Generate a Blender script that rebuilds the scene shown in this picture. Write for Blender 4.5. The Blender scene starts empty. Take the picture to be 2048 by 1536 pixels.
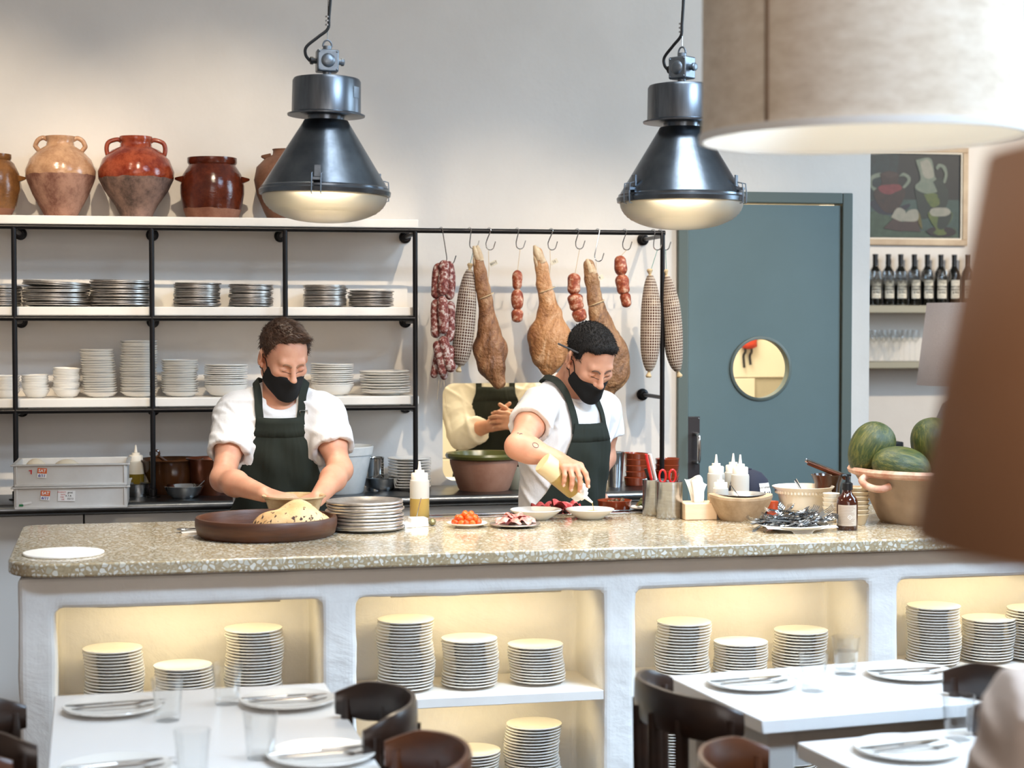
import bpy, math, random
import numpy as np
from mathutils import Vector, Matrix

random.seed(7)
RNG = np.random.default_rng(7)
SC = bpy.context.scene
COL = SC.collection
PI = math.pi
R_ = math.radians

# ---------------------------------------------------------------- camera
FPX, EYE, PSI = 3500.0, 1.54, R_(11.0)
PITCH = math.atan(123.0 / FPX)
_fw = np.array([math.sin(PSI) * math.cos(PITCH), math.cos(PSI) * math.cos(PITCH), -math.sin(PITCH)])
_rt = np.array([math.cos(PSI), -math.sin(PSI), 0.0])
_up = np.cross(_rt, _fw)
_cp = np.array([0.0, 0.0, EYE])


def at(u, v, y=None, z=None, d=None):
    """World point seen at picture position (u, v) on the plane y=, the plane z=, or at depth d."""
    r = _fw + _rt * (u - 1024) / FPX - _up * (v - 768) / FPX
    t = (y - _cp[1]) / r[1] if y is not None else ((z - _cp[2]) / r[2] if z is not None else d)
    return _cp + r * t


cd = bpy.data.cameras.new('camera')
cam = bpy.data.objects.new('camera', cd)
COL.objects.link(cam)
cam.matrix_world = Matrix([[_rt[i], _up[i], -_fw[i], _cp[i]] for i in range(3)] + [[0, 0, 0, 1]])
cd.sensor_width = 36.0
cd.lens = FPX / 2048 * 36.0
cd.clip_start = 0.05
cd.dof.use_dof = True
cd.dof.focus_distance = 5.6
cd.dof.aperture_fstop = 4.0
SC.camera = cam

# ---------------------------------------------------------------- exposure, world, lights
SC.view_settings.view_transform = 'Standard'
SC.view_settings.look = 'None'
SC.view_settings.exposure = 0.0
SC.view_settings.gamma = 1.0
SC.view_settings.use_curve_mapping = False
SC.cycles.use_denoising = True
SC.cycles.max_bounces = 8
SC.cycles.transparent_max_bounces = 12
SC.cycles.caustics_reflective = False
SC.cycles.caustics_refractive = False
SC.cycles.sample_clamp_indirect = 6.0

world = bpy.data.worlds.new('world')
SC.world = world
world.use_nodes = True
bg = world.node_tree.nodes['Background']
bg.inputs[0].default_value = (1.0, 0.80, 0.65, 1)
bg.inputs[1].default_value = 0.38


def light(name, kind, loc, target, energy, color, **kw):
    l = bpy.data.lights.new(name, kind)
    o = bpy.data.objects.new(name, l)
    COL.objects.link(o)
    o.location = loc
    o.rotation_euler = (Vector(target) - Vector(loc)).to_track_quat('-Z', 'Y').to_euler()
    l.energy = energy
    l.color = color
    for k, v in kw.items():
        setattr(l, k, v)
    return o


DAY = (0.54, 0.75, 1.0)
WARM = (1.0, 0.83, 0.61)
# daylight: a skylight over the dining room and the shop window to the side
light('skylight', 'AREA', (3.3, 0.9, 4.85), (1.3, 4.2, 0.75), 105, DAY, shape='RECTANGLE', size=1.5, size_y=1.1, spread=R_(62))
light('roof_light', 'AREA', (1.7, 3.0, 4.87), (1.7, 3.01, 0.0), 55, (0.78, 0.89, 1.0), shape='RECTANGLE', size=2.4, size_y=0.9, spread=R_(95))
light('front_fill', 'AREA', (0.6, -3.2, 2.3), (1.3, 5.0, 1.3), 102, (1.0, 0.95, 0.92), shape='RECTANGLE', size=3.6, size_y=2.2)  # added warm fill behind the camera, brightens the linen drum shade
light('side_window_daylight', 'AREA', (5.2, 4.4, 2.7), (1.2, 6.0, 1.6), 128, (0.58, 0.80, 1.0), shape='RECTANGLE', size=1.2, size_y=2.6)
# ceiling track spots washing the shelves and hanging meats
for k, (sx, tx, tz, en) in enumerate(((-1.0, -0.75, 1.74, 320), (0.3, 0.12, 1.70, 320), (1.6, 1.25, 1.22, 315), (2.6, 1.95, 1.18, 270))):
    light('track_spot', 'SPOT', (sx, 3.75, 3.95), (tx, 6.8, tz), en, WARM, spot_size=R_(30), spot_blend=0.8, shadow_soft_size=0.03)
for k, (sx, tx) in enumerate(((0.3, 0.35), (1.35, 1.45), (1.9, 2.1))):
    light('counter_spot', 'SPOT', (sx, 5.5, 4.3), (tx, 5.15, 0.93), 310, (1.0, 0.9, 0.74), spot_size=R_(30), spot_blend=0.8, shadow_soft_size=0.05)
light('far_spot', 'SPOT', (6.4, 6.6, 3.6), (4.3, 10.0, 1.4), 520, WARM, spot_size=R_(48), spot_blend=0.5, shadow_soft_size=0.03)
light('far_room_fill', 'AREA', (5.4, 7.2, 2.8), (3.4, 8.4, 1.0), 40, DAY, shape='RECTANGLE', size=1.0, size_y=1.4)  # added fill to lift the far table lamp's shade, not a window
light('kitchen_ceiling_light', 'AREA', (1.9, 7.9, 2.75), (1.9, 7.9, 0), 85, (1.0, 0.89, 0.66), shape='RECTANGLE', size=1.6, size_y=0.9)


# ---------------------------------------------------------------- materials
def hexl(h):
    h = h.lstrip('#')
    c = [int(h[i:i + 2], 16) / 255 for i in (0, 2, 4)]
    return tuple((x / 12.92 if x <= 0.04045 else ((x + 0.055) / 1.055) ** 2.4) for x in c) + (1.0,)


class Nodes:
    def __init__(s, name):
        s.m = bpy.data.materials.new(name)
        s.m.use_nodes = True
        s.t = s.m.node_tree
        s.b = s.t.nodes['Principled BSDF']
        s.tc = None

    def n(s, typ, **kw):
        x = s.t.nodes.new(typ)
        for k, v in kw.items():
            setattr(x, k, v)
        return x

    def l(s, a, b):
        s.t.links.new(a, b)

    def coord(s, scale=None):
        if s.tc is None:
            s.tc = s.n('ShaderNodeTexCoord')
        o = s.tc.outputs['Object']
        if scale is not None:
            mp = s.n('ShaderNodeMapping')
            mp.inputs['Scale'].default_value = scale
            s.l(o, mp.inputs['Vector'])
            o = mp.outputs[0]
        return o

    def noise(s, sc, det=4, rough=0.55, vec=None, dist=0.0):
        x = s.n('ShaderNodeTexNoise')
        x.inputs['Scale'].default_value = sc
        x.inputs['Detail'].default_value = det
        x.inputs['Roughness'].default_value = rough
        x.inputs['Distortion'].default_value = dist
        s.l(vec or s.coord(), x.inputs['Vector'])
        return x.outputs['Fac']

    def ramp(s, fac, stops):
        x = s.n('ShaderNodeValToRGB')
        e = x.color_ramp.elements
        while len(e) < len(stops):
            e.new(0.5)
        for i, (p, c) in enumerate(stops):
            e[i].position = p
            e[i].color = hexl(c) if isinstance(c, str) else (c, c, c, 1)
        s.l(fac, x.inputs[0])
        return x.outputs[0]

    def mix(s, fac, a, b, typ='MIX'):
        x = s.n('ShaderNodeMix', data_type='RGBA', blend_type=typ)
        for sock, v in ((x.inputs[0], fac), (x.inputs[6], a), (x.inputs[7], b)):
            if isinstance(v, (int, float)):
                sock.default_value = v
            elif isinstance(v, str):
                sock.default_value = hexl(v)
            else:
                s.l(v, sock)
        return x.outputs[2]

    def math(s, op, a, b=0.0):
        x = s.n('ShaderNodeMath', operation=op)
        for sock, v in ((x.inputs[0], a), (x.inputs[1], b)):
            if isinstance(v, (int, float)):
                sock.default_value = v
            else:
                s.l(v, sock)
        return x.outputs[0]

    def bump(s, h, strength=0.3, dist=0.01):
        x = s.n('ShaderNodeBump')
        x.inputs['Strength'].default_value = strength
        x.inputs['Distance'].default_value = dist
        s.l(h, x.inputs['Height'])
        s.l(x.outputs[0], s.b.inputs['Normal'])

    def base(s, c):
        if isinstance(c, str):
            s.b.inputs['Base Color'].default_value = hexl(c)
        else:
            s.l(c, s.b.inputs['Base Color'])

    def set(s, **kw):
        for k, v in kw.items():
            s.b.inputs[k.replace('_', ' ')].default_value = v
        return s


def mat(name, col, rough=0.5, metal=0.0, var=None, vs=8.0, bump=0.0, bs=40.0, bd=0.004, stretch=None, **kw):
    """Plain procedural material: base colour, optional second colour mottled in by noise, optional noise bump."""
    N = Nodes(name)
    N.set(Roughness=rough, Metallic=metal, **kw)
    vec = N.coord(stretch) if stretch else None
    if var:
        N.base(N.ramp(N.noise(vs, 5, 0.6, vec), [(0.33, col), (0.67, var)]))
    else:
        N.base(col)
    if bump:
        N.bump(N.noise(bs, 4, 0.6, vec), bump, bd)
    return N.m


M = {}
M['wall'] = mat('wall_plaster', '#dcd6cf', 0.9, var='#e6e0d9', vs=1.6, bump=0.35, bs=5.0, bd=0.012)
N = Nodes('counter_plaster'); N.set(Roughness=0.85)
N.base(N.ramp(N.noise(3.0, 5), [(0.3, '#dcd9d4'), (0.7, '#ebe8e3')]))
N.bump(N.math('ADD', N.math('MULTIPLY', N.noise(4.0, 5, 0.6, None, 1.2), 1.6), N.math('MULTIPLY', N.noise(30.0, 3), 0.3)), 0.35, 0.012); M['plaster'] = N.m
M['ceiling'] = mat('ceiling_paint', '#d8d6d2', 0.9)
M['floor'] = mat('floor_boards', '#5d4a39', 0.5, var='#4a3a2d', vs=3, stretch=(8, 0.6, 1))
M['tile'] = mat('cream_tile', '#efe7d2', 0.25)
M['grout'] = mat('tile_grout', '#b9b09a', 0.9)
M['doorpaint'] = mat('sage_door_paint', '#5d7174', 0.42, var='#61767a', vs=2.5, bump=0.04, bs=60)
M['framepaint'] = mat('sage_frame_paint', '#5b6763', 0.45)
N = Nodes('terrazzo'); N.set(Roughness=0.12)
v1 = N.n('ShaderNodeTexVoronoi', feature='DISTANCE_TO_EDGE'); v1.inputs['Scale'].default_value = 72
v2 = N.n('ShaderNodeTexVoronoi', feature='F1'); v2.inputs['Scale'].default_value = 72
wn = N.n('ShaderNodeTexNoise'); wn.inputs['Scale'].default_value = 30; N.l(N.coord(), wn.inputs['Vector'])
va = N.n('ShaderNodeMixRGB'); va.blend_type = 'LINEAR_LIGHT'; va.inputs[0].default_value = 0.007
N.l(N.coord(), va.inputs[1]); N.l(wn.outputs['Color'], va.inputs[2])
N.l(va.outputs[0], v1.inputs['Vector']); N.l(va.outputs[0], v2.inputs['Vector'])
sep = N.n('ShaderNodeSeparateColor'); N.l(v2.outputs['Color'], sep.inputs[0])
thr = N.math('ADD', 0.08, N.math('MULTIPLY', sep.outputs[0], 0.16))
chip = N.math('GREATER_THAN', v1.outputs['Distance'], thr)
chipcol0 = N.ramp(sep.outputs[1], [(0.0, '#b5ab96'), (0.3, '#dcd7ca'), (0.6, '#f3f0e9'), (1.0, '#c6c4ba')])
chipcol = N.mix(0.3, chipcol0, '#a89d80')
N.base(N.mix(chip, N.ramp(N.noise(140, 3), [(0.35, '#9c8a6c'), (0.65, '#b5a282')]), chipcol)); M['terrazzo'] = N.m
M['steel'] = mat('brushed_steel', '#b9bbbd', 0.24, 1.0, var='#a4a6a8', vs=20, stretch=(1, 1, 6))
M['plate_steel'] = mat('worn_steel_plate', '#e0dcd7', 0.36, 1.0, var='#b5ada6', vs=18, bump=0.08, bs=60)
M['worktop_steel'] = mat('steel_worktop', '#7d8083', 0.3, 1.0, var='#6a6d70', vs=10)
M['chrome'] = mat('polished_steel', '#c8c9ca', 0.1, 1.0)
M['lamp_steel'] = mat('aged_lamp_steel', '#5b6169', 0.27, 1.0, var='#7d858d', vs=7, bump=0.12, bs=14)
M['lamp_cap'] = mat('raw_lamp_steel', '#7d8288', 0.34, 1.0, var='#63686e', vs=9, stretch=(5, 5, 0.6))
M['lamp_box'] = mat('cast_aluminium', '#8d949b', 0.42, 0.9, var='#747b82', vs=25, bump=0.2, bs=90)
M['blackpipe'] = mat('black_steel_pipe', '#1b191a', 0.35, 0.6)
M['cable'] = mat('black_cable', '#0f0f12', 0.5)
M['shelf'] = mat('white_shelf_paint', '#eee9e2', 0.5, var='#e6e0d8', vs=6)
M['cabinet'] = mat('white_cabinet_paint', '#dcdad6', 0.5)
M['porcelain'] = mat('white_porcelain', '#e4e0d9', 0.16)
M['porcelain_warm'] = mat('cream_porcelain', '#ece3d3', 0.25)
M['terracotta'] = mat('terracotta', '#a8583a', 0.45, var='#8c4229', vs=9)
M['cazuela'] = mat('glazed_cazuela', '#9a4526', 0.18, var='#83371d', vs=9)
M['wood'] = mat('dark_bowl_wood', '#573018', 0.45, var='#3b1e0e', vs=5, bump=0.15, bs=20, stretch=(1, 1, 9))
M['chair'] = mat('dark_bentwood', '#21150f', 0.3, var='#2d1b12', vs=5, stretch=(2, 2, 8))
M['chair_brown'] = mat('brown_bentwood', '#5b3016', 0.32, var='#462410', vs=5, stretch=(2, 2, 8))
M['table'] = mat('white_table_top', '#e9e6e3', 0.28)
M['tableleg'] = mat('grey_table_base', '#b9b3ab', 0.5)
M['cloth_white'] = mat('white_cotton', '#e3e0df', 0.9, bump=0.5, bs=22, bd=0.008, stretch=(1, 1, 0.6))
M['coat'] = mat('cream_coat_cotton', '#efe9d8', 0.85)
M['apron'] = mat('dark_green_canvas', '#161c13', 0.85, var='#1a2117', vs=10, bump=0.1, bs=400, bd=0.0008)
M['trouser'] = mat('black_trouser_cloth', '#16161a', 0.85)
M['shoe'] = mat('black_shoe_leather', '#111111', 0.4)
M['mask'] = mat('black_mask_cloth', '#080708', 0.95)
M['skin'] = mat('skin', '#d6a083', 0.48, var='#c98c70', vs=16, bump=0.05, bs=150, bd=0.001, Subsurface_Weight=0.12, Subsurface_Scale=0.01)
M['skin_ear'] = M['skin']
M['hair_brown'] = mat('brown_hair', '#4e3322', 0.5, var='#382315', vs=30)
M['hair_dark'] = mat('near_black_hair', '#17100d', 0.85, var='#0e0a08', vs=30)
M['lash'] = mat('dark_lash', '#4a2e24', 0.7)
M['brow_brown'] = mat('light_brow_hair', '#8a6248', 0.8)
M['brow_dark'] = mat('dark_brow_hair', '#5d4132', 0.8)
M['linen'] = mat('pale_linen_shirt', '#d3c4ba', 0.9, var='#c6b6ab', vs=10, bump=0.2, bs=200, bd=0.002)
N = Nodes('linen_shade_fabric'); N.set(Roughness=0.95)
N.base(N.ramp(N.noise(22, 6, 0.7, N.coord((1, 1, 2.6))), [(0.25, '#c8b69f'), (0.5, '#dbcbb6'), (0.75, '#e7dac8')]))
N.bump(N.noise(160, 3, 0.6, N.coord((1, 1, 3))), 0.2, 0.002); M['shade'] = N.m
M['shade_inside'] = mat('shade_lining', '#f1ede4', 0.8)
M['shade_band'] = mat('shade_hem_tape', '#dedad4', 0.8)
M['seam'] = mat('shade_seam_tape', '#8a6f58', 0.9)
M['brown_shade'] = mat('brown_paper_shade', '#b98660', 0.85, var='#b3805b', vs=6)
M['grey_shade'] = mat('grey_linen_shade', '#dcc3b4', 0.9, var='#d0b6a7', vs=40, stretch=(1, 6, 6))
M['ceramic_grey'] = mat('grey_ceramic', '#b6afa8', 0.5)
M['black'] = mat('black_plastic', '#101012', 0.35)
M['white_plastic'] = mat('white_plastic', '#dcd9d4', 0.45, var='#cfcac4', vs=8)
M['dough'] = mat('pale_dough', '#efdfc4', 0.7)
M['paper'] = mat('white_paper', '#f3f0ec', 0.8)
M['string'] = mat('butcher_string', '#cdb48d', 0.9)
M['string_green'] = mat('green_string', '#3f8a7e', 0.9)
M['tag'] = mat('card_tag', '#d8cdb8', 0.9)
M['ink'] = mat('black_ink', '#15120f', 0.8)
M['ink_blue'] = mat('blue_ink', '#22309a', 0.8)
M['red'] = mat('red_plastic', '#c81f1c', 0.35)
M['orange'] = mat('orange_label', '#e0642a', 0.6)
M['green'] = mat('green_label', '#1f7a45', 0.6)
M['tomato'] = mat('roast_tomato', '#d93a16', 0.2, var='#ef6a22', vs=30)
M['cured'] = mat('cured_ham_slice', '#d2605a', 0.35, var='#f0b8a8', vs=60)
M['bresaola'] = mat('dark_cured_slice', '#b52f35', 0.35, var='#d46c66', vs=22)
N = Nodes('flatbread_crust'); N.set(Roughness=0.75)
sz = N.n('ShaderNodeSeparateXYZ'); N.l(N.coord(), sz.inputs[0])
N.base(N.mix(N.ramp(N.math('ADD', N.noise(80, 3, 0.5), N.math('MULTIPLY', N.math('SUBTRACT', 0.045, sz.outputs[2]), 2.2)), [(0.58, 0.0), (0.64, 1.0)]), N.ramp(N.noise(10, 4), [(0.3, '#c9955b'), (0.7, '#ecd0a0')]), '#3a1f12'))
N.bump(N.noise(60, 4), 0.5, 0.006); M['bread'] = N.m
M['oil'] = mat('olive_oil', '#6b5a1e', 0.15)
M['cap'] = mat('navy_cap_cloth', '#141a2e', 0.85)
M['stone'] = mat('rough_stone', '#b9a083', 0.85, var='#8f7558', vs=16, bump=0.5, bs=35, bd=0.006)
M['olivefood'] = mat('olives_and_herbs', '#3c3a1a', 0.4, var='#6a2d1a', vs=40)
M['leaf'] = mat('salad_leaf', '#2f5a1f', 0.5, var='#6c2a1c', vs=30)
M['canvas_board'] = mat('picture_frame_wood', '#b39b80', 0.6, var='#c9b498', vs=8)
M['frame_inner'] = mat('frame_slip', '#e2d9c8', 0.6)
N = Nodes('led_strip_lens'); N.set(Roughness=0.4); N.base('#fff0c8'); N.b.inputs['Emission Color'].default_value = (1.0, 0.84, 0.5, 1); N.b.inputs['Emission Strength'].default_value = 30.0; M['led'] = N.m
N = Nodes('bulb_glow'); N.base('#fff0d0'); N.b.inputs['Emission Color'].default_value = (1.0, 0.86, 0.62, 1); N.b.inputs['Emission Strength'].default_value = 9.5; M['bulb'] = N.m
N = Nodes('lamp_glass'); N.set(Roughness=0.35, IOR=1.45); N.base('#efe9dc'); N.b.inputs['Transmission Weight'].default_value = 0.72; M['lens'] = N.m
# clear glass cheap in light paths: mostly transparent plus a fresnel gloss
N = Nodes('clear_glass')
tr = N.n('ShaderNodeBsdfTransparent'); tr.inputs[0].default_value = (0.985, 0.99, 0.99, 1)
gl = N.n('ShaderNodeBsdfGlossy'); gl.inputs['Roughness'].default_value = 0.03
lw = N.n('ShaderNodeLayerWeight'); lw.inputs[0].default_value = 0.25
mx = N.n('ShaderNodeMixShader'); N.l(N.math('ADD', N.math('MULTIPLY', lw.outputs['Facing'], 0.4), 0.03), mx.inputs[0]); N.l(tr.outputs[0], mx.inputs[1]); N.l(gl.outputs[0], mx.inputs[2])
N.l(mx.outputs[0], N.t.nodes['Material Output'].inputs[0]); M['glass'] = N.m
N = Nodes('squeeze_plastic'); N.set(Roughness=0.3, IOR=1.2); N.base('#efe9dd'); N.b.inputs['Transmission Weight'].default_value = 0.35; N.b.inputs['Subsurface Weight'].default_value = 0.0; M['squeeze'] = N.m
M['squeeze_oil'] = mat('oil_in_soft_plastic', '#b2944f', 0.28)
M['squeeze_pale'] = mat('pale_sauce_in_soft_plastic', '#e3cfa0', 0.3)
M['squeeze_cap'] = mat('soft_plastic_cap', '#f2ebdf', 0.4)
M['amber'] = mat('amber_glass', '#3a1407', 0.08, Coat_Weight=0.6)
M['wineglass'] = mat('dark_wine_glass', '#0c0d0a', 0.1)
M['wine_label'] = mat('wine_label_paper', '#e4dccb', 0.8)
M['pump_label'] = mat('soap_label', '#c3b3a2', 0.7)


def net_mat(name, fx, fz, hi, lo, line):
    N = Nodes(name); N.set(Roughness=0.8)
    s = N.n('ShaderNodeSeparateXYZ'); N.l(N.coord(), s.inputs[0])
    ang = N.math('ARCTAN2', s.outputs[1], s.outputs[0])
    fa = N.math('FRACT', N.math('MULTIPLY', ang, fx / (2 * PI)))
    fb = N.math('FRACT', N.math('MULTIPLY', s.outputs[2], fz))
    ea = N.math('ABSOLUTE', N.math('SUBTRACT', fa, 0.5))
    eb = N.math('ABSOLUTE', N.math('SUBTRACT', fb, 0.5))
    ln = N.ramp(N.math('MAXIMUM', ea, eb), [(0.36, 0.0), (0.42, 1.0)])
    mould = N.ramp(N.noise(13, 4, 0.6), [(0.52, 0.0), (0.74, 1.0)])
    N.base(N.mix(ln, N.mix(mould, lo, hi), line))
    N.bump(ln, 0.5, 0.004)
    return N.m


M['net'] = net_mat('netted_salami', 24, 92, '#b79a80', '#54301f', '#ddd0bd')
N = Nodes('salami_skin'); N.set(Roughness=0.7)
N.base(N.ramp(N.noise(70, 5, 0.65), [(0.36, '#5c1f1c'), (0.5, '#8a453a'), (0.6, '#cdb9ae')])); N.bump(N.noise(90, 4), 0.5, 0.004); M['salami'] = N.m
N = Nodes('chorizo_skin'); N.set(Roughness=0.55)
N.base(N.ramp(N.noise(55, 5, 0.65), [(0.34, '#6e2414'), (0.5, '#a4502f'), (0.66, '#d8b79c')])); N.bump(N.noise(60, 4), 0.6, 0.005); M['chorizo'] = N.m
for nm, a, b, c in (('ham_a', '#4a2a18', '#8f5f3a', '#b98f66'), ('ham_b', '#7d4c2a', '#b88252', '#d8b592'), ('ham_c', '#3f2a1a', '#8b6240', '#c09a70')):
    N = Nodes('cured_ham_' + nm); N.set(Roughness=0.5)
    N.base(N.ramp(N.noise(11, 8, 0.72, N.coord((1, 1, 0.5)), 1.2), [(0.32, a), (0.5, b), (0.7, c)]))
    N.bump(N.math('ADD', N.noise(16, 5, 0.6, N.coord((1, 1, 0.4)), 0.8), N.math('MULTIPLY', N.noise(80, 3), 0.5)), 0.8, 0.016); M[nm] = N.m
M['hoof'] = mat('ham_hoof', '#d9c7a8', 0.6, var='#a9805a', vs=25, bump=0.3, bs=50)
# two-tone jars: glaze above a height, bare clay below
def jar_mat(name, hz, g1, g2, c1, c2, gr=0.15):
    N = Nodes(name)
    s = N.n('ShaderNodeSeparateXYZ'); N.l(N.coord(), s.inputs[0])
    h = N.math('ADD', s.outputs[2], N.math('MULTIPLY', N.math('SUBTRACT', N.noise(14, 3), 0.5), 0.018))
    f = N.math('GREATER_THAN', h, hz)
    top = N.ramp(N.noise(19, 8, 0.75), [(0.4, g1), (0.6, g2)])
    bot = N.ramp(N.noise(11, 8, 0.75, N.coord((1, 1, 0.7))), [(0.41, c1), (0.6, c2)])
    N.base(N.mix(f, bot, top))
    N.l(N.math('SUBTRACT', 0.75, N.math('MULTIPLY', f, 0.75 - gr)), N.b.inputs['Roughness'])
    N.bump(N.noise(40, 4, 0.6, N.coord((1, 1, 3))), 0.25, 0.004)
    return N.m
M['jar_tan'] = jar_mat('tan_jar', 0.153, '#a1785a', '#bf9674', '#6d4436', '#a37a66')
M['jar_red'] = jar_mat('red_jar', 0.145, '#6e2412', '#97472c', '#463630', '#86695c', 0.1)
M['jar_brown'] = jar_mat('brown_jar', 0.036, '#42190d', '#5c2614', '#7d4c38', '#946650', 0.14)
M['jar_olive'] = jar_mat('olive_brown_jar', 0.03, '#6a4526', '#87592f', '#7d4f38', '#8d5d44', 0.2)
M['jar_matt'] = jar_mat('matt_brown_jar', 0.0, '#6e4a37', '#7f5844', '#6e4a37', '#7f5844', 0.6)
N = Nodes('melon_rind'); N.set(Roughness=0.4)
wv = N.noise(30, 6, 0.7, N.coord((3.6, 3.6, 0.5)), 0.4)
N.base(N.ramp(wv, [(0.3, '#1c2a12'), (0.47, '#34421a'), (0.6, '#5c5c28'), (0.78, '#8a7c40')])); N.bump(wv, 0.4, 0.006); M['melon'] = N.m
M['green_glaze'] = mat('green_glazed_rim', '#4a4a22', 0.25, var='#5d5a2c', vs=12)
M['rustic_clay'] = mat('weathered_clay', '#8d5f4a', 0.75, var='#a67a64', vs=9, bump=0.3, bs=30)
M['pale_clay'] = mat('pale_weathered_clay', '#b0977f', 0.8, var='#98806a', vs=8, bump=0.25, bs=30)
M['pink_clay'] = mat('chipped_pink_rim', '#b97f68', 0.6, var='#d8b9a3', vs=26)
M['dark_glaze'] = mat('dark_brown_glaze', '#3b2313', 0.16, var='#4c2d18', vs=12)
M['copper'] = mat('copper_pan', '#6e3a22', 0.3, 0.6, var='#4a2718', vs=9)
M['speckle_white'] = mat('speckled_white_glaze', '#d9dcdd', 0.22, var='#cfd3d5', vs=30)
M['amber_bowl'] = mat('ochre_glazed_bowl', '#a8875c', 0.25, var='#cbb187', vs=24)


# ---------------------------------------------------------------- mesh helpers
class MB:
    """Collects shapes into one mesh."""

    def __init__(s):
        s.v, s.f, s.mi = [], [], []
        s.cur = 0

    def add(s, verts, faces, mtx=None):
        o = len(s.v)
        for p in verts:
            s.v.append(tuple(mtx @ Vector(p)) if mtx is not None else tuple(p))
        for f in faces:
            s.f.append(tuple(i + o for i in f))
            s.mi.append(s.cur)
        return s

    def box(s, c, size, rz=0.0, mtx=None, taper=1.0):
        x, y, z = (q / 2 for q in size)
        t = taper
        vs = [(-x, -y, -z), (x, -y, -z), (x, y, -z), (-x, y, -z), (-x * t, -y * t, z), (x * t, -y * t, z), (x * t, y * t, z), (-x * t, y * t, z)]
        m = Matrix.Translation(c) @ Matrix.Rotation(rz, 4, 'Z')
        return s.add(vs, [(3, 2, 1, 0), (4, 5, 6, 7), (0, 1, 5, 4), (1, 2, 6, 5), (2, 3, 7, 6), (3, 0, 4, 7)], mtx @ m if mtx is not None else m)

    def lathe(s, prof, seg=32, mtx=None, c=(0, 0, 0), sx=1.0, sy=1.0):
        vs, fs, rings = [], [], []
        for r, z in prof:
            if r < 1e-6:
                rings.append([len(vs)])
                vs.append((c[0], c[1], c[2] + z))
            else:
                rings.append(list(range(len(vs), len(vs) + seg)))
                for k in range(seg):
                    a = 2 * PI * k / seg
                    vs.append((c[0] + r * sx * math.cos(a), c[1] + r * sy * math.sin(a), c[2] + z))
        for A, B in zip(rings, rings[1:]):
            for k in range(seg):
                k2 = (k + 1) % seg
                if len(A) == 1 and len(B) == 1:
                    continue
                if len(A) == 1:
                    fs.append((A[0], B[k2], B[k]))
                elif len(B) == 1:
                    fs.append((A[k], A[k2], B[0]))
                else:
                    fs.append((A[k], A[k2], B[k2], B[k]))
        return s.add(vs, fs, mtx)

    def tube(s, pts, r, seg=8, closed=False, flat=None):
        """Tube along points; r is one radius or a list; flat=(w, t) makes a strap of that half width and thickness."""
        P = [Vector(p) for p in pts]
        n = len(P)
        rs = r if isinstance(r, (list, tuple)) else [r] * n
        vs, fs = [], []
        up = None
        for i in range(n):
            if closed:
                t = (P[(i + 1) % n] - P[i - 1]).normalized()
            else:
                t = (P[min(i + 1, n - 1)] - P[max(i - 1, 0)]).normalized()
            if up is None:
                up = Vector((0, 0, 1)) if abs(t.z) < 0.9 else Vector((0, 1, 0))
            u = (up - t * up.dot(t)).normalized()
            w = t.cross(u)
            up = u
            for k in range(seg):
                a = 2 * PI * k / seg
                if flat:
                    d = u * (math.cos(a) * flat[0]) + w * (math.sin(a) * flat[1])
                else:
                    d = (u * math.cos(a) + w * math.sin(a)) * rs[i]
                vs.append(P[i] + d)
        m = n if closed else n - 1
        for i in range(m):
            j = (i + 1) % n
            for k in range(seg):
                k2 = (k + 1) % seg
                fs.append((i * seg + k, i * seg + k2, j * seg + k2, j * seg + k))
        if not closed:
            fs.append(tuple(range(seg - 1, -1, -1)))
            fs.append(tuple(range((n - 1) * seg, n * seg)))
        return s.add(vs, fs)

    def ball(s, c, r, seg=16, rings=10, mtx=None):
        r = (r, r, r) if isinstance(r, (int, float)) else r
        prof = [(math.sin(PI * i / rings), -math.cos(PI * i / rings)) for i in range(rings + 1)]
        prof[0] = (0, -1)
        prof[-1] = (0, 1)
        m = Matrix.Translation(c) @ Matrix.Diagonal((*r, 1))
        return s.lathe(prof, seg, mtx @ m if mtx is not None else m)

    def prism(s, outline, z0, z1, mtx=None):
        n = len(outline)
        vs = [(x, y, z0) for x, y in outline] + [(x, y, z1) for x, y in outline]
        fs = [tuple(range(n - 1, -1, -1)), tuple(range(n, 2 * n))]
        fs += [(k, (k + 1) % n, n + (k + 1) % n, n + k) for k in range(n)]
        return s.add(vs, fs, mtx)

    def grid(s, fn, nu, nv):
        vs = [fn(i / nu, j / nv) for j in range(nv + 1) for i in range(nu + 1)]
        fs = [(j * (nu + 1) + i, j * (nu + 1) + i + 1, (j + 1) * (nu + 1) + i + 1, (j + 1) * (nu + 1) + i) for j in range(nv) for i in range(nu)]
        return s.add(vs, fs)

    def mesh(s, name, mats, smooth=True, angle=38):
        me = bpy.data.meshes.new(name)
        me.from_pydata([tuple(p) for p in s.v], [], s.f)
        for m in (mats if isinstance(mats, (list, tuple)) else [mats]):
            me.materials.append(m)
        if any(s.mi):
            me.polygons.foreach_set('material_index', s.mi)
        if smooth:
            me.shade_smooth()
            me.set_sharp_from_angle(angle=R_(angle))
        me.update()
        return me


def put(name, me, parent=None, loc=None, rot=None):
    o = bpy.data.objects.new(name, me)
    COL.objects.link(o)
    if parent is not None:
        o.parent = parent
    if loc is not None:
        o.location = loc
    if rot is not None:
        o.rotation_euler = rot
    return o


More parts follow.
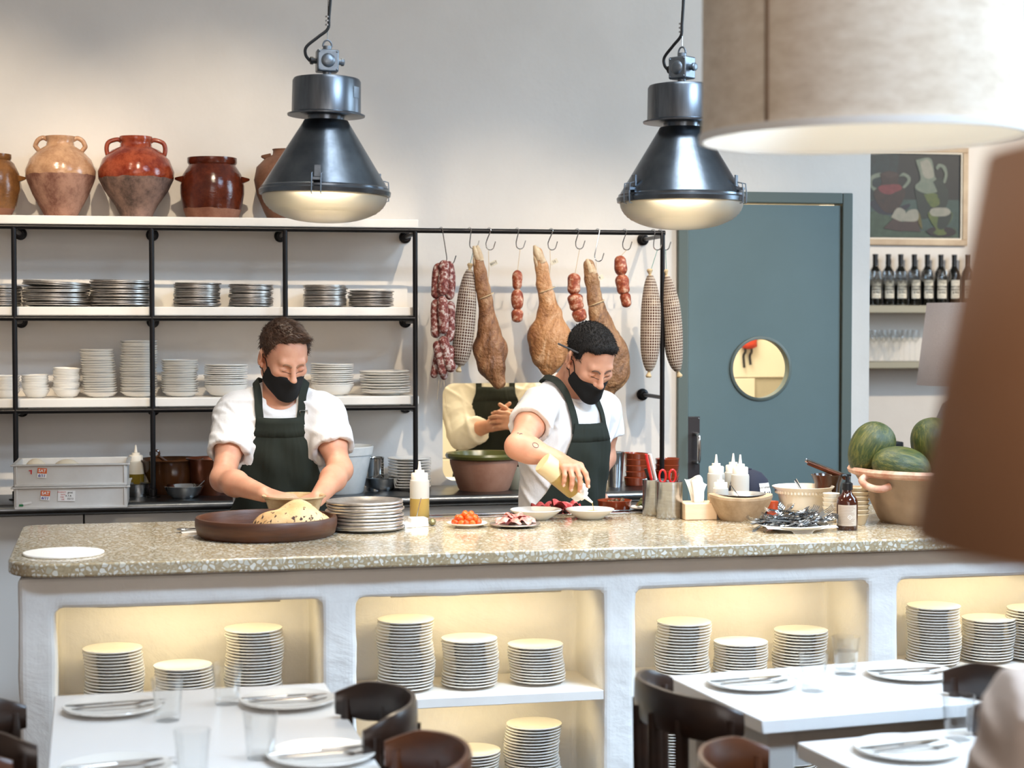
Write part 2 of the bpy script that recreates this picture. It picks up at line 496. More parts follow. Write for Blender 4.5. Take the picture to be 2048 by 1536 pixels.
def part(name, mb, m, parent, smooth=True, bevel=0.0, label=None, solid=0.0, angle=38, loc=None, rot=None, stuff=False):
    o = put(name, mb.mesh(name, m, smooth, angle), parent, loc, rot)
    if solid:
        md = o.modifiers.new('solid', 'SOLIDIFY')
        md.thickness = solid
        md.offset = 0
    if bevel:
        md = o.modifiers.new('bevel', 'BEVEL')
        md.width = bevel
        md.segments = 2
        md.limit_method = 'ANGLE'
        md.angle_limit = R_(40)
        md.harden_normals = False
    if label:
        o['label'] = label
    if stuff:
        o['kind'] = 'stuff'
    return o


def tag(o, label, cat, group=None, kind=None):
    o['label'] = label
    o['category'] = cat
    if group:
        o['group'] = group
    if kind:
        o['kind'] = kind
    return o


def thing(name, label, cat, loc=(0, 0, 0), rz=0.0, group=None):
    o = bpy.data.objects.new(name, None)
    COL.objects.link(o)
    o.location = loc
    o.rotation_euler = (0, 0, rz)
    o.empty_display_size = 0.05
    return tag(o, label, cat, group)


def solo(name, mb, m, label, cat, loc=(0, 0, 0), rz=0.0, group=None, **kw):
    o = part(name, mb, m, None, loc=loc, rot=(0, 0, rz), **kw)
    o.pop('label', None)
    return tag(o, label, cat, group)


def dup(root, loc, rz, label, group=None):
    r = root.copy()
    COL.objects.link(r)
    r.location = loc
    r.rotation_euler = (0, 0, rz)
    r['label'] = label
    if group:
        r['group'] = group
    for ch in list(root.children):
        c = ch.copy()
        COL.objects.link(c)
        c.parent = r
        for g in list(ch.children):
            e = g.copy()
            COL.objects.link(e)
            e.parent = c
    return r


def text_mb(s, size, mtx, font_extrude=0.0004, align='CENTER', res=2, bold=0.0):
    cu = bpy.data.curves.new('t', 'FONT')
    cu.body = s
    cu.size = size
    cu.align_x = align
    cu.align_y = 'CENTER'
    cu.extrude = font_extrude
    cu.offset = bold
    cu.resolution_u = res
    o = bpy.data.objects.new('t', cu)
    COL.objects.link(o)
    dg = bpy.context.evaluated_depsgraph_get()
    me = bpy.data.meshes.new_from_object(o.evaluated_get(dg))
    vs = [tuple(v.co) for v in me.vertices]
    fs = [tuple(p.vertices) for p in me.polygons]
    bpy.data.objects.remove(o)
    bpy.data.curves.remove(cu)
    bpy.data.meshes.remove(me)
    b = MB()
    b.add(vs, fs, mtx)
    return b


def frame(o, x, y, z):
    """4x4 from origin and axes."""
    return Matrix([[x[i], y[i], z[i], o[i]] for i in range(3)] + [[0, 0, 0, 1]])


ORD = ['topmost', 'second', 'third', 'fourth', 'fifth', 'sixth', 'seventh', 'eighth', 'ninth', 'tenth', 'eleventh', 'twelfth', 'thirteenth', 'fourteenth', 'fifteenth',
       'sixteenth', 'seventeenth', 'eighteenth', 'nineteenth', 'twentieth', 'twenty-first', 'twenty-second', 'twenty-third', 'twenty-fourth', 'twenty-fifth', 'twenty-sixth', 'twenty-seventh', 'twenty-eighth']


def nth(i, what, where):
    """i = 0 is the top of the stack."""
    return f'{ORD[i]} {what} down the {where}' if i else f'topmost {what} of the {where}'


def smooth_pts(pts, n=6):
    """Catmull-Rom through points."""
    P = [np.array(p, float) for p in pts]
    P = [2 * P[0] - P[1]] + P + [2 * P[-1] - P[-2]]
    out = []
    for i in range(1, len(P) - 2):
        for k in range(n):
            t = k / n
            a, b, c, d = P[i - 1], P[i], P[i + 1], P[i + 2]
            out.append(0.5 * (2 * b + (c - a) * t + (2 * a - 5 * b + 4 * c - d) * t * t + (3 * b - a - 3 * c + d) * t ** 3))
    out.append(P[-2])
    return out


# ---------------------------------------------------------------- implicit bodies
class Body:
    """Smoothly blended round cones and ellipsoids, meshed as one continuous surface (surface nets)."""

    def __init__(s):
        s.p = []

    def cone(s, a, b, ra, rb=None, k=0.02, op='+', cut=False):
        a, b = np.array(a, float), np.array(b, float)
        rb = ra if rb is None else rb
        r = max(ra, rb)
        s.p.append(('c', (a, b, ra, rb, cut), k, op, np.minimum(a, b) - r, np.maximum(a, b) + r))
        return s

    def ell(s, c, r, A=None, k=0.02, op='+'):
        """A: 3x3 with the ellipsoid's axes as columns."""
        c = np.array(c, float)
        r = np.array(r if hasattr(r, '__len__') else (r, r, r), float)
        A = np.eye(3) if A is None else np.array(A, float)
        ext = np.sqrt(((A * r) ** 2).sum(1))
        s.p.append(('e', (c, r, A), k, op, c - ext, c + ext))
        return s

    def plane(s, o, n, k=0.004):
        """Keep the side the normal n points away from."""
        n = np.array(n, float)
        n = n / np.linalg.norm(n)
        s.p.append(('p', (np.array(o, float), n), k, '&', None, None))
        return s

    @staticmethod
    def _d(kind, q, P):
        if kind == 'c':
            a, b, ra, rb, cut = q
            ba = b - a
            L2 = float(ba @ ba) + 1e-12
            t = ((P - a) @ ba) / L2
            h = np.clip(t, 0, 1)
            d = np.linalg.norm(P - a - h[..., None] * ba, axis=-1) - (ra + (rb - ra) * h)
            if cut:
                d = np.maximum(d, (t - 1) * math.sqrt(L2))
            return d
        if kind == 'e':
            c, r, A = q
            w = (P - c) @ A
            k0 = np.linalg.norm(w / r, axis=-1)
            k1 = np.linalg.norm(w / (r * r), axis=-1) + 1e-9
            return k0 * (k0 - 1) / k1
        o, n = q
        return (P - o) @ n

    @staticmethod
    def _comb(D, d, k, op):
        if op == '+':
            h = np.clip(0.5 + 0.5 * (D - d) / k, 0, 1)
            return D + (d - D) * h - k * h * (1 - h)
        d = -d if op == '-' else d
        h = np.clip(0.5 - 0.5 * (D - d) / k, 0, 1)
        return D + (d - D) * h + k * h * (1 - h)

    def ev(s, P):
        D = np.full(P.shape[:-1], 10.0)
        for kind, q, k, op, lo, hi in s.p:
            D = s._comb(D, s._d(kind, q, P), k, op)
        return D

    def nets(s, lo, hi, h, disp=None):
        lo, hi = np.array(lo, float), np.array(hi, float)
        n = np.maximum(((hi - lo) / h).astype(int) + 2, 3)
        ax = [lo[i] + h * np.arange(n[i]) for i in range(3)]
        D = np.full(tuple(n), 10.0)
        for kind, q, k, op, plo, phi in s.p:
            if plo is None:
                sl = (slice(None),) * 3
            else:
                m = k + 3 * h + 0.004
                i0 = [max(0, int(math.floor((plo[i] - m - lo[i]) / h))) for i in range(3)]
                i1 = [min(n[i], int(math.ceil((phi[i] + m - lo[i]) / h)) + 1) for i in range(3)]
                if any(a >= b for a, b in zip(i0, i1)):
                    continue
                sl = tuple(slice(a, b) for a, b in zip(i0, i1))
            P = np.stack(np.meshgrid(ax[0][sl[0]], ax[1][sl[1]], ax[2][sl[2]], indexing='ij'), -1)
            D[sl] = s._comb(D[sl], s._d(kind, q, P), k, op)
        if disp is not None:
            near = np.abs(D) < 0.05
            P = np.stack(np.meshgrid(*ax, indexing='ij'), -1)[near]
            D[near] += disp(P)
        return nets_mesh(D, lo, h)

    def project(s, P, off=0.0, it=6):
        P = np.array(P, float)
        e = 0.002
        for _ in range(it):
            d = s.ev(P) - off
            g = np.stack([s.ev(P + np.eye(3)[i] * e) - s.ev(P - np.eye(3)[i] * e) for i in range(3)], -1) / (2 * e)
            L = np.linalg.norm(g, axis=-1, keepdims=True) + 1e-9
            P = P - g / L * (d / np.maximum(L[..., 0], 0.5))[..., None]
        return P

    def normal(s, P):
        e = 0.003
        g = np.stack([s.ev(P + np.eye(3)[i] * e) - s.ev(P - np.eye(3)[i] * e) for i in range(3)], -1)
        return g / (np.linalg.norm(g, axis=-1, keepdims=True) + 1e-9)


def nets_mesh(D, lo, h):
    S = D < 0
    nx, ny, nz = D.shape
    cs = [(i, j, k) for i in (0, 1) for j in (0, 1) for k in (0, 1)]
    sub = lambda A, c: A[c[0]:nx - 1 + c[0], c[1]:ny - 1 + c[1], c[2]:nz - 1 + c[2]]
    cnt = sum(sub(S, c).astype(np.int8) for c in cs)
    mask = (cnt > 0) & (cnt < 8)
    idx = np.argwhere(mask)
    acc = np.zeros((len(idx), 3))
    w = np.zeros(len(idx))
    val = {c: D[idx[:, 0] + c[0], idx[:, 1] + c[1], idx[:, 2] + c[2]] for c in cs}
    for c in cs:
        for a in range(3):
            if c[a] == 0:
                e = list(c)
                e[a] = 1
                v0, v1 = val[c], val[tuple(e)]
                x = (v0 < 0) != (v1 < 0)
                t = np.where(x, v0 / np.where(v0 - v1 == 0, 1, v0 - v1), 0)
                p = np.tile(np.array(c, float), (len(idx), 1))
                p[:, a] += t
                acc += p * x[:, None]
                w += x
    V = lo + h * (idx + acc / np.maximum(w, 1)[:, None])
    num = np.full(mask.shape, -1)
    num[tuple(idx.T)] = np.arange(len(idx))
    F = []
    for a in range(3):
        b, c = [(1, 2), (2, 0), (0, 1)][a]
        s0 = [slice(1, -1)] * 3
        s0[a] = slice(0, -1)
        s1 = list(s0)
        s1[a] = slice(1, None)
        A, B = S[tuple(s0)], S[tuple(s1)]
        q = np.argwhere(A != B)
        if len(q) == 0:
            continue
        inside = A[tuple(q.T)]
        g = q.copy()
        g[:, b] += 1
        g[:, c] += 1

        def cell(db, dc):
            r = g.copy()
            r[:, b] -= db
            r[:, c] -= dc
            return num[tuple(r.T)]
        quad = np.stack([cell(1, 1), cell(0, 1), cell(0, 0), cell(1, 0)], 1)
        quad[~inside] = quad[~inside][:, ::-1]
        F.append(quad)
    return V, np.concatenate(F) if F else np.zeros((0, 4), int)


def np_mesh(name, blocks, m, smooth_iter=0):
    """Mesh from (V, F) numpy blocks."""
    Vs, Fs, o = [], [], 0
    for V, F in blocks:
        Vs.append(V)
        Fs.append(F + o)
        o += len(V)
    V, F = np.concatenate(Vs), np.concatenate(Fs)
    F = F[(F >= 0).all(1)]
    me = bpy.data.meshes.new(name)
    me.vertices.add(len(V))
    me.vertices.foreach_set('co', V.astype(np.float32).ravel())
    me.loops.add(F.size)
    me.loops.foreach_set('vertex_index', F.astype(np.int32).ravel())
    me.polygons.add(len(F))
    me.polygons.foreach_set('loop_start', np.arange(0, F.size, 4, dtype=np.int32))
    me.update(calc_edges=True)
    me.validate()
    me.shade_smooth()
    for x in (m if isinstance(m, (list, tuple)) else [m]):
        me.materials.append(x)
    return me


def wrinkle(seed, amp, f=14.0, axis=None):
    """Soft cloth folds as a displacement field."""
    r = np.random.default_rng(seed)
    n = 6
    W = r.normal(size=(n, 3))
    W = W / np.linalg.norm(W, axis=1, keepdims=True) * f * r.uniform(0.7, 1.7, (n, 1))
    ph = r.uniform(0, 6.28, n)

    def g(P):
        q = P + 0.03 * np.sin(P[:, [1, 2, 0]] * 11 + seed)
        s = np.zeros(len(P))
        for w, p in zip(W, ph):
            m = 0.5 + 0.5 * np.sin(q @ w[[1, 2, 0]] * 0.7 + 2 * p)
            s = np.maximum(s, m * np.clip(1 - np.abs(np.sin((q @ w) * 1.5 + p)) * 2.0, 0, 1) ** 0.8)
        return -amp * s
    return g


# ---------------------------------------------------------------- the room
YW = 6.82            # face of the back wall
ZC = 0.93            # service counter height
ZB = 0.90            # back worktop height


def struct(o):
    o['kind'] = 'structure'
    return o


def slab_with_holes(name, x0, x1, z0, z1, y0, y1, holes, m):
    """Wall slab between y0 (room face) and y1, with rounded rectangular holes (xa, xb, za, zb, r)."""
    import bmesh
    b = MB()
    b.box(((x0 + x1) / 2, (y0 + y1) / 2, (z0 + z1) / 2), (x1 - x0, y1 - y0, z1 - z0))
    o = put(name, b.mesh(name, m, False))
    for xa, xb, za, zb, r in holes:
        c = MB()
        ol = []
        for cx, cz, a0 in ((xb - r, zb - r, 0), (xa + r, zb - r, 90), (xa + r, za + r, 180), (xb - r, za + r, 270)):
            for k in range(7):
                a = R_(a0 + 15 * k)
                ol.append((cx + r * math.cos(a), cz + r * math.sin(a)))
        mt = Matrix(((1, 0, 0, 0), (0, 0, -1, 0), (0, 1, 0, 0), (0, 0, 0, 1)))
        c.prism(ol, -(y1 + 0.1), -(y0 - 0.1), mt)
        co = put('cutter', c.mesh('cutter', m, False))
        md = o.modifiers.new('cut', 'BOOLEAN')
        md.operation = 'DIFFERENCE'
        md.object = co
        md.solver = 'EXACT'
        dg = bpy.context.evaluated_depsgraph_get()
        me = bpy.data.meshes.new_from_object(o.evaluated_get(dg))
        o.modifiers.clear()
        o.data = me
        bpy.data.objects.remove(co)
    o.data.shade_smooth()
    o.data.set_sharp_from_angle(angle=R_(30))
    return struct(o)


XL = -3.4
DX0, DX1, DZ = 2.004, 2.747, 2.07      # door opening
PE = 2.83                              # free end of the back wall
wall = slab_with_holes('wall_back', XL, PE, 0, 4.9, YW, YW + 0.16,
                       [(1.047, 1.742, 0.915, 1.30, 0.045), (DX0, DX1, -0.5, DZ, 0.004)], M['wall'])
b = MB(); b.box((2.4, 4.0, -0.05), (13.0, 14.0, 0.1)); struct(part('floor', b, M['floor'], None, smooth=False))
b = MB(); b.box((2.4, 4.0, 4.95), (13.0, 14.0, 0.1)); struct(part('ceiling', b, M['ceiling'], None, smooth=False))
b = MB(); b.box((XL - 0.08, 4.2, 2.45), (0.16, 6.0, 4.9)); struct(part('wall_left', b, M['wall'], None, smooth=False))
b = MB(); b.box((5.9, 10.08, 2.45), (6.0, 0.16, 4.9)); struct(part('wall_far', b, M['wall'], None, smooth=False))
# frames of the roof lights and of a front window added around the fill lamp
def window_ring(name, c, w, h, flat):
    b = MB(); t_ = 0.08
    for sg in (-1, 1):
        if flat:
            b.box((c[0], c[1] + sg * (h + t_) / 2, c[2]), (w + 2 * t_, t_, 0.06)); b.box((c[0] + sg * (w + t_) / 2, c[1], c[2]), (t_, h, 0.06))
        else:
            b.box((c[0], c[1], c[2] + sg * (h + t_) / 2), (w + 2 * t_, 0.08, t_)); b.box((c[0] + sg * (w + t_) / 2, c[1], c[2]), (t_, 0.08, h))
    struct(part(name, b, M['shelf'], None, smooth=False))
window_ring('window_1', (3.3, 0.9, 4.868), 2.3, 1.9, True)
window_ring('window_2', (1.7, 3.0, 4.868), 2.5, 1.0, True)
window_ring('window_3', (0.6, -3.26, 2.3), 5.05, 2.25, False)
# kitchen room behind the hatch and the door
KY = 8.75
kw = MB(); kw.box((1.25, KY + 0.06, 1.5), (4.5, 0.1, 3.0)); kwo = struct(part('wall_kitchen', kw, M['grout'], None, smooth=False))
tb = MB(); tb.box((0, 0, 0), (0.496, 0.012, 0.196)); tme = tb.mesh('tile', M['tile'], False)
for r in range(7):
    for c in range(6):
        if 0.75 + c * 0.5 + (0.25 if r % 2 else 0) > 3.2: continue
        t = put('tile', tme, kwo, (0.75 + c * 0.5 + (0.25 if r % 2 else 0), KY + 0.005, 0.75 + 0.2 * r))
        md = t.modifiers.new('bevel', 'BEVEL'); md.width = 0.003; md.segments = 1
b = MB(); b.box((1.0, 7.9, 2.98), (4.0, 1.9, 0.06)); struct(part('ceiling_kitchen', b, M['ceiling'], None, smooth=False))
b = MB(); b.prism([(2.77, 6.99), (2.83, 6.99), (3.02, 7.74), (2.96, 7.74)], 0, 3.0); struct(part('wall_kitchen_side', b, M['wall'], None, smooth=False))
b = MB(); b.prism([(2.96, 7.74), (3.02, 7.74), (3.50, 8.76), (3.42, 8.76)], 0, 3.0); struct(part('wall_kitchen_right', b, M['wall'], None, smooth=False))
b = MB(); b.box((-0.9, 7.85, 1.5), (0.1, 1.8, 3.0)); struct(part('wall_kitchen_left', b, M['wall'], None, smooth=False))
# panel that stands at the far side of the hatch, seen lit beside the opening
# door frame and door
b = MB()
for xx in (DX0 + 0.022, DX1 - 0.022):
    b.box((xx, YW + 0.03, DZ / 2), (0.044, 0.1, DZ))
b.box(((DX0 + DX1) / 2, YW + 0.03, DZ - 0.022), (DX1 - DX0 - 0.089, 0.1, 0.044))
struct(part('door_frame', b, M['framepaint'], None, smooth=False, bevel=0.004))
dw0, dw1, dzt = DX0 + 0.047, DX1 - 0.0495, DZ - 0.051
DY = YW - 0.008
pc = at(1521, 737, y=DY)
PR = 0.121
door = bpy.data.objects.new('door_1', None); COL.objects.link(door); door.location = (dw0, DY, 0); struct(door)


def porthole_slab(x0, x1, z0, z1, cx, cz, r, y0, y1, seg=48):
    """Flat door leaf with a round hole."""
    m = MB()
    def ray_rect(a):
        dx, dz = math.cos(a), math.sin(a)
        t = 1e9
        if dx > 1e-9: t = min(t, (x1 - cx) / dx)
        if dx < -1e-9: t = min(t, (x0 - cx) / dx)
        if dz > 1e-9: t = min(t, (z1 - cz) / dz)
        if dz < -1e-9: t = min(t, (z0 - cz) / dz)
        return cx + dx * t, cz + dz * t
    angs = sorted([2 * PI * k / seg for k in range(seg)] + [math.atan2(z - cz, x - cx) % (2 * PI) for x in (x0, x1) for z in (z0, z1)])
    n = len(angs)
    vs = []
    for y in (y0, y1):
        for a in angs:
            vs.append((cx + r * math.cos(a), y, cz + r * math.sin(a)))
        for a in angs:
            px, pz = ray_rect(a)
            vs.append((px, y, pz))
    fs = []
    for k in range(n):
        j = (k + 1) % n
        fs.append((k, j, n + j, n + k))
        fs.append((2 * n + j, 2 * n + k, 3 * n + k, 3 * n + j))
        fs.append((j, k, 2 * n + k, 2 * n + j))
        fs.append((n + k, n + j, 3 * n + j, 3 * n + k))
    return m.add(vs, fs)


lx, lz = pc[0] - dw0, pc[2]
part('door_leaf', porthole_slab(0, dw1 - dw0, 0.01, dzt, lx, lz, PR, 0, 0.045), M['doorpaint'], door, angle=30)
b = MB(); ring = [(PR - 0.001, 0.0), (PR + 0.011, 0.0), (PR + 0.011, 0.006), (PR + 0.006, 0.009), (PR - 0.001, 0.009)]
mt = Matrix(((1, 0, 0, lx), (0, 0, -1, 0.0), (0, 1, 0, lz), (0, 0, 0, 1)))
b.lathe(ring + [ring[0]], 56, mt); part('porthole_ring', b, M['framepaint'], door)
b = MB(); b.lathe([(0, 0), (PR, 0), (PR, 0.005), (0, 0.005)], 48, Matrix.Translation((0, 0.024, 0)) @ mt); part('porthole_pane', b, M['glass'], door)
pp = at(1385, 895, y=DY)
b = MB(); b.box((pp[0] - dw0, -0.002, pp[2]), (0.060, 0.004, 0.252)); pl = part('push_plate', b, mat('dark_push_plate', '#4d494a', 0.4, 0.8), door, bevel=0.002)
b = MB()
for sx in (-1, 1):
    for sz in (-1, 1):
        b.ball((pp[0] - dw0 + sx * 0.024, -0.005, pp[2] + sz * 0.118), 0.0035, 8, 6)
part('screw', b, M['steel'], pl)
b = MB(); hz = pp[2] - 0.002
b.tube(smooth_pts([(pp[0] - dw0 + 0.004, -0.004, hz + 0.058), (pp[0] - dw0 + 0.010, -0.04, hz + 0.056), (pp[0] - dw0 + 0.011, -0.052, hz + 0.04), (pp[0] - dw0 + 0.011, -0.052, hz - 0.04), (pp[0] - dw0 + 0.010, -0.04, hz - 0.056), (pp[0] - dw0 + 0.004, -0.004, hz - 0.058)], 5), 0.008, 10)
part('pull_handle', b, M['chrome'], pl)

# ---------------------------------------------------------------- service counter
CA = R_(1.9)
c0 = at(60, 1130, z=ZC)
ca, sa = math.cos(CA), math.sin(CA)
def cw(x, y, z=0.0):
    """Counter frame (x along the counter from its left front corner, y to the back) to the room."""
    return (c0[0] + ca * x - sa * y, c0[1] + sa * x + ca * y, z)
CL, CDP, OV, SLAB = 4.3, 0.905, 0.055, 0.035

b = MB(); ol = []
for cx, cy, a0 in ((CL - 0.06, CDP - 0.06, 0), (-0.06 + 0.06, CDP - 0.06, 90), (-0.06 + 0.13, 0.13, 180), (CL - 0.06, 0.06, 270)):
    rr = 0.13 if a0 == 180 else 0.06
    for k in range(9):
        a = R_(a0 + 90 * k / 8); ol.append((cx + rr * math.cos(a), cy + rr * math.sin(a)))
b.prism(ol, ZC - SLAB, ZC)
ct = solo('countertop', b, M['terrazzo'], 'long polished terrazzo countertop with rounded corner on the white plaster counter', 'countertop', loc=(c0[0], c0[1], 0), rz=CA, bevel=0.005)
M['led_case'] = mat('led_strip_case', '#f4ead2', 0.5)
base = thing('service_counter', 'white rough plaster service counter with lit niches full of plates', 'counter', (c0[0], c0[1], 0), CA)
# niche edges measured along the front face
def fx(u, v):
    """Counter x of the point seen at (u, v) on the front plaster face."""
    r = _fw + _rt * (u - 1024) / FPX - _up * (v - 768) / FPX
    n = np.array([-sa, ca, 0.0]); o = np.array([c0[0], c0[1], 0.0]) + n * OV
    t = ((o - _cp) @ n) / (r @ n)
    p = _cp + r * t - np.array([c0[0], c0[1], 0])
    return ca * p[0] + sa * p[1], p[2]
FX = [fx(u, v)[0] for u, v in ((36, 1300), (111, 1225), (643, 1202), (714, 1199), (1207, 1183), (1274, 1180), (1736, 1163), (1799, 1158))]
NT = fx(900, 1192)[1]            # niche top
NS = fx(1205, 1382)[1]           # shelf top
NX = [(FX[1], FX[2]), (FX[3], FX[4]), (FX[5], FX[6]), (FX[7], FX[7] + (FX[6] - FX[5])), (FX[7] + 0.9, FX[7] + 1.5)]
BX0, BX1, NB = FX[0], CL - 0.09, 0.13
ND = 0.30
b = MB()
yf, yb, yd = OV, CDP - 0.07, OV + ND
ZT = ZC - SLAB - 0.007
b.box(((BX0 + BX1) / 2, (yd + yb) / 2, ZT / 2), (BX1 - BX0, yb - yd, ZT))   # core behind the niches
xs = [BX0] + [x for n in NX for x in n] + [BX1]
# front frame: header, plinth and piers with softened edges
b.box(((BX0 + BX1) / 2, (yf + yd) / 2, (NT + ZT) / 2), (BX1 - BX0, ND, ZT - NT))
b.box(((BX0 + BX1) / 2, (yf + yd) / 2, NB / 2), (BX1 - BX0, ND, NB))
for i in range(0, len(xs), 2):
    b.box(((xs[i] + xs[i + 1]) / 2, (yf + yd) / 2, (NB + NT) / 2), (xs[i + 1] - xs[i], ND, NT - NB))
bo = part('plaster_body', b, M['plaster'], base, smooth=False)
md = bo.modifiers.new('remesh', 'REMESH'); md.mode = 'VOXEL'; md.voxel_size = 0.009
md = bo.modifiers.new('soft', 'SMOOTH'); md.iterations = 5; md.factor = 0.6
tx = bpy.data.textures.new('trowel', 'CLOUDS'); tx.noise_scale = 0.16; tx.noise_depth = 3
md = bo.modifiers.new('hand', 'DISPLACE'); md.texture = tx; md.strength = 0.012; md.mid_level = 0.5; md.texture_coords = 'LOCAL'
bo.data.polygons.foreach_set('use_smooth', [True] * len(bo.data.polygons))
for xa, xb in NX[:4]:
    b = MB(); b.box(((xa + xb) / 2, yf + 0.012 + 0.142, NS - 0.0135), (xb - xa + 0.03, 0.285, 0.027)); part('niche_shelf', b, M['shelf'], base, bevel=0.002)
    b = MB(); b.box(((xa + xb) / 2, yf + 0.075, NT - 0.006), ((xb - xa) * 0.7, 0.014, 0.008)); part('led_strip', b, M['led_case'], base)
    b = MB(); b.box(((xa + xb) / 2, yf + 0.085, NS - 0.031), ((xb - xa) * 0.7, 0.014, 0.008)); part('led_strip', b, M['led_case'], base)
    for zz_, en in ((NT - 0.012, 1.15), (NS - 0.037, 1.0)):
        p0, p1 = cw((xa + xb) / 2, yf + 0.08, zz_), cw((xa + xb) / 2, yf + 0.14, zz_ - 0.12)
        lo_ = light('niche_led', 'AREA', p0, p1, en, (1.0, 0.80, 0.44), shape='RECTANGLE', size=(xb - xa) * 0.7, size_y=0.012)
        lo_.rotation_euler = (R_(-27) * -1, 0, CA)
# narrow metal inlay rails and the glass strip at the cook's side
for nm, yy, w, m, lab in (('inlay_rail', 0.79, 0.016, M['chrome'], 'front'), ('inlay_rail', 0.862, 0.012, M['chrome'], 'back')):
    x0, x1 = 1.12, 2.36
    b = MB(); b.box(((x0 + x1) / 2, 0, 0.003), (x1 - x0, w, 0.006))
    p = cw(0, yy, ZC)
    solo(nm, b, m, f'{lab} one of two thin metal rails let into the countertop', 'rail', loc=p, rz=CA, bevel=0.001, group='rails in the countertop')
b = MB(); b.box((1.72, 0, 0.002), (1.22, 0.05, 0.004)); solo('glass_strip', b, mat('smoked_glass', '#2a2024', 0.08), 'dark glass strip lying between the two metal rails', 'glass strip', loc=cw(0, 0.826, ZC), rz=CA)

# ---------------------------------------------------------------- back worktop and cabinets
BA = R_(2.0)
w0 = at(260, 1005, z=ZB)
def bw(x, y, z=0.0):
    return (w0[0] + math.cos(BA) * x - math.sin(BA) * y, w0[1] + math.sin(BA) * x + math.cos(BA) * y, z)
b = MB(); prof = []
for k in range(9):
    a = R_(90 + 180 * k / 8); prof.append((0.02 + 0.02 * math.cos(a), -0.02 + 0.02 * math.sin(a)))
prof += [(0.40, -0.04), (0.40, 0.0)]
mt = Matrix(((0, 0, 1, 0), (1, 0, 0, 0), (0, 1, 0, 0), (0, 0, 0, 1)))
b.prism(prof, -1.75, 2.03, mt)
solo('steel_worktop', b, M['worktop_steel'], 'dark steel worktop with rounded front edge along the back wall', 'worktop', loc=(w0[0], w0[1], ZB), rz=BA)
cxs = [-1.7, -1.32, -0.72, -0.16, 0.42, 0.98, 1.5, 1.99]
for i in range(len(cxs) - 1):
    x0, x1 = cxs[i], cxs[i + 1]
    c = thing('base_cabinet', f'{ORD[i] if i else "first"} white base cabinet under the steel worktop counting from the outer end', 'cabinet', bw((x0 + x1) / 2, 0.05, 0), BA, 'base cabinets under the worktop')
    w = x1 - x0
    b = MB(); b.box((0, 0.17, 0.48), (w - 0.006, 0.31, 0.76)); b.box((0, 0.19, 0.05), (w - 0.006, 0.25, 0.1)); part('carcass', b, M['cabinet'], c, smooth=False)
    b = MB(); b.box((0, 0.005, 0.48), (w - 0.006, 0.018, 0.75)); d = part('door', b, M['cabinet'], c, bevel=0.002)
    b = MB(); b.tube([(w / 2 - 0.05, -0.004, 0.66), (w / 2 - 0.05, -0.024, 0.66), (w / 2 - 0.05, -0.024, 0.78), (w / 2 - 0.05, -0.004, 0.78)], 0.004, 8); part('handle', b, M['steel'], d)

# ---------------------------------------------------------------- pipe rack with shelves
YR = 6.53
BZ = (1.885, 1.555, 1.22)
rack = thing('pipe_rack', 'black steel pipe rack with three long white shelf boards and a hanging rail', 'rack', (0, YR, 0))
def rod(name, a, c, r=0.0095):
    b = MB(); b.tube([a, c], r, 12); return part(name, b, M['blackpipe'], rack)
PX = (-1.04, -0.555, -0.07, 0.414, 0.899, 1.861)
for x in PX:
    lowz = BZ[1] if x == 0.414 else ZB
    rod('post', (x, 0, lowz), (x, 0, BZ[0]))
    if x != 0.414:
        b = MB(); b.lathe([(0, 0), (0.026, 0), (0.026, 0.004), (0.014, 0.006), (0.014, 0.03), (0.0095, 0.032)], 20); part('foot', b, M['blackpipe'], rack, loc=(x, 0, ZB))
rod('rail', (-1.3, 0, BZ[0]), (1.861 + 0.0095, 0, BZ[0]))
rod('rail', (-1.3, 0, BZ[1]), (0.899, 0, BZ[1]))
rod('rail', (-1.3, 0, BZ[2]), (0.899, 0, BZ[2]))
def bracket(x, z):
    b = MB(); b.tube([(x, 0, z), (x, YW - YR, z)], 0.008, 10); b.lathe([(0, 0), (0.024, 0), (0.024, 0.006), (0.015, 0.01), (0.013, 0.03), (0, 0.03)], 20, Matrix(((1, 0, 0, x), (0, 0, -1, YW - YR), (0, 1, 0, z), (0, 0, 0, 1))))
    part('wall_bracket', b, M['blackpipe'], rack)
for x in PX:
    bracket(x, BZ[0] - 0.012)
    if x < 1:
        bracket(x, BZ[1] - 0.012); bracket(x, BZ[2] - 0.012) if x != 0.414 else None
bracket(1.861, 1.25)
ST = []
for z in BZ:
    b = MB(); b.box((-0.19, 0.155, z + 0.0265), (2.21, 0.264, 0.032)); part('shelf_board', b, M['shelf'], rack, bevel=0.003); ST.append(z + 0.0425)
# low white upstands at the back of the middle shelf, one per bay
for xa, xb in ((-1.28, -0.565), (-0.548, 0.412), (0.43, 0.905)):
    b = MB(); ol = []
    hh = 0.088
    for cx, cz, a0 in ((xb - 0.015, hh - 0.015, 0), (xa + 0.015, hh - 0.015, 90)):
        for k in range(5):
            a = R_(a0 + 22.5 * k); ol.append((cx + 0.015 * math.cos(a), cz + 0.015 * math.sin(a)))
    ol += [(xa, 0), (xb, 0)]
    b.prism(ol, -0.012, 0.0, Matrix(((1, 0, 0, 0), (0, 0, -1, 0.27), (0, 1, 0, 0), (0, 0, 0, 1))))
    part('upstand', b, M['shelf'], rack, loc=(0, 0, ST[1]))


# ---------------------------------------------------------------- wares on the rack
def scale(p):
    """Pixels per metre at a world point."""
    return FPX / float((np.array(p) - _cp) @ _fw)


YS = 6.665
def onshelf(u, v, lvl, y=YS):
    p = at(u, v, y=y)
    return (float(p[0]), y, ST[lvl]), scale(p)


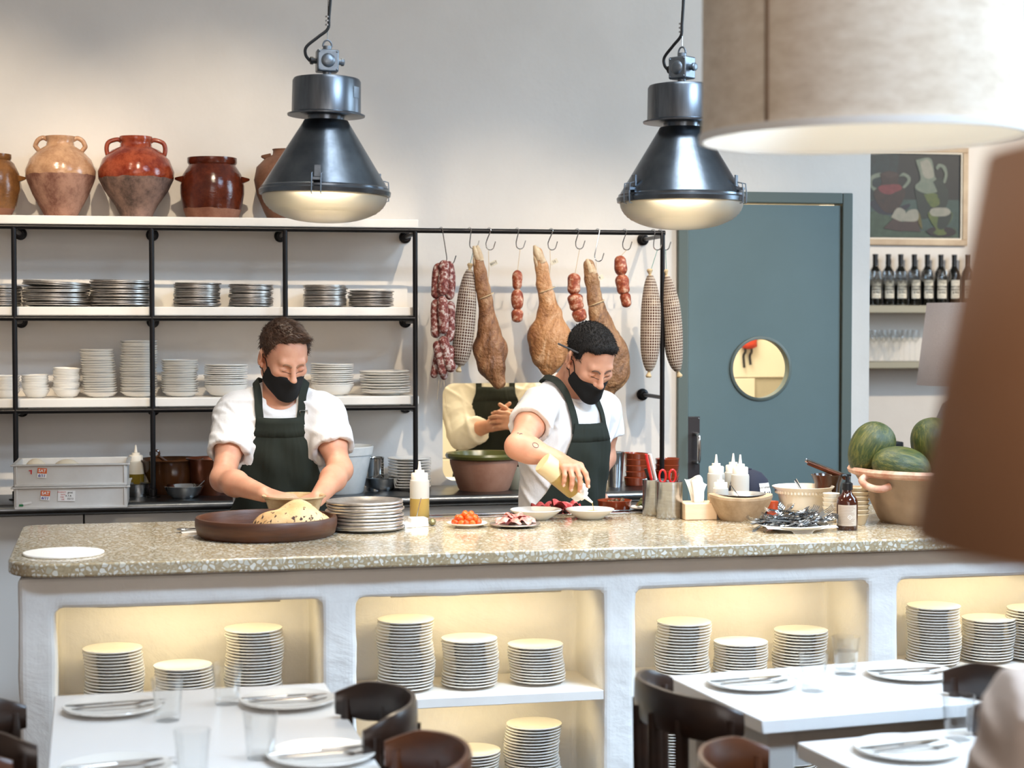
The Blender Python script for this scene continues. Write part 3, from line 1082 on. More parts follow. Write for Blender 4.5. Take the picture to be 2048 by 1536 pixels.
def px_prof(pr, s, wall=0.006, inner=0.75):
    """Outer profile in pixels -> closed lathe profile with an inside wall down to inner of the height."""
    o = [(r / s, h / s) for r, h in pr]
    top = o[-1]
    i = [(max(r - wall, 0.001), h) for r, h in reversed(o) if h > o[-1][1] * inner]
    return [(0, 0)] + o + i + [(0, i[-1][1])]


def loop_handle(mb, a, b, c, r=0.008):
    mb.tube(smooth_pts([a, b, c], 7), r, 10)


jars = [
    (-10, 434, [(30, 0), (42, 22), (50, 55), (48, 85), (38, 106), (31, 112), (33, 116), (33, 124)], 'jar_olive', 'lug', (48, 74), 'olive brown stoneware pot with pointed lugs at the outer end of the top shelf'),
    (122, 435, [(31, 0), (36, 10), (55, 45), (68, 78), (69, 92), (60, 115), (44, 132), (28, 142), (26, 150), (28, 155), (29, 161)], 'jar_tan', 'loop', (27, 154, 48, 152, 42, 131), 'tan two handled clay jar with glazed shoulder and bare lower half'),
    (273, 437, [(33, 0), (32, 6), (42, 25), (63, 55), (74, 78), (75, 92), (66, 116), (48, 134), (32, 141), (30, 150), (33, 155), (32, 162)], 'jar_red', 'loop', (30, 152, 57, 150, 55, 120), 'glossy red two handled clay jar with grey stained lower half'),
    (425, 440, [(51, 0), (58, 20), (63, 50), (63, 66), (58, 88), (48, 103), (46, 107), (49, 111), (49, 121)], 'jar_brown', 'lug', (61, 76), 'dark brown glazed squat pot with two lugs and wide collar'),
    (572, 440, [(36, 0), (44, 16), (58, 50), (63, 78), (58, 104), (40, 122), (26, 129), (25, 137), (27, 140)], 'jar_matt', 'lug', (36, 122), 'matt brown clay jar half hidden behind the hanging steel lamp'),
]
for u, v, pr, m, hk, hp, lab in jars:
    p, s = onshelf(u, v, 0)
    t = thing('clay_jar', lab, 'jar', p, group='old clay jars on the top shelf')
    b = MB(); b.lathe(px_prof(pr, s), 48); part('body', b, M[m], t, angle=60)
    for sg in (-1, 1):
        b = MB()
        if hk == 'loop':
            a0, h0, a1, h1, a2, h2 = hp
            b.tube(smooth_pts([(sg * (a0 - 3) / s, 0, h0 / s), (sg * (a0 + 6) / s, 0, (h0 + 4) / s), (sg * (a1 - 5) / s, 0, (h1 + 1) / s), (sg * a1 / s, 0, (h1 - 9) / s), (sg * (a1 - 1) / s, 0, (h2 + 8) / s), (sg * (a2 - 4) / s, 0, (h2 - 3) / s)], 5), 0.0085, 10)
            b2 = b
            part('handle', b, M[m], t)
        else:
            r0, h0 = hp
            b.add([(sg * (r0 - 6) / s, -0.03, (h0 - 7) / s), (sg * (r0 - 6) / s, 0.03, (h0 - 7) / s), (sg * (r0 - 6) / s, 0.03, (h0 + 9) / s), (sg * (r0 - 6) / s, -0.03, (h0 + 9) / s), (sg * (r0 + 13) / s, -0.012, (h0 + 5) / s), (sg * (r0 + 13) / s, 0.012, (h0 + 5) / s), (sg * (r0 + 13) / s, 0, (h0 + 1) / s)],
                  [(0, 3, 4, 6), (1, 6, 5, 2), (3, 2, 5, 4), (0, 6, 1), (4, 5, 6), (0, 1, 2, 3)])
            part('lug', b, M[m], t, bevel=0.003)

# steel plates
def steel_plate_mesh(r):
    b = MB(); b.lathe([(0, 0), (r * 0.72, 0), (r * 0.8, 0.003), (r * 0.96, 0.0066), (r - 0.0016, 0.0062), (r, 0.0075), (r, 0.0094), (r - 0.0016, 0.0106), (r * 0.96, 0.0100), (r * 0.79, 0.0048), (r * 0.7, 0.0015), (0, 0.0015)], 40)
    return b.mesh('steel_plate', M['plate_steel'])
SPL = [(8, 34, 577, 'short stack at the outer end of middle shelf'), (113, 66, 569, 'leaning stack below the tan jar'), (243, 62, 565, 'stack right behind the second rack post'),
       (395, 46, 571, 'stack below the dark brown pot'), (502, 44, 574, 'stack next to the third short post'), (650, 43, 575, 'stack above the first cook'), (742, 45, 586, 'lowest stack at the end of middle shelf')]
for k, (u, rp, vt, where) in enumerate(SPL):
    p, s = onshelf(u, 617, 1, 6.675 if rp < 60 else 6.68)
    me = steel_plate_mesh(rp / s)
    n = max(6, int(round((617 - vt) / s / 0.0059)))
    z = 0.0
    for i in range(n):
        o = put('steel_plate', me, None, (p[0] + random.gauss(0, 0.0022), p[1] + random.gauss(0, 0.0015), p[2] + z), (random.gauss(0, 0.012), random.gauss(0, 0.012) + (0.05 if k == 1 and i > n * 0.6 else 0), random.uniform(0, 6)))
        tag(o, nth(n - 1 - i, 'round steel plate', where), 'plate', 'steel plates on the middle shelf')
        z += ((617 - vt) / s - 0.0) / n

def bowl_mesh(name, r, h, foot, m, t=0.0035, flare=0.5, seg=40):
    b = MB()
    pr = [(0, 0.0), (foot, 0.0), (foot + 0.001, 0.003)]
    fl = flare
    pr += [(foot + (r - foot) * 0.45, h * 0.2), (foot + (r - foot) * fl, h * 0.5), (r * 0.94, h * 0.78), (r - 0.0008, h * 0.95), (r, h)]
    pr += [(q[0] - t, q[1] + t * 0.2) for q in reversed(pr[2:])]
    pr += [(0, pr[2][1] + t)]
    b.lathe(pr, seg)
    return b.mesh(name, m, angle=50)

def plate_prof(r, h=0.016, foot=0.56, t=0.0042):
    f = r * foot
    return [(0, 0.002), (f * 0.93, 0.002), (f * 0.95, 0), (f, 0), (f * 1.03, 0.003), (r * 0.7, 0.0055), (r * 0.985, h - 0.002), (r, h), (r * 0.99, h + 0.0018), (r * 0.97, h + 0.0014), (r * 0.7, 0.0055 + t), (f, 0.0045 + t * 0.4), (0, 0.0042 + t * 0.4)]
def plate_mesh(name, r, m=None, h=0.016, seg=44):
    b = MB(); b.lathe(plate_prof(r, h), seg); return b.mesh(name, m or M['porcelain'], angle=60)

LOW = [(12, 28, 756, 6, 'b', 'stack at the outer end of the lower shelf'), (71, 27, 755, 7, 'b', 'short stack beside the first rack post'), (133, 27, 742, 10, 'b', 'tilted stack third along the lower shelf'),
       (197, 34, 705, 19, 'd', 'tall stack fourth along the lower shelf'), (278, 37, 688, 22, 'd', 'tallest stack behind the second rack post'), (360, 37, 727, 15, 'd', 'stack just past the second rack post'),
       (452, 43, 738, 12, 'p', "stack behind the first cook's sleeve"), (665, 43, 738, 12, 'p', "stack beyond the first cook's mask"), (770, 50, 753, 9, 'q', 'low stack at the inner end of the lower shelf')]
for u, rp, vt, n, kd, where in LOW:
    p, s = onshelf(u, 801, 2, 6.66)
    r = rp / s
    H = (801 - vt) / s
    if kd == 'b':
        me = bowl_mesh('small_bowl', r, 0.030, r * 0.5, M['porcelain'], flare=0.66, seg=32); own, nm, what = 0.030, 'small_bowl', 'small white bowl'
    elif kd == 'd':
        me = bowl_mesh('shallow_dish', r, 0.020, r * 0.5, M['porcelain'], flare=0.6, seg=36); own, nm, what = 0.020, 'shallow_dish', 'white shallow dish'
    elif kd == 'p':
        me = plate_mesh('dinner_plate', r, h=0.012); own, nm, what = 0.012, 'dinner_plate', 'white plate'
    else:
        me = plate_mesh('dinner_plate', r, h=0.014); own, nm, what = 0.014, 'dinner_plate', 'wide white plate'
    z0 = 0.0
    if kd == 'p':
        bm_ = bowl_mesh('soup_bowl', r, 0.04, r * 0.55, M['porcelain'], flare=0.7)
        o = put('soup_bowl', bm_, None, (p[0], p[1], p[2])); tag(o, f'deep white bowl under the {where}', 'bowl', 'white ware on the lower shelf')
        z0 = 0.03; n -= 1; H -= z0
    pit = (H - own) / (n - 1)
    tilt = 0.0
    for i in range(n):
        if kd == 'b' and i > n * 0.4:
            tilt += random.uniform(0.0, 0.035) * (1 if u > 100 else -0.2)
        o = put(nm, me, None, (p[0] + random.gauss(0, 0.0014) + (0.012 * (i / n - 0.5) * -1 if u == 197 else 0), p[1] + random.gauss(0, 0.001), p[2] + z0 + i * pit), (random.gauss(0, 0.008), random.gauss(0, 0.01) + tilt, random.uniform(0, 6)))
        tag(o, nth(n - 1 - i, what, where), 'plate' if kd in 'pq' else ('dish' if kd == 'd' else 'bowl'), 'white ware on the lower shelf')

# ---------------------------------------------------------------- plates in the counter niches
def cpos(u, v, yl):
    r = _fw + _rt * (u - 1024) / FPX - _up * (v - 768) / FPX
    n = np.array([-sa, ca, 0.0]); o = np.array([c0[0], c0[1], 0.0]) + n * yl
    t = ((o - _cp) @ n) / (r @ n)
    return _cp + r * t
side = plate_mesh('side_plate', 0.0785, h=0.0125, seg=48)
PIT = 0.0083
NST = [(227, 1296, 'stack nearest the rounded end of the counter', 0), (367, 1330, 'low middle stack in the first counter niche', 0), (508, 1256, 'tall stack in the first counter niche', 0),
       (811, 1238, 'tallest stack in the second counter niche', 0), (940, 1276, 'middle stack in the second counter niche', 0), (1073, 1288, 'shortest stack in the second counter niche', 0),
       (1366, 1243, 'tallest stack in the third counter niche', 0), (1480, 1283, 'lowest stack in the third counter niche', 0), (1600, 1260, 'stack near the corner of the third counter niche', 0),
       (1868, 1211, 'tall stack in the fourth counter niche', 0), (1976, 1236, 'second stack in the fourth counter niche', 0), (2068, 1216, 'cut off stack at the edge of the fourth niche', 0),
       (945, 1500, 'low stack behind the brown chair on the bottom shelf', 1), (1065, 1447, 'tall stack on the bottom shelf of the second niche', 1),
       (1347, 1446, "stack behind the dark chair's slats on the bottom shelf", 1), (1460, 1452, 'stack behind the dark chair rail on the bottom shelf', 1), (1578, 1462, 'stack seen between two tables on the bottom shelf', 1)]
for u, vt, where, low in NST:
    yl = OV + 0.155 + random.uniform(-0.012, 0.012)
    p = cpos(u, vt, yl)
    z0 = NB if low else NS
    if low:
        n = 14 if vt > 1490 else 21
        z0 = float(p[2]) - 0.0125 - (n - 1) * PIT
        if vt > 0 and z0 > NB:
            n += int(round((z0 - NB) / PIT)); z0 = NB
            n = min(n, 24)
            z0 = float(p[2]) - 0.0125 - (n - 1) * PIT
    else:
        n = max(4, int(round((float(p[2]) - 0.0125 - z0) / PIT)) + 1)
    pit = (float(p[2]) - 0.0125 - z0) / (n - 1)
    dx, ph = 0.0, random.uniform(0, 6)
    for i in range(n):
        o = put('side_plate', side, None, (p[0] + 0.004 * math.sin(i * 0.35 + ph) + random.gauss(0, 0.0009), p[1] + random.gauss(0, 0.001), z0 + i * pit), (0, 0, random.uniform(0, 6)))
        tag(o, nth(n - 1 - i, 'white side plate', where), 'plate', 'white side plates in the counter niches')
    if low and z0 > NB + 0.004:   # low crate board the bottom stacks rest on
        pass
NBOT = z0

# ---------------------------------------------------------------- things on the back worktop
def onb(u, vb, r, z=ZB):
    """Centre of a round thing whose near foot shows at (u, vb) on the plane z."""
    p = at(u, vb, z=z); d = p - _cp; d[2] = 0; d /= np.linalg.norm(d)
    return tuple(p + d * r)
def onc(u, vb, r):
    return onb(u, vb, r, ZC)

def crate(z, lab, dirty):
    a, c = at(45, 1016, z=ZB), at(256, 1014, z=ZB)
    w = 0.385; dpt = 0.30; h = 0.0765
    cx = (at(40, 1000, y=6.36)[0] + at(254, 1000, y=6.36)[0]) / 2
    t = thing('dough_crate', lab, 'crate', (cx, float(at(45, 1019, z=ZB)[1]) + 0.15, z), 0, 'stacked dough crates')
    b = MB(); th = 0.006
    b.box((0, 0, th / 2), (w - 0.02, dpt - 0.02, th))
    for sx in (-1, 1):
        b.box((sx * (w / 2 - th), 0, h / 2), (th, dpt - 0.012, h), 0)
    for sy in (-1, 1):
        b.box((0, sy * (dpt / 2 - th), h / 2), (w - 0.006, th, h))
    part('tub', b, M['white_plastic'], t, bevel=0.002)
    b = MB()
    for sx in (-1, 1):
        b.box((sx * (w / 2 - 0.001), 0, h - 0.003), (0.012, dpt + 0.012, 0.006)); b.box((sx * (w / 2 - 0.012), -dpt / 2 + 0.002, h / 2), (0.006, 0.008, h - 0.01))
    for sy in (-1, 1):
        b.box((0, sy * (dpt / 2 - 0.001), h - 0.003), (w + 0.014, 0.012, 0.006))
        b.box((0, sy * (dpt / 2 - 0.001), 0.004), (w - 0.01, 0.008, 0.008))
    part('rim', b, M['white_plastic'], t, bevel=0.0015)
    fyc = -dpt / 2 - 0.0002
    return t, fyc, w, h
def sticker(t, x, z, fyc, rot=0.08):
    lb = MB(); lb.box((0, 0, 0.009), (0.031, 0.0012, 0.018)); A = part('day_label', lb, M['orange'], t, smooth=False, loc=(x, fyc, z), rot=(0, rot, 0), label='orange label reading SAT over a handwritten date')
    lb = MB(); lb.box((0, 0, -0.0075), (0.031, 0.0012, 0.015)); part('label_paper', lb, M['paper'], A, smooth=False)
    mt = frame((0, -0.0008, 0.009), (1, 0, 0), (0, 0, 1), (0, -1, 0))
    part('lettering', text_mb('SAT', 0.0145, mt, bold=0.0004), M['paper'], A, smooth=False, stuff=True)
    mt = frame((0, -0.0008, -0.0075), (1, 0, 0), (0.15, 0, 1), (0, -1, 0))
    part('handwriting', text_mb('6/11', 0.0135, mt, bold=0.0003), M['ink_blue'], A, smooth=False, stuff=True)
t, fyc, w, h = crate(ZB + 0.0, 'lower white dough crate with SAT label and written sticker', 1)
sticker(t, -w / 2 + 0.107, 0.045, fyc)
b = MB(); b.box((0, 0, 0), (0.058, 0.0012, 0.036)); st = part('note_sticker', b, M['paper'], t, smooth=False, loc=(-w / 2 + 0.178, fyc, 0.044), rot=(0, 0.03, 0))
for i, (tx_, xx, mm, sz) in enumerate((('PRODUCT', -0.016, 'red', 0.006), ('DATE', -0.012, 'red', 0.006), ('ITEM', -0.015, 'red', 0.006), ('USE', -0.012, 'red', 0.006), ('goat', 0.012, 'ink', 0.010), ('A.T.R', 0.006, 'ink', 0.009), ('03/13', 0.013, 'ink', 0.009))):
    zz = (0.0125, 0.004, -0.0045, -0.0125)[i] if i < 4 else (0.012, 0.0, -0.010)[i - 4]
    part('lettering', text_mb(tx_, sz, frame((xx, -0.0008, zz), (1, 0, 0), (0, 0, 1), (0, -1, 0))), M[mm], st, smooth=False, stuff=True)
b = MB(); b.box((0, 0, 0), (0.014, 0.0012, 0.007)); part('green_sticker', b, M['green'], t, smooth=False, loc=(-w / 2 + 0.027, fyc, 0.014))
b = MB(); b.box((0.02, 0, 0.002), (0.03, 0.0012, 0.007)); part('paper_scrap', b, M['paper'], t, smooth=False, loc=(-w / 2 + 0.027, fyc, 0.016), rot=(0, -0.15, 0))
t, fyc, w, h = crate(ZB + 0.0775, 'upper white dough crate holding dough balls on the worktop', 0)
sticker(t, -w / 2 + 0.097, 0.045, fyc)
b = MB(); b.prism([(-0.005, 0.007), (0.006, 0.008), (0.005, -0.008), (0.001, -0.006), (0.001, 0.003), (-0.005, 0.004)], 0, 0.0012, frame((-w / 2 + 0.058, fyc, 0.05), (1, 0, 0), (0, 0, 1), (0, -1, 0))); part('red_sticker', b, M['red'], t, smooth=False)
for i, (dx, dy, rx, rz) in enumerate(((-0.125, -0.03, 0.042, 0.053), (-0.02, -0.02, 0.055, 0.050), (0.09, -0.02, 0.045, 0.024), (-0.07, 0.07, 0.045, 0.026), (0.05, 0.08, 0.045, 0.026))):
    b = MB(); b.ball((0, 0, 0), (rx, rx * 0.95, rz), 20, 12)
    for q in range(len(b.v)):
        x, y, z = b.v[q]; b.v[q] = (x, y, max(z, -rz * 0.55))
    zz = 0
    solo('dough_ball', b, M['dough'], ('round pale dough ball peeking over the rim of the upper crate', 'broad flat dough ball in the middle of the upper crate', 'dough ball low in the upper crate by its inner end', 'dough ball at the back of the upper crate behind the round one', 'dough ball at the back of the upper crate behind the broad one')[i], 'dough', (t.location.x + dx, t.location.y + dy, t.location.z + 0.006 + rz * 0.55), group='dough balls in the crate')

def squeeze_bottle(u, vb, H, r, fill, fmat, lab, place=onc, z=None, group='squeeze bottles', pos=None, tipped=False):
    p = pos if pos is not None else place(u, vb, r)
    t = thing('squeeze_bottle', lab, 'bottle', p, 0, group)
    hb = H * 0.68
    f = max(0.02, fill * hb)
    if tipped:
        b = MB(); b.lathe([(0, hb * 0.32), (r, hb * 0.42), (r, hb * 0.94), (r * 0.96, hb * 0.985), (r * 0.86, hb), (0, hb)], 28); part('contents', b, fmat, t)
        b = MB(); b.lathe([(0, 0), (r * 0.9, 0), (r * 0.98, 0.003), (r, 0.009), (r, hb * 0.43)], 28); part('body', b, M['squeeze_pale'], t)
    b = MB()
    if not tipped:
         b.lathe([(0, 0), (r * 0.92, 0), (r, 0.004), (r, f)], 28); b.lathe([(r * 0.999, f), (0, f)], 28); part('contents', b, fmat, t)
    if not tipped:
     b = MB(); b.lathe([(r, f), (r, hb * 0.94), (r * 0.96, hb * 0.985), (r * 0.86, hb), (r * 0.84, hb), (r * 0.9, hb * 0.97), (r * 0.96, hb * 0.93), (r * 0.97, f)], 28); part('body', b, M['squeeze'], t)
    b = MB(); b.lathe([(0, hb - 0.002), (r * 0.86, hb - 0.002), (r * 0.86, hb + H * 0.10), (r * 0.80, hb + H * 0.115), (r * 0.5, hb + H * 0.115), (r * 0.48, hb + H * 0.165), (r * 0.2, hb + H * 0.17), (r * 0.09, H), (0, H)], 28)
    part('cap', b, M['squeeze_cap'], t)
    return t
# small things along the back worktop, outer end first
b = MB(); b.box((0, 0, 0.016), (0.05, 0.05, 0.032)); solo('plastic_tub', b, M['white_plastic'], 'small white plastic tub on the steel worktop beside the crates', 'tub', (at(-10, 1000, z=ZB)[0], 6.42, ZB), bevel=0.006)
squeeze_bottle(272, 990, 0.185, 0.030, 0.62, M['oil'], 'clear squeeze bottle of dark oil behind the small steel tub', onb, pos=(at(272, 960, y=6.64)[0], 6.64, ZB))
b = MB(); b.lathe([(0, 0), (0.042, 0), (0.044, 0.004), (0.044, 0.045), (0.047, 0.047), (0.044, 0.049), (0.041, 0.046), (0.041, 0.004), (0, 0.004)], 32)
solo('steel_tub', b, M['steel'], 'small round steel tub beside the dough crates', 'tub', onb(276, 995, 0.044))
p = (at(342, 950, y=6.67)[0], 6.672, ZB)
t = thing('mixing_bowl', 'large dark brown glazed bowl with a wavy rim on the worktop', 'bowl', p)
b = MB(); b.lathe([(0, 0), (0.072, 0), (0.078, 0.01), (0.098, 0.07), (0.112, 0.118), (0.122, 0.128), (0.118, 0.131), (0.106, 0.12), (0.09, 0.07), (0.07, 0.014), (0, 0.012)], 48); part('body', b, M['dark_glaze'], t)
L = thing('ladle', 'dark spoon with a ring end resting in the brown glazed bowl', 'spoon', (p[0], p[1], ZB))
b = MB(); b.tube([(0.05, -0.02, 0.05), (-0.02, -0.05, 0.125), (-0.045, -0.06, 0.145)], 0.006, 8); part('handle', b, M['dark_glaze'], L)
b = MB(); b.tube([(-0.058 + 0.016 * math.cos(a), -0.062, 0.154 + 0.013 * math.sin(a)) for a in np.linspace(0, 2 * PI, 14)[:-1]], 0.0045, 8, closed=True); part('ring', b, M['dark_glaze'], L)
b = MB(); b.ball((0.055, -0.018, 0.042), (0.028, 0.022, 0.012)); part('spoon_bowl', b, M['dark_glaze'], L)
t = thing('steel_bowl', 'round steel bowl standing in front of the dark brown bowl', 'bowl', onb(368, 998, 0.04))
b = MB(); b.lathe([(0, 0), (0.04, 0), (0.06, 0.016), (0.07, 0.04), (0.0735, 0.044), (0.072, 0.046), (0.068, 0.041), (0.056, 0.018), (0.038, 0.003), (0, 0.003)], 40); part('body', b, M['chrome'], t)
b = MB(); b.tube([(0.02, 0.02, 0.008), (0.075, 0.03, 0.06)], 0.0022, 6); solo('steel_spoon', b, M['steel'], 'thin steel spoon leaning in the bowl before the brown bowl', 'spoon', tuple(t.location))
t = thing('copper_pan', 'copper coloured pan half hidden behind the sleeve of the first cook', 'pan', (at(428, 940, y=6.62)[0], 6.61, ZB))
b = MB(); b.lathe([(0, 0), (0.07, 0), (0.086, 0.05), (0.097, 0.12), (0.104, 0.135), (0.1, 0.136), (0.09, 0.12), (0.066, 0.006), (0, 0.006)], 40); part('body', b, M['copper'], t)
p = onb(672, 985, 0.075); t = thing('crock_bowl', 'tall white speckled mixing bowl with a rim band behind the first cook', 'bowl', (p[0], 6.56, ZB))
b = MB(); b.lathe([(0, 0), (0.088, 0), (0.094, 0.006), (0.124, 0.145), (0.128, 0.146), (0.133, 0.175), (0.129, 0.178), (0.122, 0.172), (0.088, 0.01), (0, 0.01)], 48); part('body', b, M['speckle_white'], t)
b = MB(); b.lathe([(0.0255, 0.10), (0.0265, 0.195), (0.0245, 0.195), (0.0235, 0.103), (0, 0.103), (0, 0.1), (0.0255, 0.10)], 24); solo('glass_tumbler', b, M['glass'], 'clear glass tumbler standing inside the tall white bowl', 'glass', (p[0] + 0.035, 6.56, ZB - 0.089), rz=0)
p = (at(750, 940, y=6.64)[0], 6.64, ZB); t = thing('steel_canister', 'tall shiny steel canister beside the white speckled bowl', 'canister', p)
b = MB(); b.lathe([(0, 0), (0.033, 0), (0.034, 0.003), (0.034, 0.122), (0.0375, 0.125), (0.034, 0.127), (0.031, 0.122), (0.031, 0.004), (0, 0.004)], 36); part('body', b, M['chrome'], t)
t = thing('steel_bowl', 'round steel bowl with a small handle in front of the plate pile', 'bowl', onb(763, 982, 0.042))
b = MB(); b.lathe([(0, 0), (0.042, 0), (0.064, 0.018), (0.074, 0.045), (0.078, 0.049), (0.076, 0.051), (0.071, 0.046), (0.06, 0.02), (0.04, 0.003), (0, 0.003)], 40); part('body', b, M['chrome'], t)
b = MB(); b.ball((0.083, 0, 0.047), (0.008, 0.012, 0.005)); part('handle', b, M['chrome'], t)
p = (at(818, 950, y=6.68)[0], 6.665, ZB); pm = plate_mesh('dinner_plate', 0.083, h=0.012)
for i in range(11):
    o = put('dinner_plate', pm, None, (p[0] + random.gauss(0, 0.001), p[1] + random.gauss(0, 0.001), ZB + i * 0.0108)); tag(o, nth(10 - i, 'white plate', 'pile on the steel worktop'), 'plate', 'plate pile on the worktop')
# big mortar-like bowl, mirror-side clutter
p = onb(949, 975, 0.12); t = thing('basin', 'wide terracotta basin with green glazed inside in front of the hatch', 'basin', (p[0], 6.58, ZB))
q = 1.0
b = MB(); b.lathe([(0, 0), (0.094, 0), (0.1, 0.01), (0.13, 0.10), (0.132, 0.118)], 56); part('body', b, M['rustic_clay'], t)
b = MB(); b.lathe([(0.132, 0.118), (0.145, 0.124), (0.149, 0.134), (0.144, 0.143), (0.135, 0.141), (0.125, 0.118), (0.09, 0.014), (0, 0.012)], 56); part('glazed_rim', b, M['green_glaze'], t)
p = (at(1036, 955, y=6.6)[0], 6.60, ZB); b = MB(); b.lathe([(0, 0), (0.045, 0), (0.055, 0.03), (0.052, 0.075), (0.05, 0.08), (0.046, 0.075), (0.045, 0.01), (0, 0.01)], 32); solo('stone_pot', b, mat('grey_green_pot', '#7c7b6d', 0.6), 'small grey green pot between the basin and the second cook', 'pot', p)
p = onb(1230, 975, 0.026); t = thing('steel_tumbler', 'tall tapered steel tumbler beside the terracotta dishes', 'tumbler', p)
b = MB(); b.lathe([(0, 0), (0.025, 0), (0.0262, 0.003), (0.0365, 0.134), (0.038, 0.137), (0.0355, 0.137), (0.024, 0.004), (0, 0.004)], 36); part('body', b, M['chrome'], t)
for uu, rp, n, vt, wh in ((1271, 0.047, 5, 899, 'taller stack beside the steel tumbler'), (1332, 0.047, 4, 912, 'shorter stack behind the last rack post')):
    p = (at(uu, 940, y=6.66)[0], 6.65, ZB)
    bm_ = MB(); bm_.lathe([(0, 0), (rp * 0.86, 0), (rp * 0.93, 0.004), (rp, 0.03), (rp * 1.03, 0.032), (rp * 0.99, 0.034), (rp * 0.95, 0.03), (rp * 0.88, 0.007), (0, 0.006)], 36)
    me = bm_.mesh('terracotta_dish', M['cazuela'])
    for i in range(n):
        o = put('terracotta_dish', me, None, (p[0] + random.gauss(0, 0.002), p[1], ZB + i * 0.0235), (0, random.gauss(0, 0.05) if i else 0, 0))
        tag(o, nth(n - 1 - i, 'glazed terracotta dish', wh), 'dish', 'terracotta dishes on the worktop')


# ---------------------------------------------------------------- hanging meats
def rk(u, v, dy=0.0):
    return at(u, v, y=YR + dy)
SR = scale(rk(1080, 600))      # pixels per metre at the rail
ZR = BZ[0]

def meat_hook(u, vb, lean, lab):
    """S hook over the rail: from the rail at u down to its lower bend at height vb."""
    x = float(rk(u, 463)[0]); zb = float(rk(u, vb)[2])
    pts = []
    for k in range(8):
        a = R_(200 - 200 * k / 7); pts.append((x - 0.002 + 0.0135 * math.cos(a) * 0.3, YR + 0.0135 * math.cos(a), ZR + 0.0135 * math.sin(a) if k < 7 else ZR))
    x2 = x + lean
    pts = [(p[0], 2 * YR - p[1], p[2]) for p in pts]
    pts.append((x2, YR - 0.008, zb + 0.03))
    for k in range(7):
        a = R_(180 + 165 * k / 6); pts.append((x2 + 0.015 + 0.015 * math.cos(a), YR - 0.006, zb + 0.015 + 0.015 * math.sin(a)))
    pts.append((x2 + 0.036, YR - 0.006, zb + 0.032))
    b = MB(); b.tube(smooth_pts(pts, 3), 0.0021, 6)
    solo('meat_hook', b, M['chrome'], lab, 'hook', group='hooks on the rail')
    return (x2 + 0.015, YR - 0.006, zb)


def cord(name, pts, m, lab, parent=None, r=0.0011):
    b = MB(); b.tube(pts, r, 5)
    return part(name, b, m, parent)

def local(parent, pts):
    l = Vector(parent.location)
    return [tuple(Vector(p) - l) for p in pts]

# 1 bunch of thin salami links
hk = meat_hook(883, 528, 0.018, 'steel hook carrying the bunch of thin salami links')
t = thing('salami_bunch', 'bunch of thin mould dusted salami links tied in three tiers', 'salami', hk)
def link(u0, v0, u1, v1, w, bow, dy, m, parent, nm='link'):
    a, c = rk(u0, v0, dy), rk(u1, v1, dy)
    n = 22; pts, rs = [], []
    for i in range(n + 1):
        f = 0.5 - 0.5 * math.cos(PI * i / n); p = a + (c - a) * f; p[0] += bow / SR * math.sin(PI * f)
        pts.append(tuple(Vector(p) - Vector(parent.location))); e = min(f, 1 - f) / min(0.3, 1.15 * w / math.hypot(u1 - u0, v1 - v0))
        rs.append(w / SR * (1.0 if e >= 1 else max(0.1, (1 - (1 - e) ** 2) ** 0.5)) * (1 + 0.05 * math.sin(9 * f + u0)))
    b = MB(); b.tube(pts, rs, 14); return part(nm, b, m, parent, angle=80)
for q in [(879, 526, 873, 598, 10, -3, -0.02), (888, 520, 884, 592, 10.5, 1, -0.045), (896, 522, 898, 600, 10, 4, -0.02),
          (873, 598, 872, 676, 9.5, -2, -0.02), (884, 592, 887, 668, 10.5, 1, -0.045), (899, 602, 897, 684, 9.5, 3, -0.02),
          (872, 682, 886, 752, 9.5, 2, -0.04), (886, 672, 905, 744, 10.5, -3, -0.05), (898, 690, 900, 720, 8, 2, -0.015), (877, 700, 866, 756, 8.5, 2, -0.01), (888, 700, 888, 760, 8, 0, -0.02)]:
    link(*q, M['salami'], t)
for pts in ([(878, 758, -0.03), (876, 780, -0.03), (874, 800, -0.03)], [(888, 760, -0.03), (890, 790, -0.03), (894, 822, -0.03)], [(884, 758, -0.03), (881, 776, -0.03)]):
    cord('string_end', local(t, [rk(*p) for p in pts]), M['string'], '', t, 0.0008)

def turned(name, label, cat, p0, pts, m, yaw=0.0, group=None, sx=1.0):
    """Hanging round body whose axis runs through (u, v, r_px) samples; object origin at the top."""
    t = thing(name, label, cat, tuple(p0), 0, group)
    P = [rk(u, v, -0.0) for u, v, r in pts]
    rs = [r / SR for u, v, r in pts]
    Q = smooth_pts([tuple(np.array(p) - np.array(p0)) + (r,) for p, r in zip(P, rs)], 5)
    return t, [tuple(q[:3]) for q in Q], [max(float(q[3]), 0.0015) for q in Q]

def netted(u, vk, pts, lab, hook, line_m):
    t, P, rs = turned('netted_salami', lab, 'salami', hook, pts, None, group='netted salamis on the rail')
    b = MB()
    a, c = Vector(P[0]), Vector(P[-1])
    ax = (a - c).normalized()
    # body in its own frame so the net follows its length
    X = ax.orthogonal().normalized(); Y = ax.cross(X)
    mt = frame(c, X, Y, ax)
    inv = mt.inverted()
    b.tube([tuple(inv @ Vector(p)) for p in P], rs, 26)
    o = part('body', b, M['net'], t, angle=80); o.matrix_local = mt
    for e, dr in ((0, -1), (-1, 1)):
        b = MB(); p = Vector(P[e]); d = (Vector(P[e]) - Vector(P[e + (1 if e == 0 else -1)])).normalized()
        X2 = d.orthogonal().normalized(); b.lathe([(0.004, -0.012), (0.009, -0.002), (0.0045, 0.004), (0.012, 0.02), (0.008, 0.026), (0, 0.024)], 12, frame(p, X2, d.cross(X2), d))
        part('net_knot', b, M['string'], t)
    cord('string', [(0, 0, 0), tuple(Vector(P[0]) + Vector((0, 0, 0.01)))], line_m, '', t)
    return t
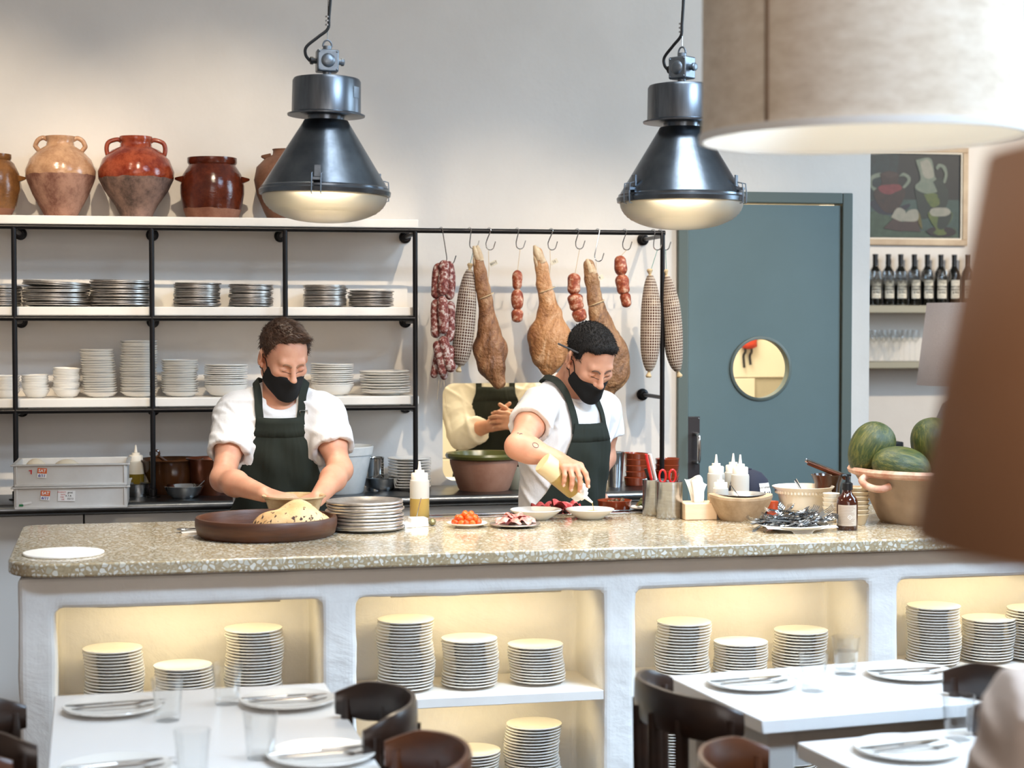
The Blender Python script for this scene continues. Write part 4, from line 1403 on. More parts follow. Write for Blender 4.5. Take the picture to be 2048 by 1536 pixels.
hk2 = meat_hook(940, 498, -0.002, 'steel hook shared by the first netted salami and the dark ham')
netted(0, 0, [(939, 540, 6), (937, 556, 12), (934, 590, 18), (931, 630, 20.5), (926, 680, 20.5), (922, 712, 17), (919, 731, 8)], 'white netted salami hanging behind the dark ham leg', hk2, M['string_green'])
hk9 = meat_hook(1307, 500, -0.001, 'steel hook carrying the netted salami next to the end post')
netted(0, 0, [(1300, 551, 6), (1301, 570, 13), (1302, 610, 19.5), (1301, 660, 20.5), (1300, 700, 19), (1299, 728, 13), (1298, 742, 6)], 'white netted salami hanging just inside the end post', hk9, M['string_green'])
hk10 = meat_hook(1321, 500, 0.004, 'steel hook half hidden behind the end post of the rack')
netted(0, 0, [(1333, 552, 6), (1337, 572, 12), (1342, 610, 18), (1346, 655, 19), (1348, 700, 18), (1352, 728, 13), (1356, 742, 6)], 'white netted salami hanging outside the end post before the door frame', (hk10[0], hk10[1], hk10[2]), M['string_green'])
# tied salamis of three links
def tied(hook, segs, lab, m):
    t = thing('tied_salami', lab, 'salami', hook, group='tied three link salamis')
    for (u0, v0, u1, v1, w, bow) in segs:
        link(u0, v0, u1, v1, w, bow, -0.006, m, t)
    cord('string', [(0, 0, 0), tuple(Vector(rk(segs[0][0], segs[0][1] + 3, -0.006)) - Vector(hook))], M['string'], '', t)
    return t
hk4 = meat_hook(1035, 498, -0.006, 'steel hook carrying the small salami between two hams')
tied(hk4, [(1035, 540, 1034, 580, 10, 0), (1034, 578, 1035, 620, 12, 0), (1035, 617, 1034, 645, 11.5, 0)], 'small tied salami of three links hanging between two hams', M['chorizo'])
hk6 = meat_hook(1155, 498, -0.008, 'steel hook carrying the plump tied salami')
tied(hk6, [(1150, 546, 1149, 590, 13, -2), (1149, 586, 1156, 622, 15, -1), (1154, 617, 1164, 643, 14, 0)], 'plump tied salami of three links beside the middle ham', M['chorizo'])
hk8 = meat_hook(1250, 500, -0.01, 'steel hook carrying the red tied salami')
tied(hk8, [(1240, 511, 1244, 552, 12.5, -1), (1243, 548, 1249, 590, 13.5, -1), (1249, 584, 1254, 615, 10.5, 0)], 'red tied salami of three links hanging nearest the last netted pair', M['chorizo'])

def ham(lab, hook, spine, lumps, m, hoof, knee, cordp, tagp, thick=0.62, seed=1):
    """Whole cured leg: spine of (u, v, r_px) from the hoof down, flattened front to back."""
    t = thing('cured_ham', lab, 'ham', hook, group='cured ham legs on the rail')
    h0 = np.array(hook)
    B = Body()
    pr = [(np.array(rk(u, v)) - h0, r / SR) for u, v, r in spine]
    for (a, ra), (c, rc) in zip(pr, pr[1:]):
        B.cone(a * (1, 1 / thick, 1), c * (1, 1 / thick, 1), ra, rc, 0.012)
    for u, v, r in lumps:
        c = (np.array(rk(u, v)) - h0) * (1, 1 / thick, 1)
        B.ell(c, r / SR, k=0.03)
    lo = np.min([p - r for p, r in pr], 0) - 0.06; hi = np.max([p + r for p, r in pr], 0) + 0.06
    lo[1], hi[1] = -0.16 / 1, 0.16 / 1
    V, F = B.nets(lo, hi, 0.006, wrinkle(seed, 0.006, 16))
    V = V * (1, thick, 1)
    V[:, 1] -= 0.012
    o = put('leg', np_mesh('leg', [(V, F)], M[m]), t)
    # hoof: two toes and a dew claw at the top
    b = MB()
    for (u0, v0, u1, v1, r) in hoof:
        a, c = np.array(rk(u0, v0)) - h0, np.array(rk(u1, v1)) - h0
        b.tube([tuple(a + (c - a) * f + (0, -0.014, 0)) for f in (0, 0.3, 0.65, 1)], [r / SR * q for q in (0.35, 0.8, 1.0, 1.05)], 10)
    part('hoof', b, M['hoof'], t, angle=80)
    u, v, r = knee
    c = np.array(rk(u, v)) - h0
    b = MB(); b.tube([(c[0] + r / SR * math.cos(a), -0.012 + r / SR * thick * 1.1 * math.sin(a), c[2] + 0.012 * math.cos(a)) for a in np.linspace(0, 2 * PI, 22)[:-1]], 0.0018, 6, closed=True)
    part('cord_ring', b, M['string'], t)
    if cordp:
        cord('string', [tuple(np.array(rk(a, q, -0.014)) - h0) for a, q in cordp], M['string'], '', t)
    if tagp:
        u, v, txt = tagp
        c = np.array(rk(u, v)) - h0
        b = MB(); b.box((0, 0, 0), (0.03, 0.001, 0.018)); g = part('paper_tag', b, M['tag'], t, smooth=False, loc=(c[0], c[1] - 0.02, c[2]), rot=(0, -0.45, 0))
        part('handwriting', text_mb(txt, 0.013, frame((0, -0.0009, 0), (1, 0, 0), (0, 0, 1), (0, -1, 0))), M['ink'], g, smooth=False, stuff=True)
    return t
hk3 = meat_hook(979, 500, -0.014, 'steel hook with the tag string of the dark ham')
ham('dark brown cured ham leg seen edge on with a numbered tag', hk3, [(955, 515, 9), (960, 545, 11), (966, 580, 12.5), (970, 605, 13), (976, 650, 19), (979, 690, 27), (982, 730, 25), (996, 765, 13)], [(965, 700, 16), (993, 700, 18)], 'ham_a',
    [(946, 492, 955, 520, 7), (953, 491, 960, 522, 7), (946, 514, 952, 535, 4.5)], (971, 592, 14), [(977, 501), (978, 540), (976, 572)], (985, 527, '80+7'), 0.75, 3)
hk5 = meat_hook(1103, 500, -0.014, 'steel hook with the tag string of the golden ham')
ham('broad golden cured ham leg hanging in the middle of the rail', hk5, [(1074, 505, 9.5), (1082, 535, 12.5), (1088, 570, 13.5), (1093, 592, 15), (1097, 630, 24), (1098, 675, 41), (1097, 705, 36), (1095, 735, 17)], [(1079, 672, 22), (1116, 680, 24)], 'ham_b',
    [(1067, 491, 1077, 520, 7.5), (1072, 494, 1083, 526, 8), (1067, 511, 1074, 534, 5)], (1092, 580, 16), [(1100, 500), (1101, 530), (1098, 560)], (1106, 524, '10'), 0.6, 5)
hk7 = meat_hook(1196, 523, -0.014, 'long steel hook with the tag string of the third ham')
ham('large rough cured ham leg hanging behind the second cook', hk7, [(1176, 530, 9.5), (1182, 560, 12.5), (1187, 595, 14), (1192, 612, 15), (1200, 650, 22), (1213, 700, 38), (1218, 745, 38), (1210, 780, 20)], [(1232, 720, 22), (1200, 755, 24)], 'ham_c',
    [(1172, 518, 1180, 545, 7.5), (1178, 523, 1186, 548, 7), (1173, 538, 1179, 556, 5)], (1191, 606, 16), [(1192, 524), (1193, 548), (1191, 575)], (1197, 556, '9'), 0.62, 8)


# ---------------------------------------------------------------- food and tools on the counter
b = MB(); ol = [(0.105 * (1 + 0.012 * math.sin(5 * a)) * math.cos(a), 0.105 * (1 + 0.012 * math.sin(3 * a)) * math.sin(a)) for a in np.linspace(0, 2 * PI, 41)[:-1]]
b.prism(ol, 0.0, 0.006); p = at(127, 1108, z=ZC)
solo('dough_round', b, mat('floured_board', '#efe9e0', 0.7), 'thin round white board lying on the bare end of the countertop', 'board', tuple(p), bevel=0.0025)
# wooden tray with flatbread
p = onc(533, 1086, 0.178); s = scale(p); TR = 141 / s
t = thing('wooden_tray', 'round dark wooden tray with a raised edge holding the flatbread', 'tray', p)
b = MB(); b.lathe([(0, 0), (TR * 0.92, 0), (TR * 0.97, 0.008), (TR, 0.032), (TR, 0.05), (TR * 0.985, 0.055), (TR * 0.945, 0.055), (TR * 0.93, 0.048), (TR * 0.91, 0.016), (0, 0.013)], 64); part('tray', b, M['wood'], t)
bx = at(585, 1046, z=ZC + 0.02); bx = np.array([at(586, 1046, d=scale(p) and FPX / s)[0], p[1] - 0.01, ZC + 0.0145])
b = MB(); n1, n2 = 40, 14; r1, r2, hh = 0.118, 0.095, 0.082
def breadpt(u, v):
    a = 2 * PI * u; e = v
    rr = 1 - e ** 1.6
    x = r1 * rr * math.cos(a) * (1 + 0.04 * math.sin(3 * a)); y = r2 * rr * math.sin(a)
    z = hh * math.sqrt(max(0.0, 1 - rr ** 2.6)) * (0.72 + 0.3 * math.exp(-((x - 0.022) / 0.055) ** 2)) + 0.004 * math.sin(60 * x + 30 * y)
    return (x, y, max(z, 0.004))
b.grid(breadpt, n1, n2)
b.lathe([(0, 0.0), (0.11, 0.0), (0.118, 0.004)], 40, Matrix.Diagonal((1, 0.8, 1, 1)))
solo('flatbread', b, M['bread'], 'puffed charred flatbread standing tall on the dark wooden tray', 'bread', tuple(bx), rz=0.1)
# napkin and cutlery past the tray
p = at(378, 1067, z=ZC); b = MB(); b.box((0, 0, 0.002), (0.085, 0.06, 0.004)); solo('paper_napkin', b, M['paper'], 'folded white napkin sticking out behind the wooden tray', 'napkin', (p[0] + 0.02, p[1] + 0.02, ZC), rz=0.1)
b = MB(); b.tube([(-0.04, 0, 0.004), (0.05, 0.01, 0.006)], 0.004, 8); b.ball((-0.05, 0, 0.006), (0.018, 0.012, 0.004)); solo('serving_spoon', b, M['chrome'], 'steel spoon lying on the napkin behind the wooden tray', 'spoon', (p[0] + 0.03, p[1] + 0.03, ZC + 0.004), rz=0.1)
# glazed bowl the first cook is working in
BWL = at(588, 996, d=5.31); BWL[2] = ZC
t = thing('ochre_bowl', 'ochre glazed bowl the first cook is working over', 'bowl', tuple(BWL))
b = MB(); b.lathe([(0, 0), (0.06, 0), (0.064, 0.006), (0.085, 0.07), (0.09, 0.078), (0.097, 0.082), (0.0965, 0.087), (0.088, 0.084), (0.06, 0.012), (0, 0.01)], 48); part('body', b, M['amber_bowl'], t)
# steel serving plates
p = onc(731, 1068, 0.108); s = scale(p)
me = MB(); r = 77 / s
me.lathe([(0, 0), (r * 0.84, 0), (r * 0.9, 0.002), (r * 0.985, 0.0065), (r - 0.0008, 0.0075), (r, 0.010), (r - 0.0008, 0.0125), (r * 0.985, 0.0138), (r * 0.96, 0.0125), (r * 0.86, 0.0045), (r * 0.78, 0.002), (0, 0.002)], 56)
me = me.mesh('serving_plate', M['plate_steel'])
for i in range(9):
    o = put('serving_plate', me, None, (p[0] + random.gauss(0, 0.0022), p[1] + random.gauss(0, 0.002), ZC + i * 0.0092), (random.gauss(0, 0.006), random.gauss(0, 0.006), i))
    tag(o, nth(8 - i, 'steel serving plate', 'stack next to the wooden tray'), 'plate', 'steel serving plates on the counter')
p = onc(841, 1040, 0.03); squeeze_bottle(841, 1034, 0.178, 0.0305, 0.52, M['squeeze_oil'], 'large squeeze bottle half full of olive oil beside the steel plates', pos=(p[0], p[1] + 0.02, ZC))
# paper packets with a skewer in front of the oil bottle
p = at(836, 1052, z=ZC); t = thing('paper_packet', 'folded white paper packets with a thin skewer before the oil bottle', 'paper', (p[0], p[1], ZC))
b = MB(); b.box((0, 0, 0.013), (0.055, 0.05, 0.026), 0.1, taper=0.9); b.box((-0.03, -0.01, 0.006), (0.06, 0.06, 0.012), 0.4); part('folded_paper', b, M['paper'], t, bevel=0.002)
b = MB(); b.tube([(-0.006, 0.0, 0.02), (0.008, -0.01, 0.085)], 0.0012, 6); part('skewer', b, M['steel'], t)
b = MB(); b.ball((0.043, 0.0, 0.012), (0.012, 0.02, 0.012), 10, 6); part('foil_scrap', b, mat('crumpled_foil', '#8a835f', 0.3, 0.6, bump=0.8, bs=60), t)
# tomatoes
PT = onc(934, 1058, 0.055); s = scale(PT)
o = put('small_plate', plate_mesh('small_plate', 41 / s, M['porcelain_warm'], 0.012), None, PT); tag(o, 'small round plate heaped with roasted tomatoes', 'plate')
tm = MB(); tm.ball((0, 0, 0), (0.0105, 0.0115, 0.0095), 12, 8); tm = tm.mesh('roasted_tomato', M['tomato'], angle=80)
k = 0
for lay, (n, rr, zz) in enumerate(((11, 0.036, 0.017), (6, 0.018, 0.018), (7, 0.026, 0.030), (4, 0.011, 0.033), (3, 0.012, 0.041))):
    for i in range(n):
        a = 2 * PI * i / n + lay + random.uniform(-0.2, 0.2)
        o = put('roasted_tomato', tm, None, (PT[0] + rr * math.cos(a), PT[1] + rr * math.sin(a), ZC + zz - 0.003), tuple(random.uniform(0, 6) for _ in range(3)))
        tag(o, 'orange red roasted cherry tomato in the heap on the small plate', 'tomato', 'roasted tomatoes on the small plate')
# ham slices
def folded_slice(r, seed, amp=0.012, z=0.0):
    g = random.Random(seed); b = MB(); f1, f2, p1, p2 = g.uniform(110, 170), g.uniform(60, 110), g.uniform(0, 6), g.uniform(0, 6)
    an = g.uniform(0, 3)
    def fn(u, v):
        x, y = (u - 0.5) * 2 * r, (v - 0.5) * 1.5 * r
        q = x * math.cos(an) + y * math.sin(an)
        return (x * 0.85, y * 0.85, 0.6 * amp * (1 + math.sin(f1 * q + p1)) + 0.55 * amp * (1 + math.sin(f2 * (y - 0.4 * x) + p2)) + 6 * amp * max(0.0, (r - math.hypot(x, y)) / r) * 0.12)
    b.grid(fn, 18, 16)
    return b
PH = onc(1030, 1058, 0.062); s = scale(PH)
o = put('small_plate', plate_mesh('small_plate', 51 / s, M['plate_steel'], 0.009), None, PH); tag(o, 'small steel plate with pink ham slices on it', 'plate')
for i in range(11):
    a = 2 * PI * i / 7; rr = (0.040 if i < 7 else 0.018)
    b = folded_slice(0.024, i, 0.0085 if i < 7 else 0.011)
    solo('ham_slice', b, M['cured'], 'crumpled pink slice of ham on the small steel plate', 'ham slice', (PH[0] + rr * math.cos(a), PH[1] + rr * math.sin(a) * 0.8, ZC + 0.007 + (0.009 if i >= 7 else 0)), rz=i, group='ham slices on the steel plate', solid=0.0014)
# two soup plates
def soup(u, vb, rp, lab):
    p = onc(u, vb, 0.035); s = scale(p); r = rp / s
    b = MB(); b.lathe([(0, 0), (r * 0.5, 0), (r * 0.54, 0.004), (r * 0.8, 0.017), (r * 0.98, 0.028), (r, 0.03), (r * 0.98, 0.032), (r * 0.78, 0.0215), (r * 0.5, 0.007), (0, 0.006)], 48)
    o = put('soup_plate', b.mesh('soup_plate', M['porcelain'], angle=60), None, p); tag(o, lab, 'plate', 'white soup plates being dressed')
    return p, r
S1, r1_ = soup(1072, 1041, 52, 'white soup plate nearer the plate of tomatoes')
S2, r2_ = soup(1180, 1040, 49, 'white soup plate under the pouring squeeze bottle')
for P_, rr, lab in ((S1, 0.03, 'thin pool of oil in the soup plate nearer the tomatoes'), (S2, 0.036, 'pale dollop of sauce under the pouring bottle')):
    b = MB(); b.ball((0, 0, 0), (rr, rr * 0.9, 0.007 if rr < 0.035 else 0.019), 20, 8); solo('sauce', b, M['squeeze_pale'], lab, 'sauce', (P_[0] + 0.01, P_[1], ZC + 0.009))
p = at(1112, 1021, z=ZC + 0.01)
for i in range(5):
    b = folded_slice(0.034, 20 + i, 0.013); solo('cured_slice', b, M['bresaola'], 'folded dark red slice of cured meat behind the soup plates', 'ham slice', (p[0] - 0.05 + 0.027 * i, p[1] + 0.03 * math.sin(i * 2), ZC + 0.005 + (0.012 if i == 2 else 0)), rz=i * 0.8, group='cured slices behind the soup plates', solid=0.0014)
p = onc(1229, 1023, 0.04); s = scale(p); r = 34 / s
t = thing('terracotta_dish', 'glazed terracotta dish of olives and herbs behind the soup plates', 'dish', p)
b = MB(); b.lathe([(0, 0), (r * 0.86, 0), (r * 0.92, 0.004), (r, 0.03), (r * 1.03, 0.033), (r * 0.97, 0.034), (r * 0.92, 0.012), (0, 0.01)], 36); part('body', b, M['cazuela'], t)
for i in range(11):
    a = i * 2.4; b = MB(); b.ball((0, 0, 0), (0.010, 0.0085, 0.0085), 10, 8); solo('olive', b, M['olivefood'], 'dark glazed olive lying in the terracotta dish', 'olive', (p[0] + 0.0105 * math.sqrt(i) * math.cos(a), p[1] + 0.0105 * math.sqrt(i) * math.sin(a), ZC + 0.021 + 0.005 * (i % 3)), rz=i, group='olives in the terracotta dish')
p = onc(1290, 1024, 0.04); o = put('small_plate', plate_mesh('small_plate', 0.052, M['porcelain'], 0.012), None, p); tag(o, 'small white plate of salad behind the steel tool canisters', 'plate')
for i in range(9):
    a = i * 2.4; b = folded_slice(0.016, 60 + i, 0.008); solo('salad_leaf', b, M['leaf'], 'dark green and red salad leaf on the small white plate', 'leaf', (p[0] + 0.009 * math.sqrt(i) * math.cos(a), p[1] + 0.009 * math.sqrt(i) * math.sin(a), ZC + 0.008 + 0.003 * (9 - i) * 0.6), rz=i, group='salad leaves on the small plate', solid=0.001)
# tool canisters
def canister(u, vb, rp, hpx, lab):
    p = onc(u, vb, 0.036); s = scale(p); r, h = rp / s, hpx / s
    b = MB(); b.lathe([(0, 0), (r * 0.97, 0), (r, 0.003), (r, h), (r * 1.015, h + 0.001), (r * 0.97, h + 0.002), (r * 0.95, h - 0.002), (r * 0.94, 0.004), (0, 0.004)], 40)
    t = thing('tool_canister', lab, 'canister', p, 0, 'steel tool canisters'); part('body', b, M['steel'], t); return p, r, h
C1 = canister(1309, 1033, 24, 71, 'farther steel canister holding tongs and knives')
C2 = canister(1339, 1039, 26, 73, 'nearer steel canister holding red scissors and forks')
p, r, h = C1
def handle(P_, dx, dy, L, w, th, m, nm, lab, cat, lean, z0=0.02):
    b = MB(); b.tube([(dx * 0.3, dy * 0.3, z0), (dx, dy, h), (dx * 1.0 + lean * 0.5, dy, h + L * 0.5), (dx * 1.0 + lean, dy, h + L)], w, 10, flat=(w, th)); return solo(nm, b, m, lab, cat, (P_[0], P_[1], ZC))
handle(p, -0.012, -0.006, 0.082, 0.008, 0.0045, M['red'], 'red_tongs', 'red handled tongs leaning out of the farther canister', 'tongs', -0.018)
handle(p, 0.004, 0.004, 0.082, 0.010, 0.006, M['white_plastic'], 'white_knife', 'knife with a white handle in the farther canister', 'knife', -0.02)
handle(p, -0.016, 0.01, 0.035, 0.006, 0.004, M['black'], 'black_knife', 'short black handled knife in the farther canister', 'knife', -0.012)
p, r, h = C2
t = thing('scissors', 'kitchen scissors with two red ring handles in the nearer canister', 'scissors', (p[0], p[1], ZC))
for sg in (-1, 1):
    b = MB(); b.tube([(0.016 * sg - 0.008 + (0.0105) * math.cos(a), -0.004, h + 0.018 + 0.02 * math.sin(a)) for a in np.linspace(0, 2 * PI, 20)[:-1]], 0.0035, 8, closed=True); b.tube([(0.016 * sg - 0.008 - sg * 0.006, -0.004, h + 0.001), (-0.006, -0.002, h - 0.03)], 0.0035, 8); part('ring_handle', b, M['red'], t)
b = MB(); b.tube([(-0.006, -0.002, h - 0.028), (-0.004, 0, 0.01)], 0.004, 8, flat=(0.006, 0.0015)); part('blade', b, M['chrome'], t)
for i, (dx, L) in enumerate(((0.02, 0.02), (0.024, 0.026), (0.017, 0.03), (0.004, 0.026))):
    b = MB(); b.tube([(dx * 0.4, 0.006 * i - 0.01, 0.01), (dx, 0.006 * i - 0.01, h), (dx + 0.004, 0.006 * i - 0.01, h + L)], 0.002, 8, flat=(0.004, 0.0012)); solo('steel_fork', b, M['chrome'], 'steel cutlery handle standing in the nearer canister', 'cutlery', (p[0], p[1], ZC), group='cutlery in the nearer canister')
# tissue box
p = onc(1397, 1040, 0.03); s = scale(p); w = 66 / s
t = thing('tissue_box', 'pale wooden tissue box with a tissue pulled up', 'tissue box', p, -0.05)
b = MB(); b.box((0, 0.01, 0.026), (w, 0.09, 0.052)); part('box', b, mat('pale_box_wood', '#e6cdb0', 0.6, var='#dcc0a0', vs=6, stretch=(1, 1, 8)), t, bevel=0.003)
b = MB()
for q, (ph, w1, hh, lean, y0) in enumerate(((0.3, 0.032, 0.082, -0.012, 0.004), (1.9, 0.028, 0.066, 0.010, 0.014), (3.4, 0.024, 0.072, -0.008, -0.006))):
    def tis(u, v):
        s_ = u - 0.5
        wv = w1 * (0.62 + 0.25 * v)
        top = 1 - 0.16 * abs(s_) - 0.1 * math.sin(6 * u + ph)
        return (2 * s_ * wv + lean * v * v, y0 + 0.01 * math.sin(7 * u + ph) * (0.4 + v) + 0.012 * s_ * v * (1 if q else -1) + 0.006, 0.05 + hh * v * top)
    b.grid(tis, 18, 10)
part('tissue', b, M['paper'], t, solid=0.0008)
squeeze_bottle(1432, 1030, 0.186, 0.0285, 0.5, M['squeeze_pale'], 'squeeze bottle of pale oil, tallest of the group behind the tissue box', pos=tuple(at(1432, 1024, z=ZC) * (1, 1, 0) + (0, 0, ZC)))
squeeze_bottle(1466, 1030, 0.186, 0.0285, 0.35, M['squeeze_cap'], 'squeeze bottle half hidden at the back of the bottle group', pos=tuple(at(1466, 1021, z=ZC) * (1, 1, 0) + (0, 0.0, ZC)))
squeeze_bottle(1480, 1030, 0.192, 0.029, 0.6, M['squeeze_pale'], 'squeeze bottle of cream sauce nearest the navy cap', pos=tuple(at(1480, 1030, z=ZC) * (1, 1, 0) + (0, 0.0, ZC)))
squeeze_bottle(1441, 1030, 0.142, 0.0245, 0.5, M['squeeze_cap'], 'small squeeze bottle in front of the taller ones', pos=tuple(at(1441, 1037, z=ZC) * (1, 1, 0) + (0, 0.0, ZC)))
# navy cap
p = at(1499, 1025, z=ZC); cp = (p[0], p[1], ZC)
t = thing('baseball_cap', 'navy baseball cap with a white printed patch behind the cream bowl', 'cap', (cp[0], cp[1], ZC), 0)
b = MB(); b.lathe([(0.0, 0.0), (0.055, 0.0), (0.056, 0.03), (0.054, 0.06), (0.046, 0.088), (0.03, 0.106), (0.012, 0.113), (0, 0.1135)], 36, sx=1.0, sy=1.25); part('crown', b, M['cap'], t)
b = MB(); b.ball((0, 0, 0.1145), (0.006, 0.006, 0.003), 12, 6); part('button', b, M['cap'], t)
b = MB()
def brim(u, v):
    a = PI * (0.12 + 0.76 * u); r = 0.056 + 0.06 * v
    return (r * math.cos(a) * 0.95, r * math.sin(a) * 1.2 + 0.012, 0.008 - 0.012 * (2 * u - 1) ** 2)
b.grid(brim, 16, 6); part('brim', b, M['cap'], t, solid=0.003)
def cap_pt(x, z, off):
    pr = [(0.055, 0.0), (0.056, 0.03), (0.054, 0.06), (0.046, 0.088), (0.03, 0.106)]
    r = float(np.interp(z, [q[1] for q in pr], [q[0] for q in pr])) + off
    th = x / 0.055
    return (r * math.sin(th), -r * 1.25 * math.cos(th), z)
b = MB(); b.grid(lambda u, v: cap_pt(0.006 + 0.044 * u, 0.040 + 0.042 * v, 0.0012), 10, 8); patch = part('patch', b, M['paper'], t)
def on_cap(mb, cx, cz, k=1.0):
    q = MB(); q.add([cap_pt(cx + x, cz + z, 0.0021 + (0.0002 if y < 0 else 0)) for x, y, z in mb.v], mb.f); return q
mt = frame((0, 0, 0), (1, 0, 0), (0, 0, 1), (0, -1, 0))
t.scale = (1.22, 1.22, 1.22)
part('lettering', on_cap(text_mb('KATHMANDU', 0.0074, mt), 0.028, 0.071), M['ink'], patch, smooth=False, stuff=True)
part('lettering', on_cap(text_mb('NEW ZEALAND', 0.0036, mt), 0.028, 0.046), M['ink'], patch, smooth=False, stuff=True)
b = MB()
for x0, w, hh_ in ((-0.016, 0.010, 0.007), (-0.008, 0.012, 0.012), (0.002, 0.012, 0.009), (0.011, 0.012, 0.011)):
    b.add([(x0 - w / 2, 0, 0), (x0, 0, hh_), (x0 + w * 0.15, 0, hh_ * 0.45)], [(0, 1, 2)]); b.add([(x0 + w * 0.2, 0, hh_ * 0.5), (x0 + w / 2, 0, 0), (x0 + w * 0.3, 0, 0.001)], [(0, 1, 2)])
part('mountain_mark', on_cap(b, 0.028, 0.052), M['ink'], patch, smooth=False, stuff=True)
# stone bowl, cream bowl and the rest of that corner
p = onc(1481, 1046, 0.085); s = scale(p); r = 66 / s
t = thing('stone_bowl', 'rough hewn stone bowl with a metal bowl set into it', 'bowl', p)
b = MB(); seg = 22; prof = [(0, 0), (r * 0.62, 0), (r * 0.66, 0.006), (r * 0.88, 0.045), (r * 0.98, 0.07), (r * 0.97, 0.077), (r * 0.78, 0.079), (r * 0.74, 0.072), (r * 0.55, 0.02), (0, 0.018)]
b.lathe(prof, seg)
b.v = [(x * (1 + 0.035 * math.sin(3 * math.atan2(y, x) + 1) + 0.02 * math.sin(7 * math.atan2(y, x))), y * (1 + 0.03 * math.sin(4 * math.atan2(y, x))), z * (1 + 0.04 * math.sin(2 * math.atan2(y, x) + 2))) for x, y, z in b.v]
part('body', b, M['stone'], t, angle=28)
o = solo('inset_bowl', MB().lathe([(0, 0), (0.04, 0), (0.065, 0.03), (0.078, 0.036), (0.0775, 0.038), (0.062, 0.031), (0.038, 0.003), (0, 0.003)], 36), M['plate_steel'], 'thin metal bowl lying inside the rough stone bowl', 'bowl', (p[0], p[1], ZC + 0.045))
b = MB(); b.tube([(0.0, 0, 0.05), (-0.04, -0.01, 0.095), (-0.052, -0.012, 0.112)], 0.0018, 6); b.ball((0.008, 0, 0.05), (0.016, 0.011, 0.004)); solo('teaspoon', b, M['chrome'], 'thin spoon standing in the metal bowl inside the stone bowl', 'spoon', (p[0] + 0.01, p[1] - 0.01, ZC + 0.003))
p = onc(1606, 1030, 0.06); s = scale(p); r = 62 / s; h = 54 / s
t = thing('cream_bowl', 'cream glazed bowl with beaded band and flared rim', 'bowl', p)
b = MB(); b.lathe([(0, 0), (r * 0.6, 0), (r * 0.64, 0.004), (r * 0.72, h * 0.3), (r * 0.82, h * 0.7), (r * 0.88, h * 0.84), (r * 0.99, h * 0.97), (r, h), (r * 0.97, h * 1.01), (r * 0.85, h * 0.85), (r * 0.6, 0.012), (0, 0.01)], 56); part('body', b, M['porcelain_warm'], t)
b = MB()
for k in range(48):
    a = 2 * PI * k / 48; b.ball((r * 0.872 * math.cos(a), r * 0.872 * math.sin(a), h * 0.8), (0.0045, 0.0045, 0.006), 6, 4)
part('beaded_band', b, M['porcelain_warm'], t, stuff=True)
b = MB(); b.tube([(0.01, 0.0, 0.03), (0.0, 0.03, h * 0.9), (-0.008, 0.05, h * 1.18)], 0.004, 8, flat=(0.0075, 0.0022)); solo('steel_server', b, M['steel'], 'broad steel spoon handle standing in the cream bowl', 'spoon', p)
b = MB(); b.ball((0, 0, 0), (r * 0.72, r * 0.72, 0.012), 24, 8); solo('chopped_filling', b, mat('red_and_white_filling', '#e4d6c4', 0.5, var='#a8402c', vs=40), 'pale chopped filling with red specks in the cream bowl', 'food', (p[0], p[1], ZC + h * 0.62))
b = MB(); b.lathe([(0, 0), (0.017, 0), (0.018, 0.003), (0.018, 0.034), (0.0195, 0.036), (0.0195, 0.044), (0, 0.046)], 24); p = onc(1551, 1033, 0.018); solo('sauce_jar', b, mat('red_sauce_jar', '#b3421f', 0.15), 'small jar of red sauce between the stone bowl and the cream bowl', 'jar', (p[0], p[1] + 0.03, ZC))
# plate of forks on a napkin
p = onc(1586, 1066, 0.075); s = scale(p); r = 72 / s
o = put('oval_platter', plate_mesh('oval_platter', r, M['porcelain'], 0.018), None, p); tag(o, 'white platter piled with loose forks and spoons', 'platter')
b = MB()
def napk(u, v):
    x, y = (u - 0.5) * 0.215, (v - 0.5) * 0.15
    rr = math.hypot(x, y)
    z = 0.011 + 0.11 * max(0, rr - 0.055) * (1 if rr < 0.1 else 1) + 0.002 * math.sin(40 * x + 20 * y)
    if y < -0.06: z -= 0.35 * (-0.06 - y) + (0.008 if abs(x) < 0.03 else 0)
    return (x, y * 1.12, z)
b.grid(napk, 24, 18); solo('paper_napkin', b, M['paper'], 'crumpled white napkin under the pile of forks', 'napkin', p, solid=0.0008)
def fork_mesh(spoon=False):
    b = MB()
    b.grid(lambda u, v: (-0.06 + 0.085 * u, (v - 0.5) * (0.009 - 0.005 * math.sin(PI * min(1, u * 1.1))), 0.0035 * math.sin(PI * u)), 8, 2)
    if spoon:
        b.grid(lambda u, v: (0.025 + 0.045 * u, (v - 0.5) * 0.028 * math.sqrt(max(0.02, 1 - (2 * u - 1) ** 2)), -0.007 * (1 - (2 * v - 1) ** 2) * math.sin(PI * u)), 8, 6)
    else:
        b.grid(lambda u, v: (0.025 + 0.02 * u, (v - 0.5) * (0.005 + 0.016 * math.sin(PI / 2 * u)), -0.004 * u), 4, 3)
        for k in range(4):
            y0 = -0.0092 + k * 0.0061
            b.grid(lambda u, v: (0.045 + 0.034 * u, y0 + (v - 0.5) * 0.0035 * (1 - 0.4 * u), -0.004 - 0.004 * math.sin(PI * u) + 0.008 * u), 4, 1)
    return b.mesh('fork', M['chrome'], angle=80)
fm, sm = fork_mesh(), fork_mesh(True)
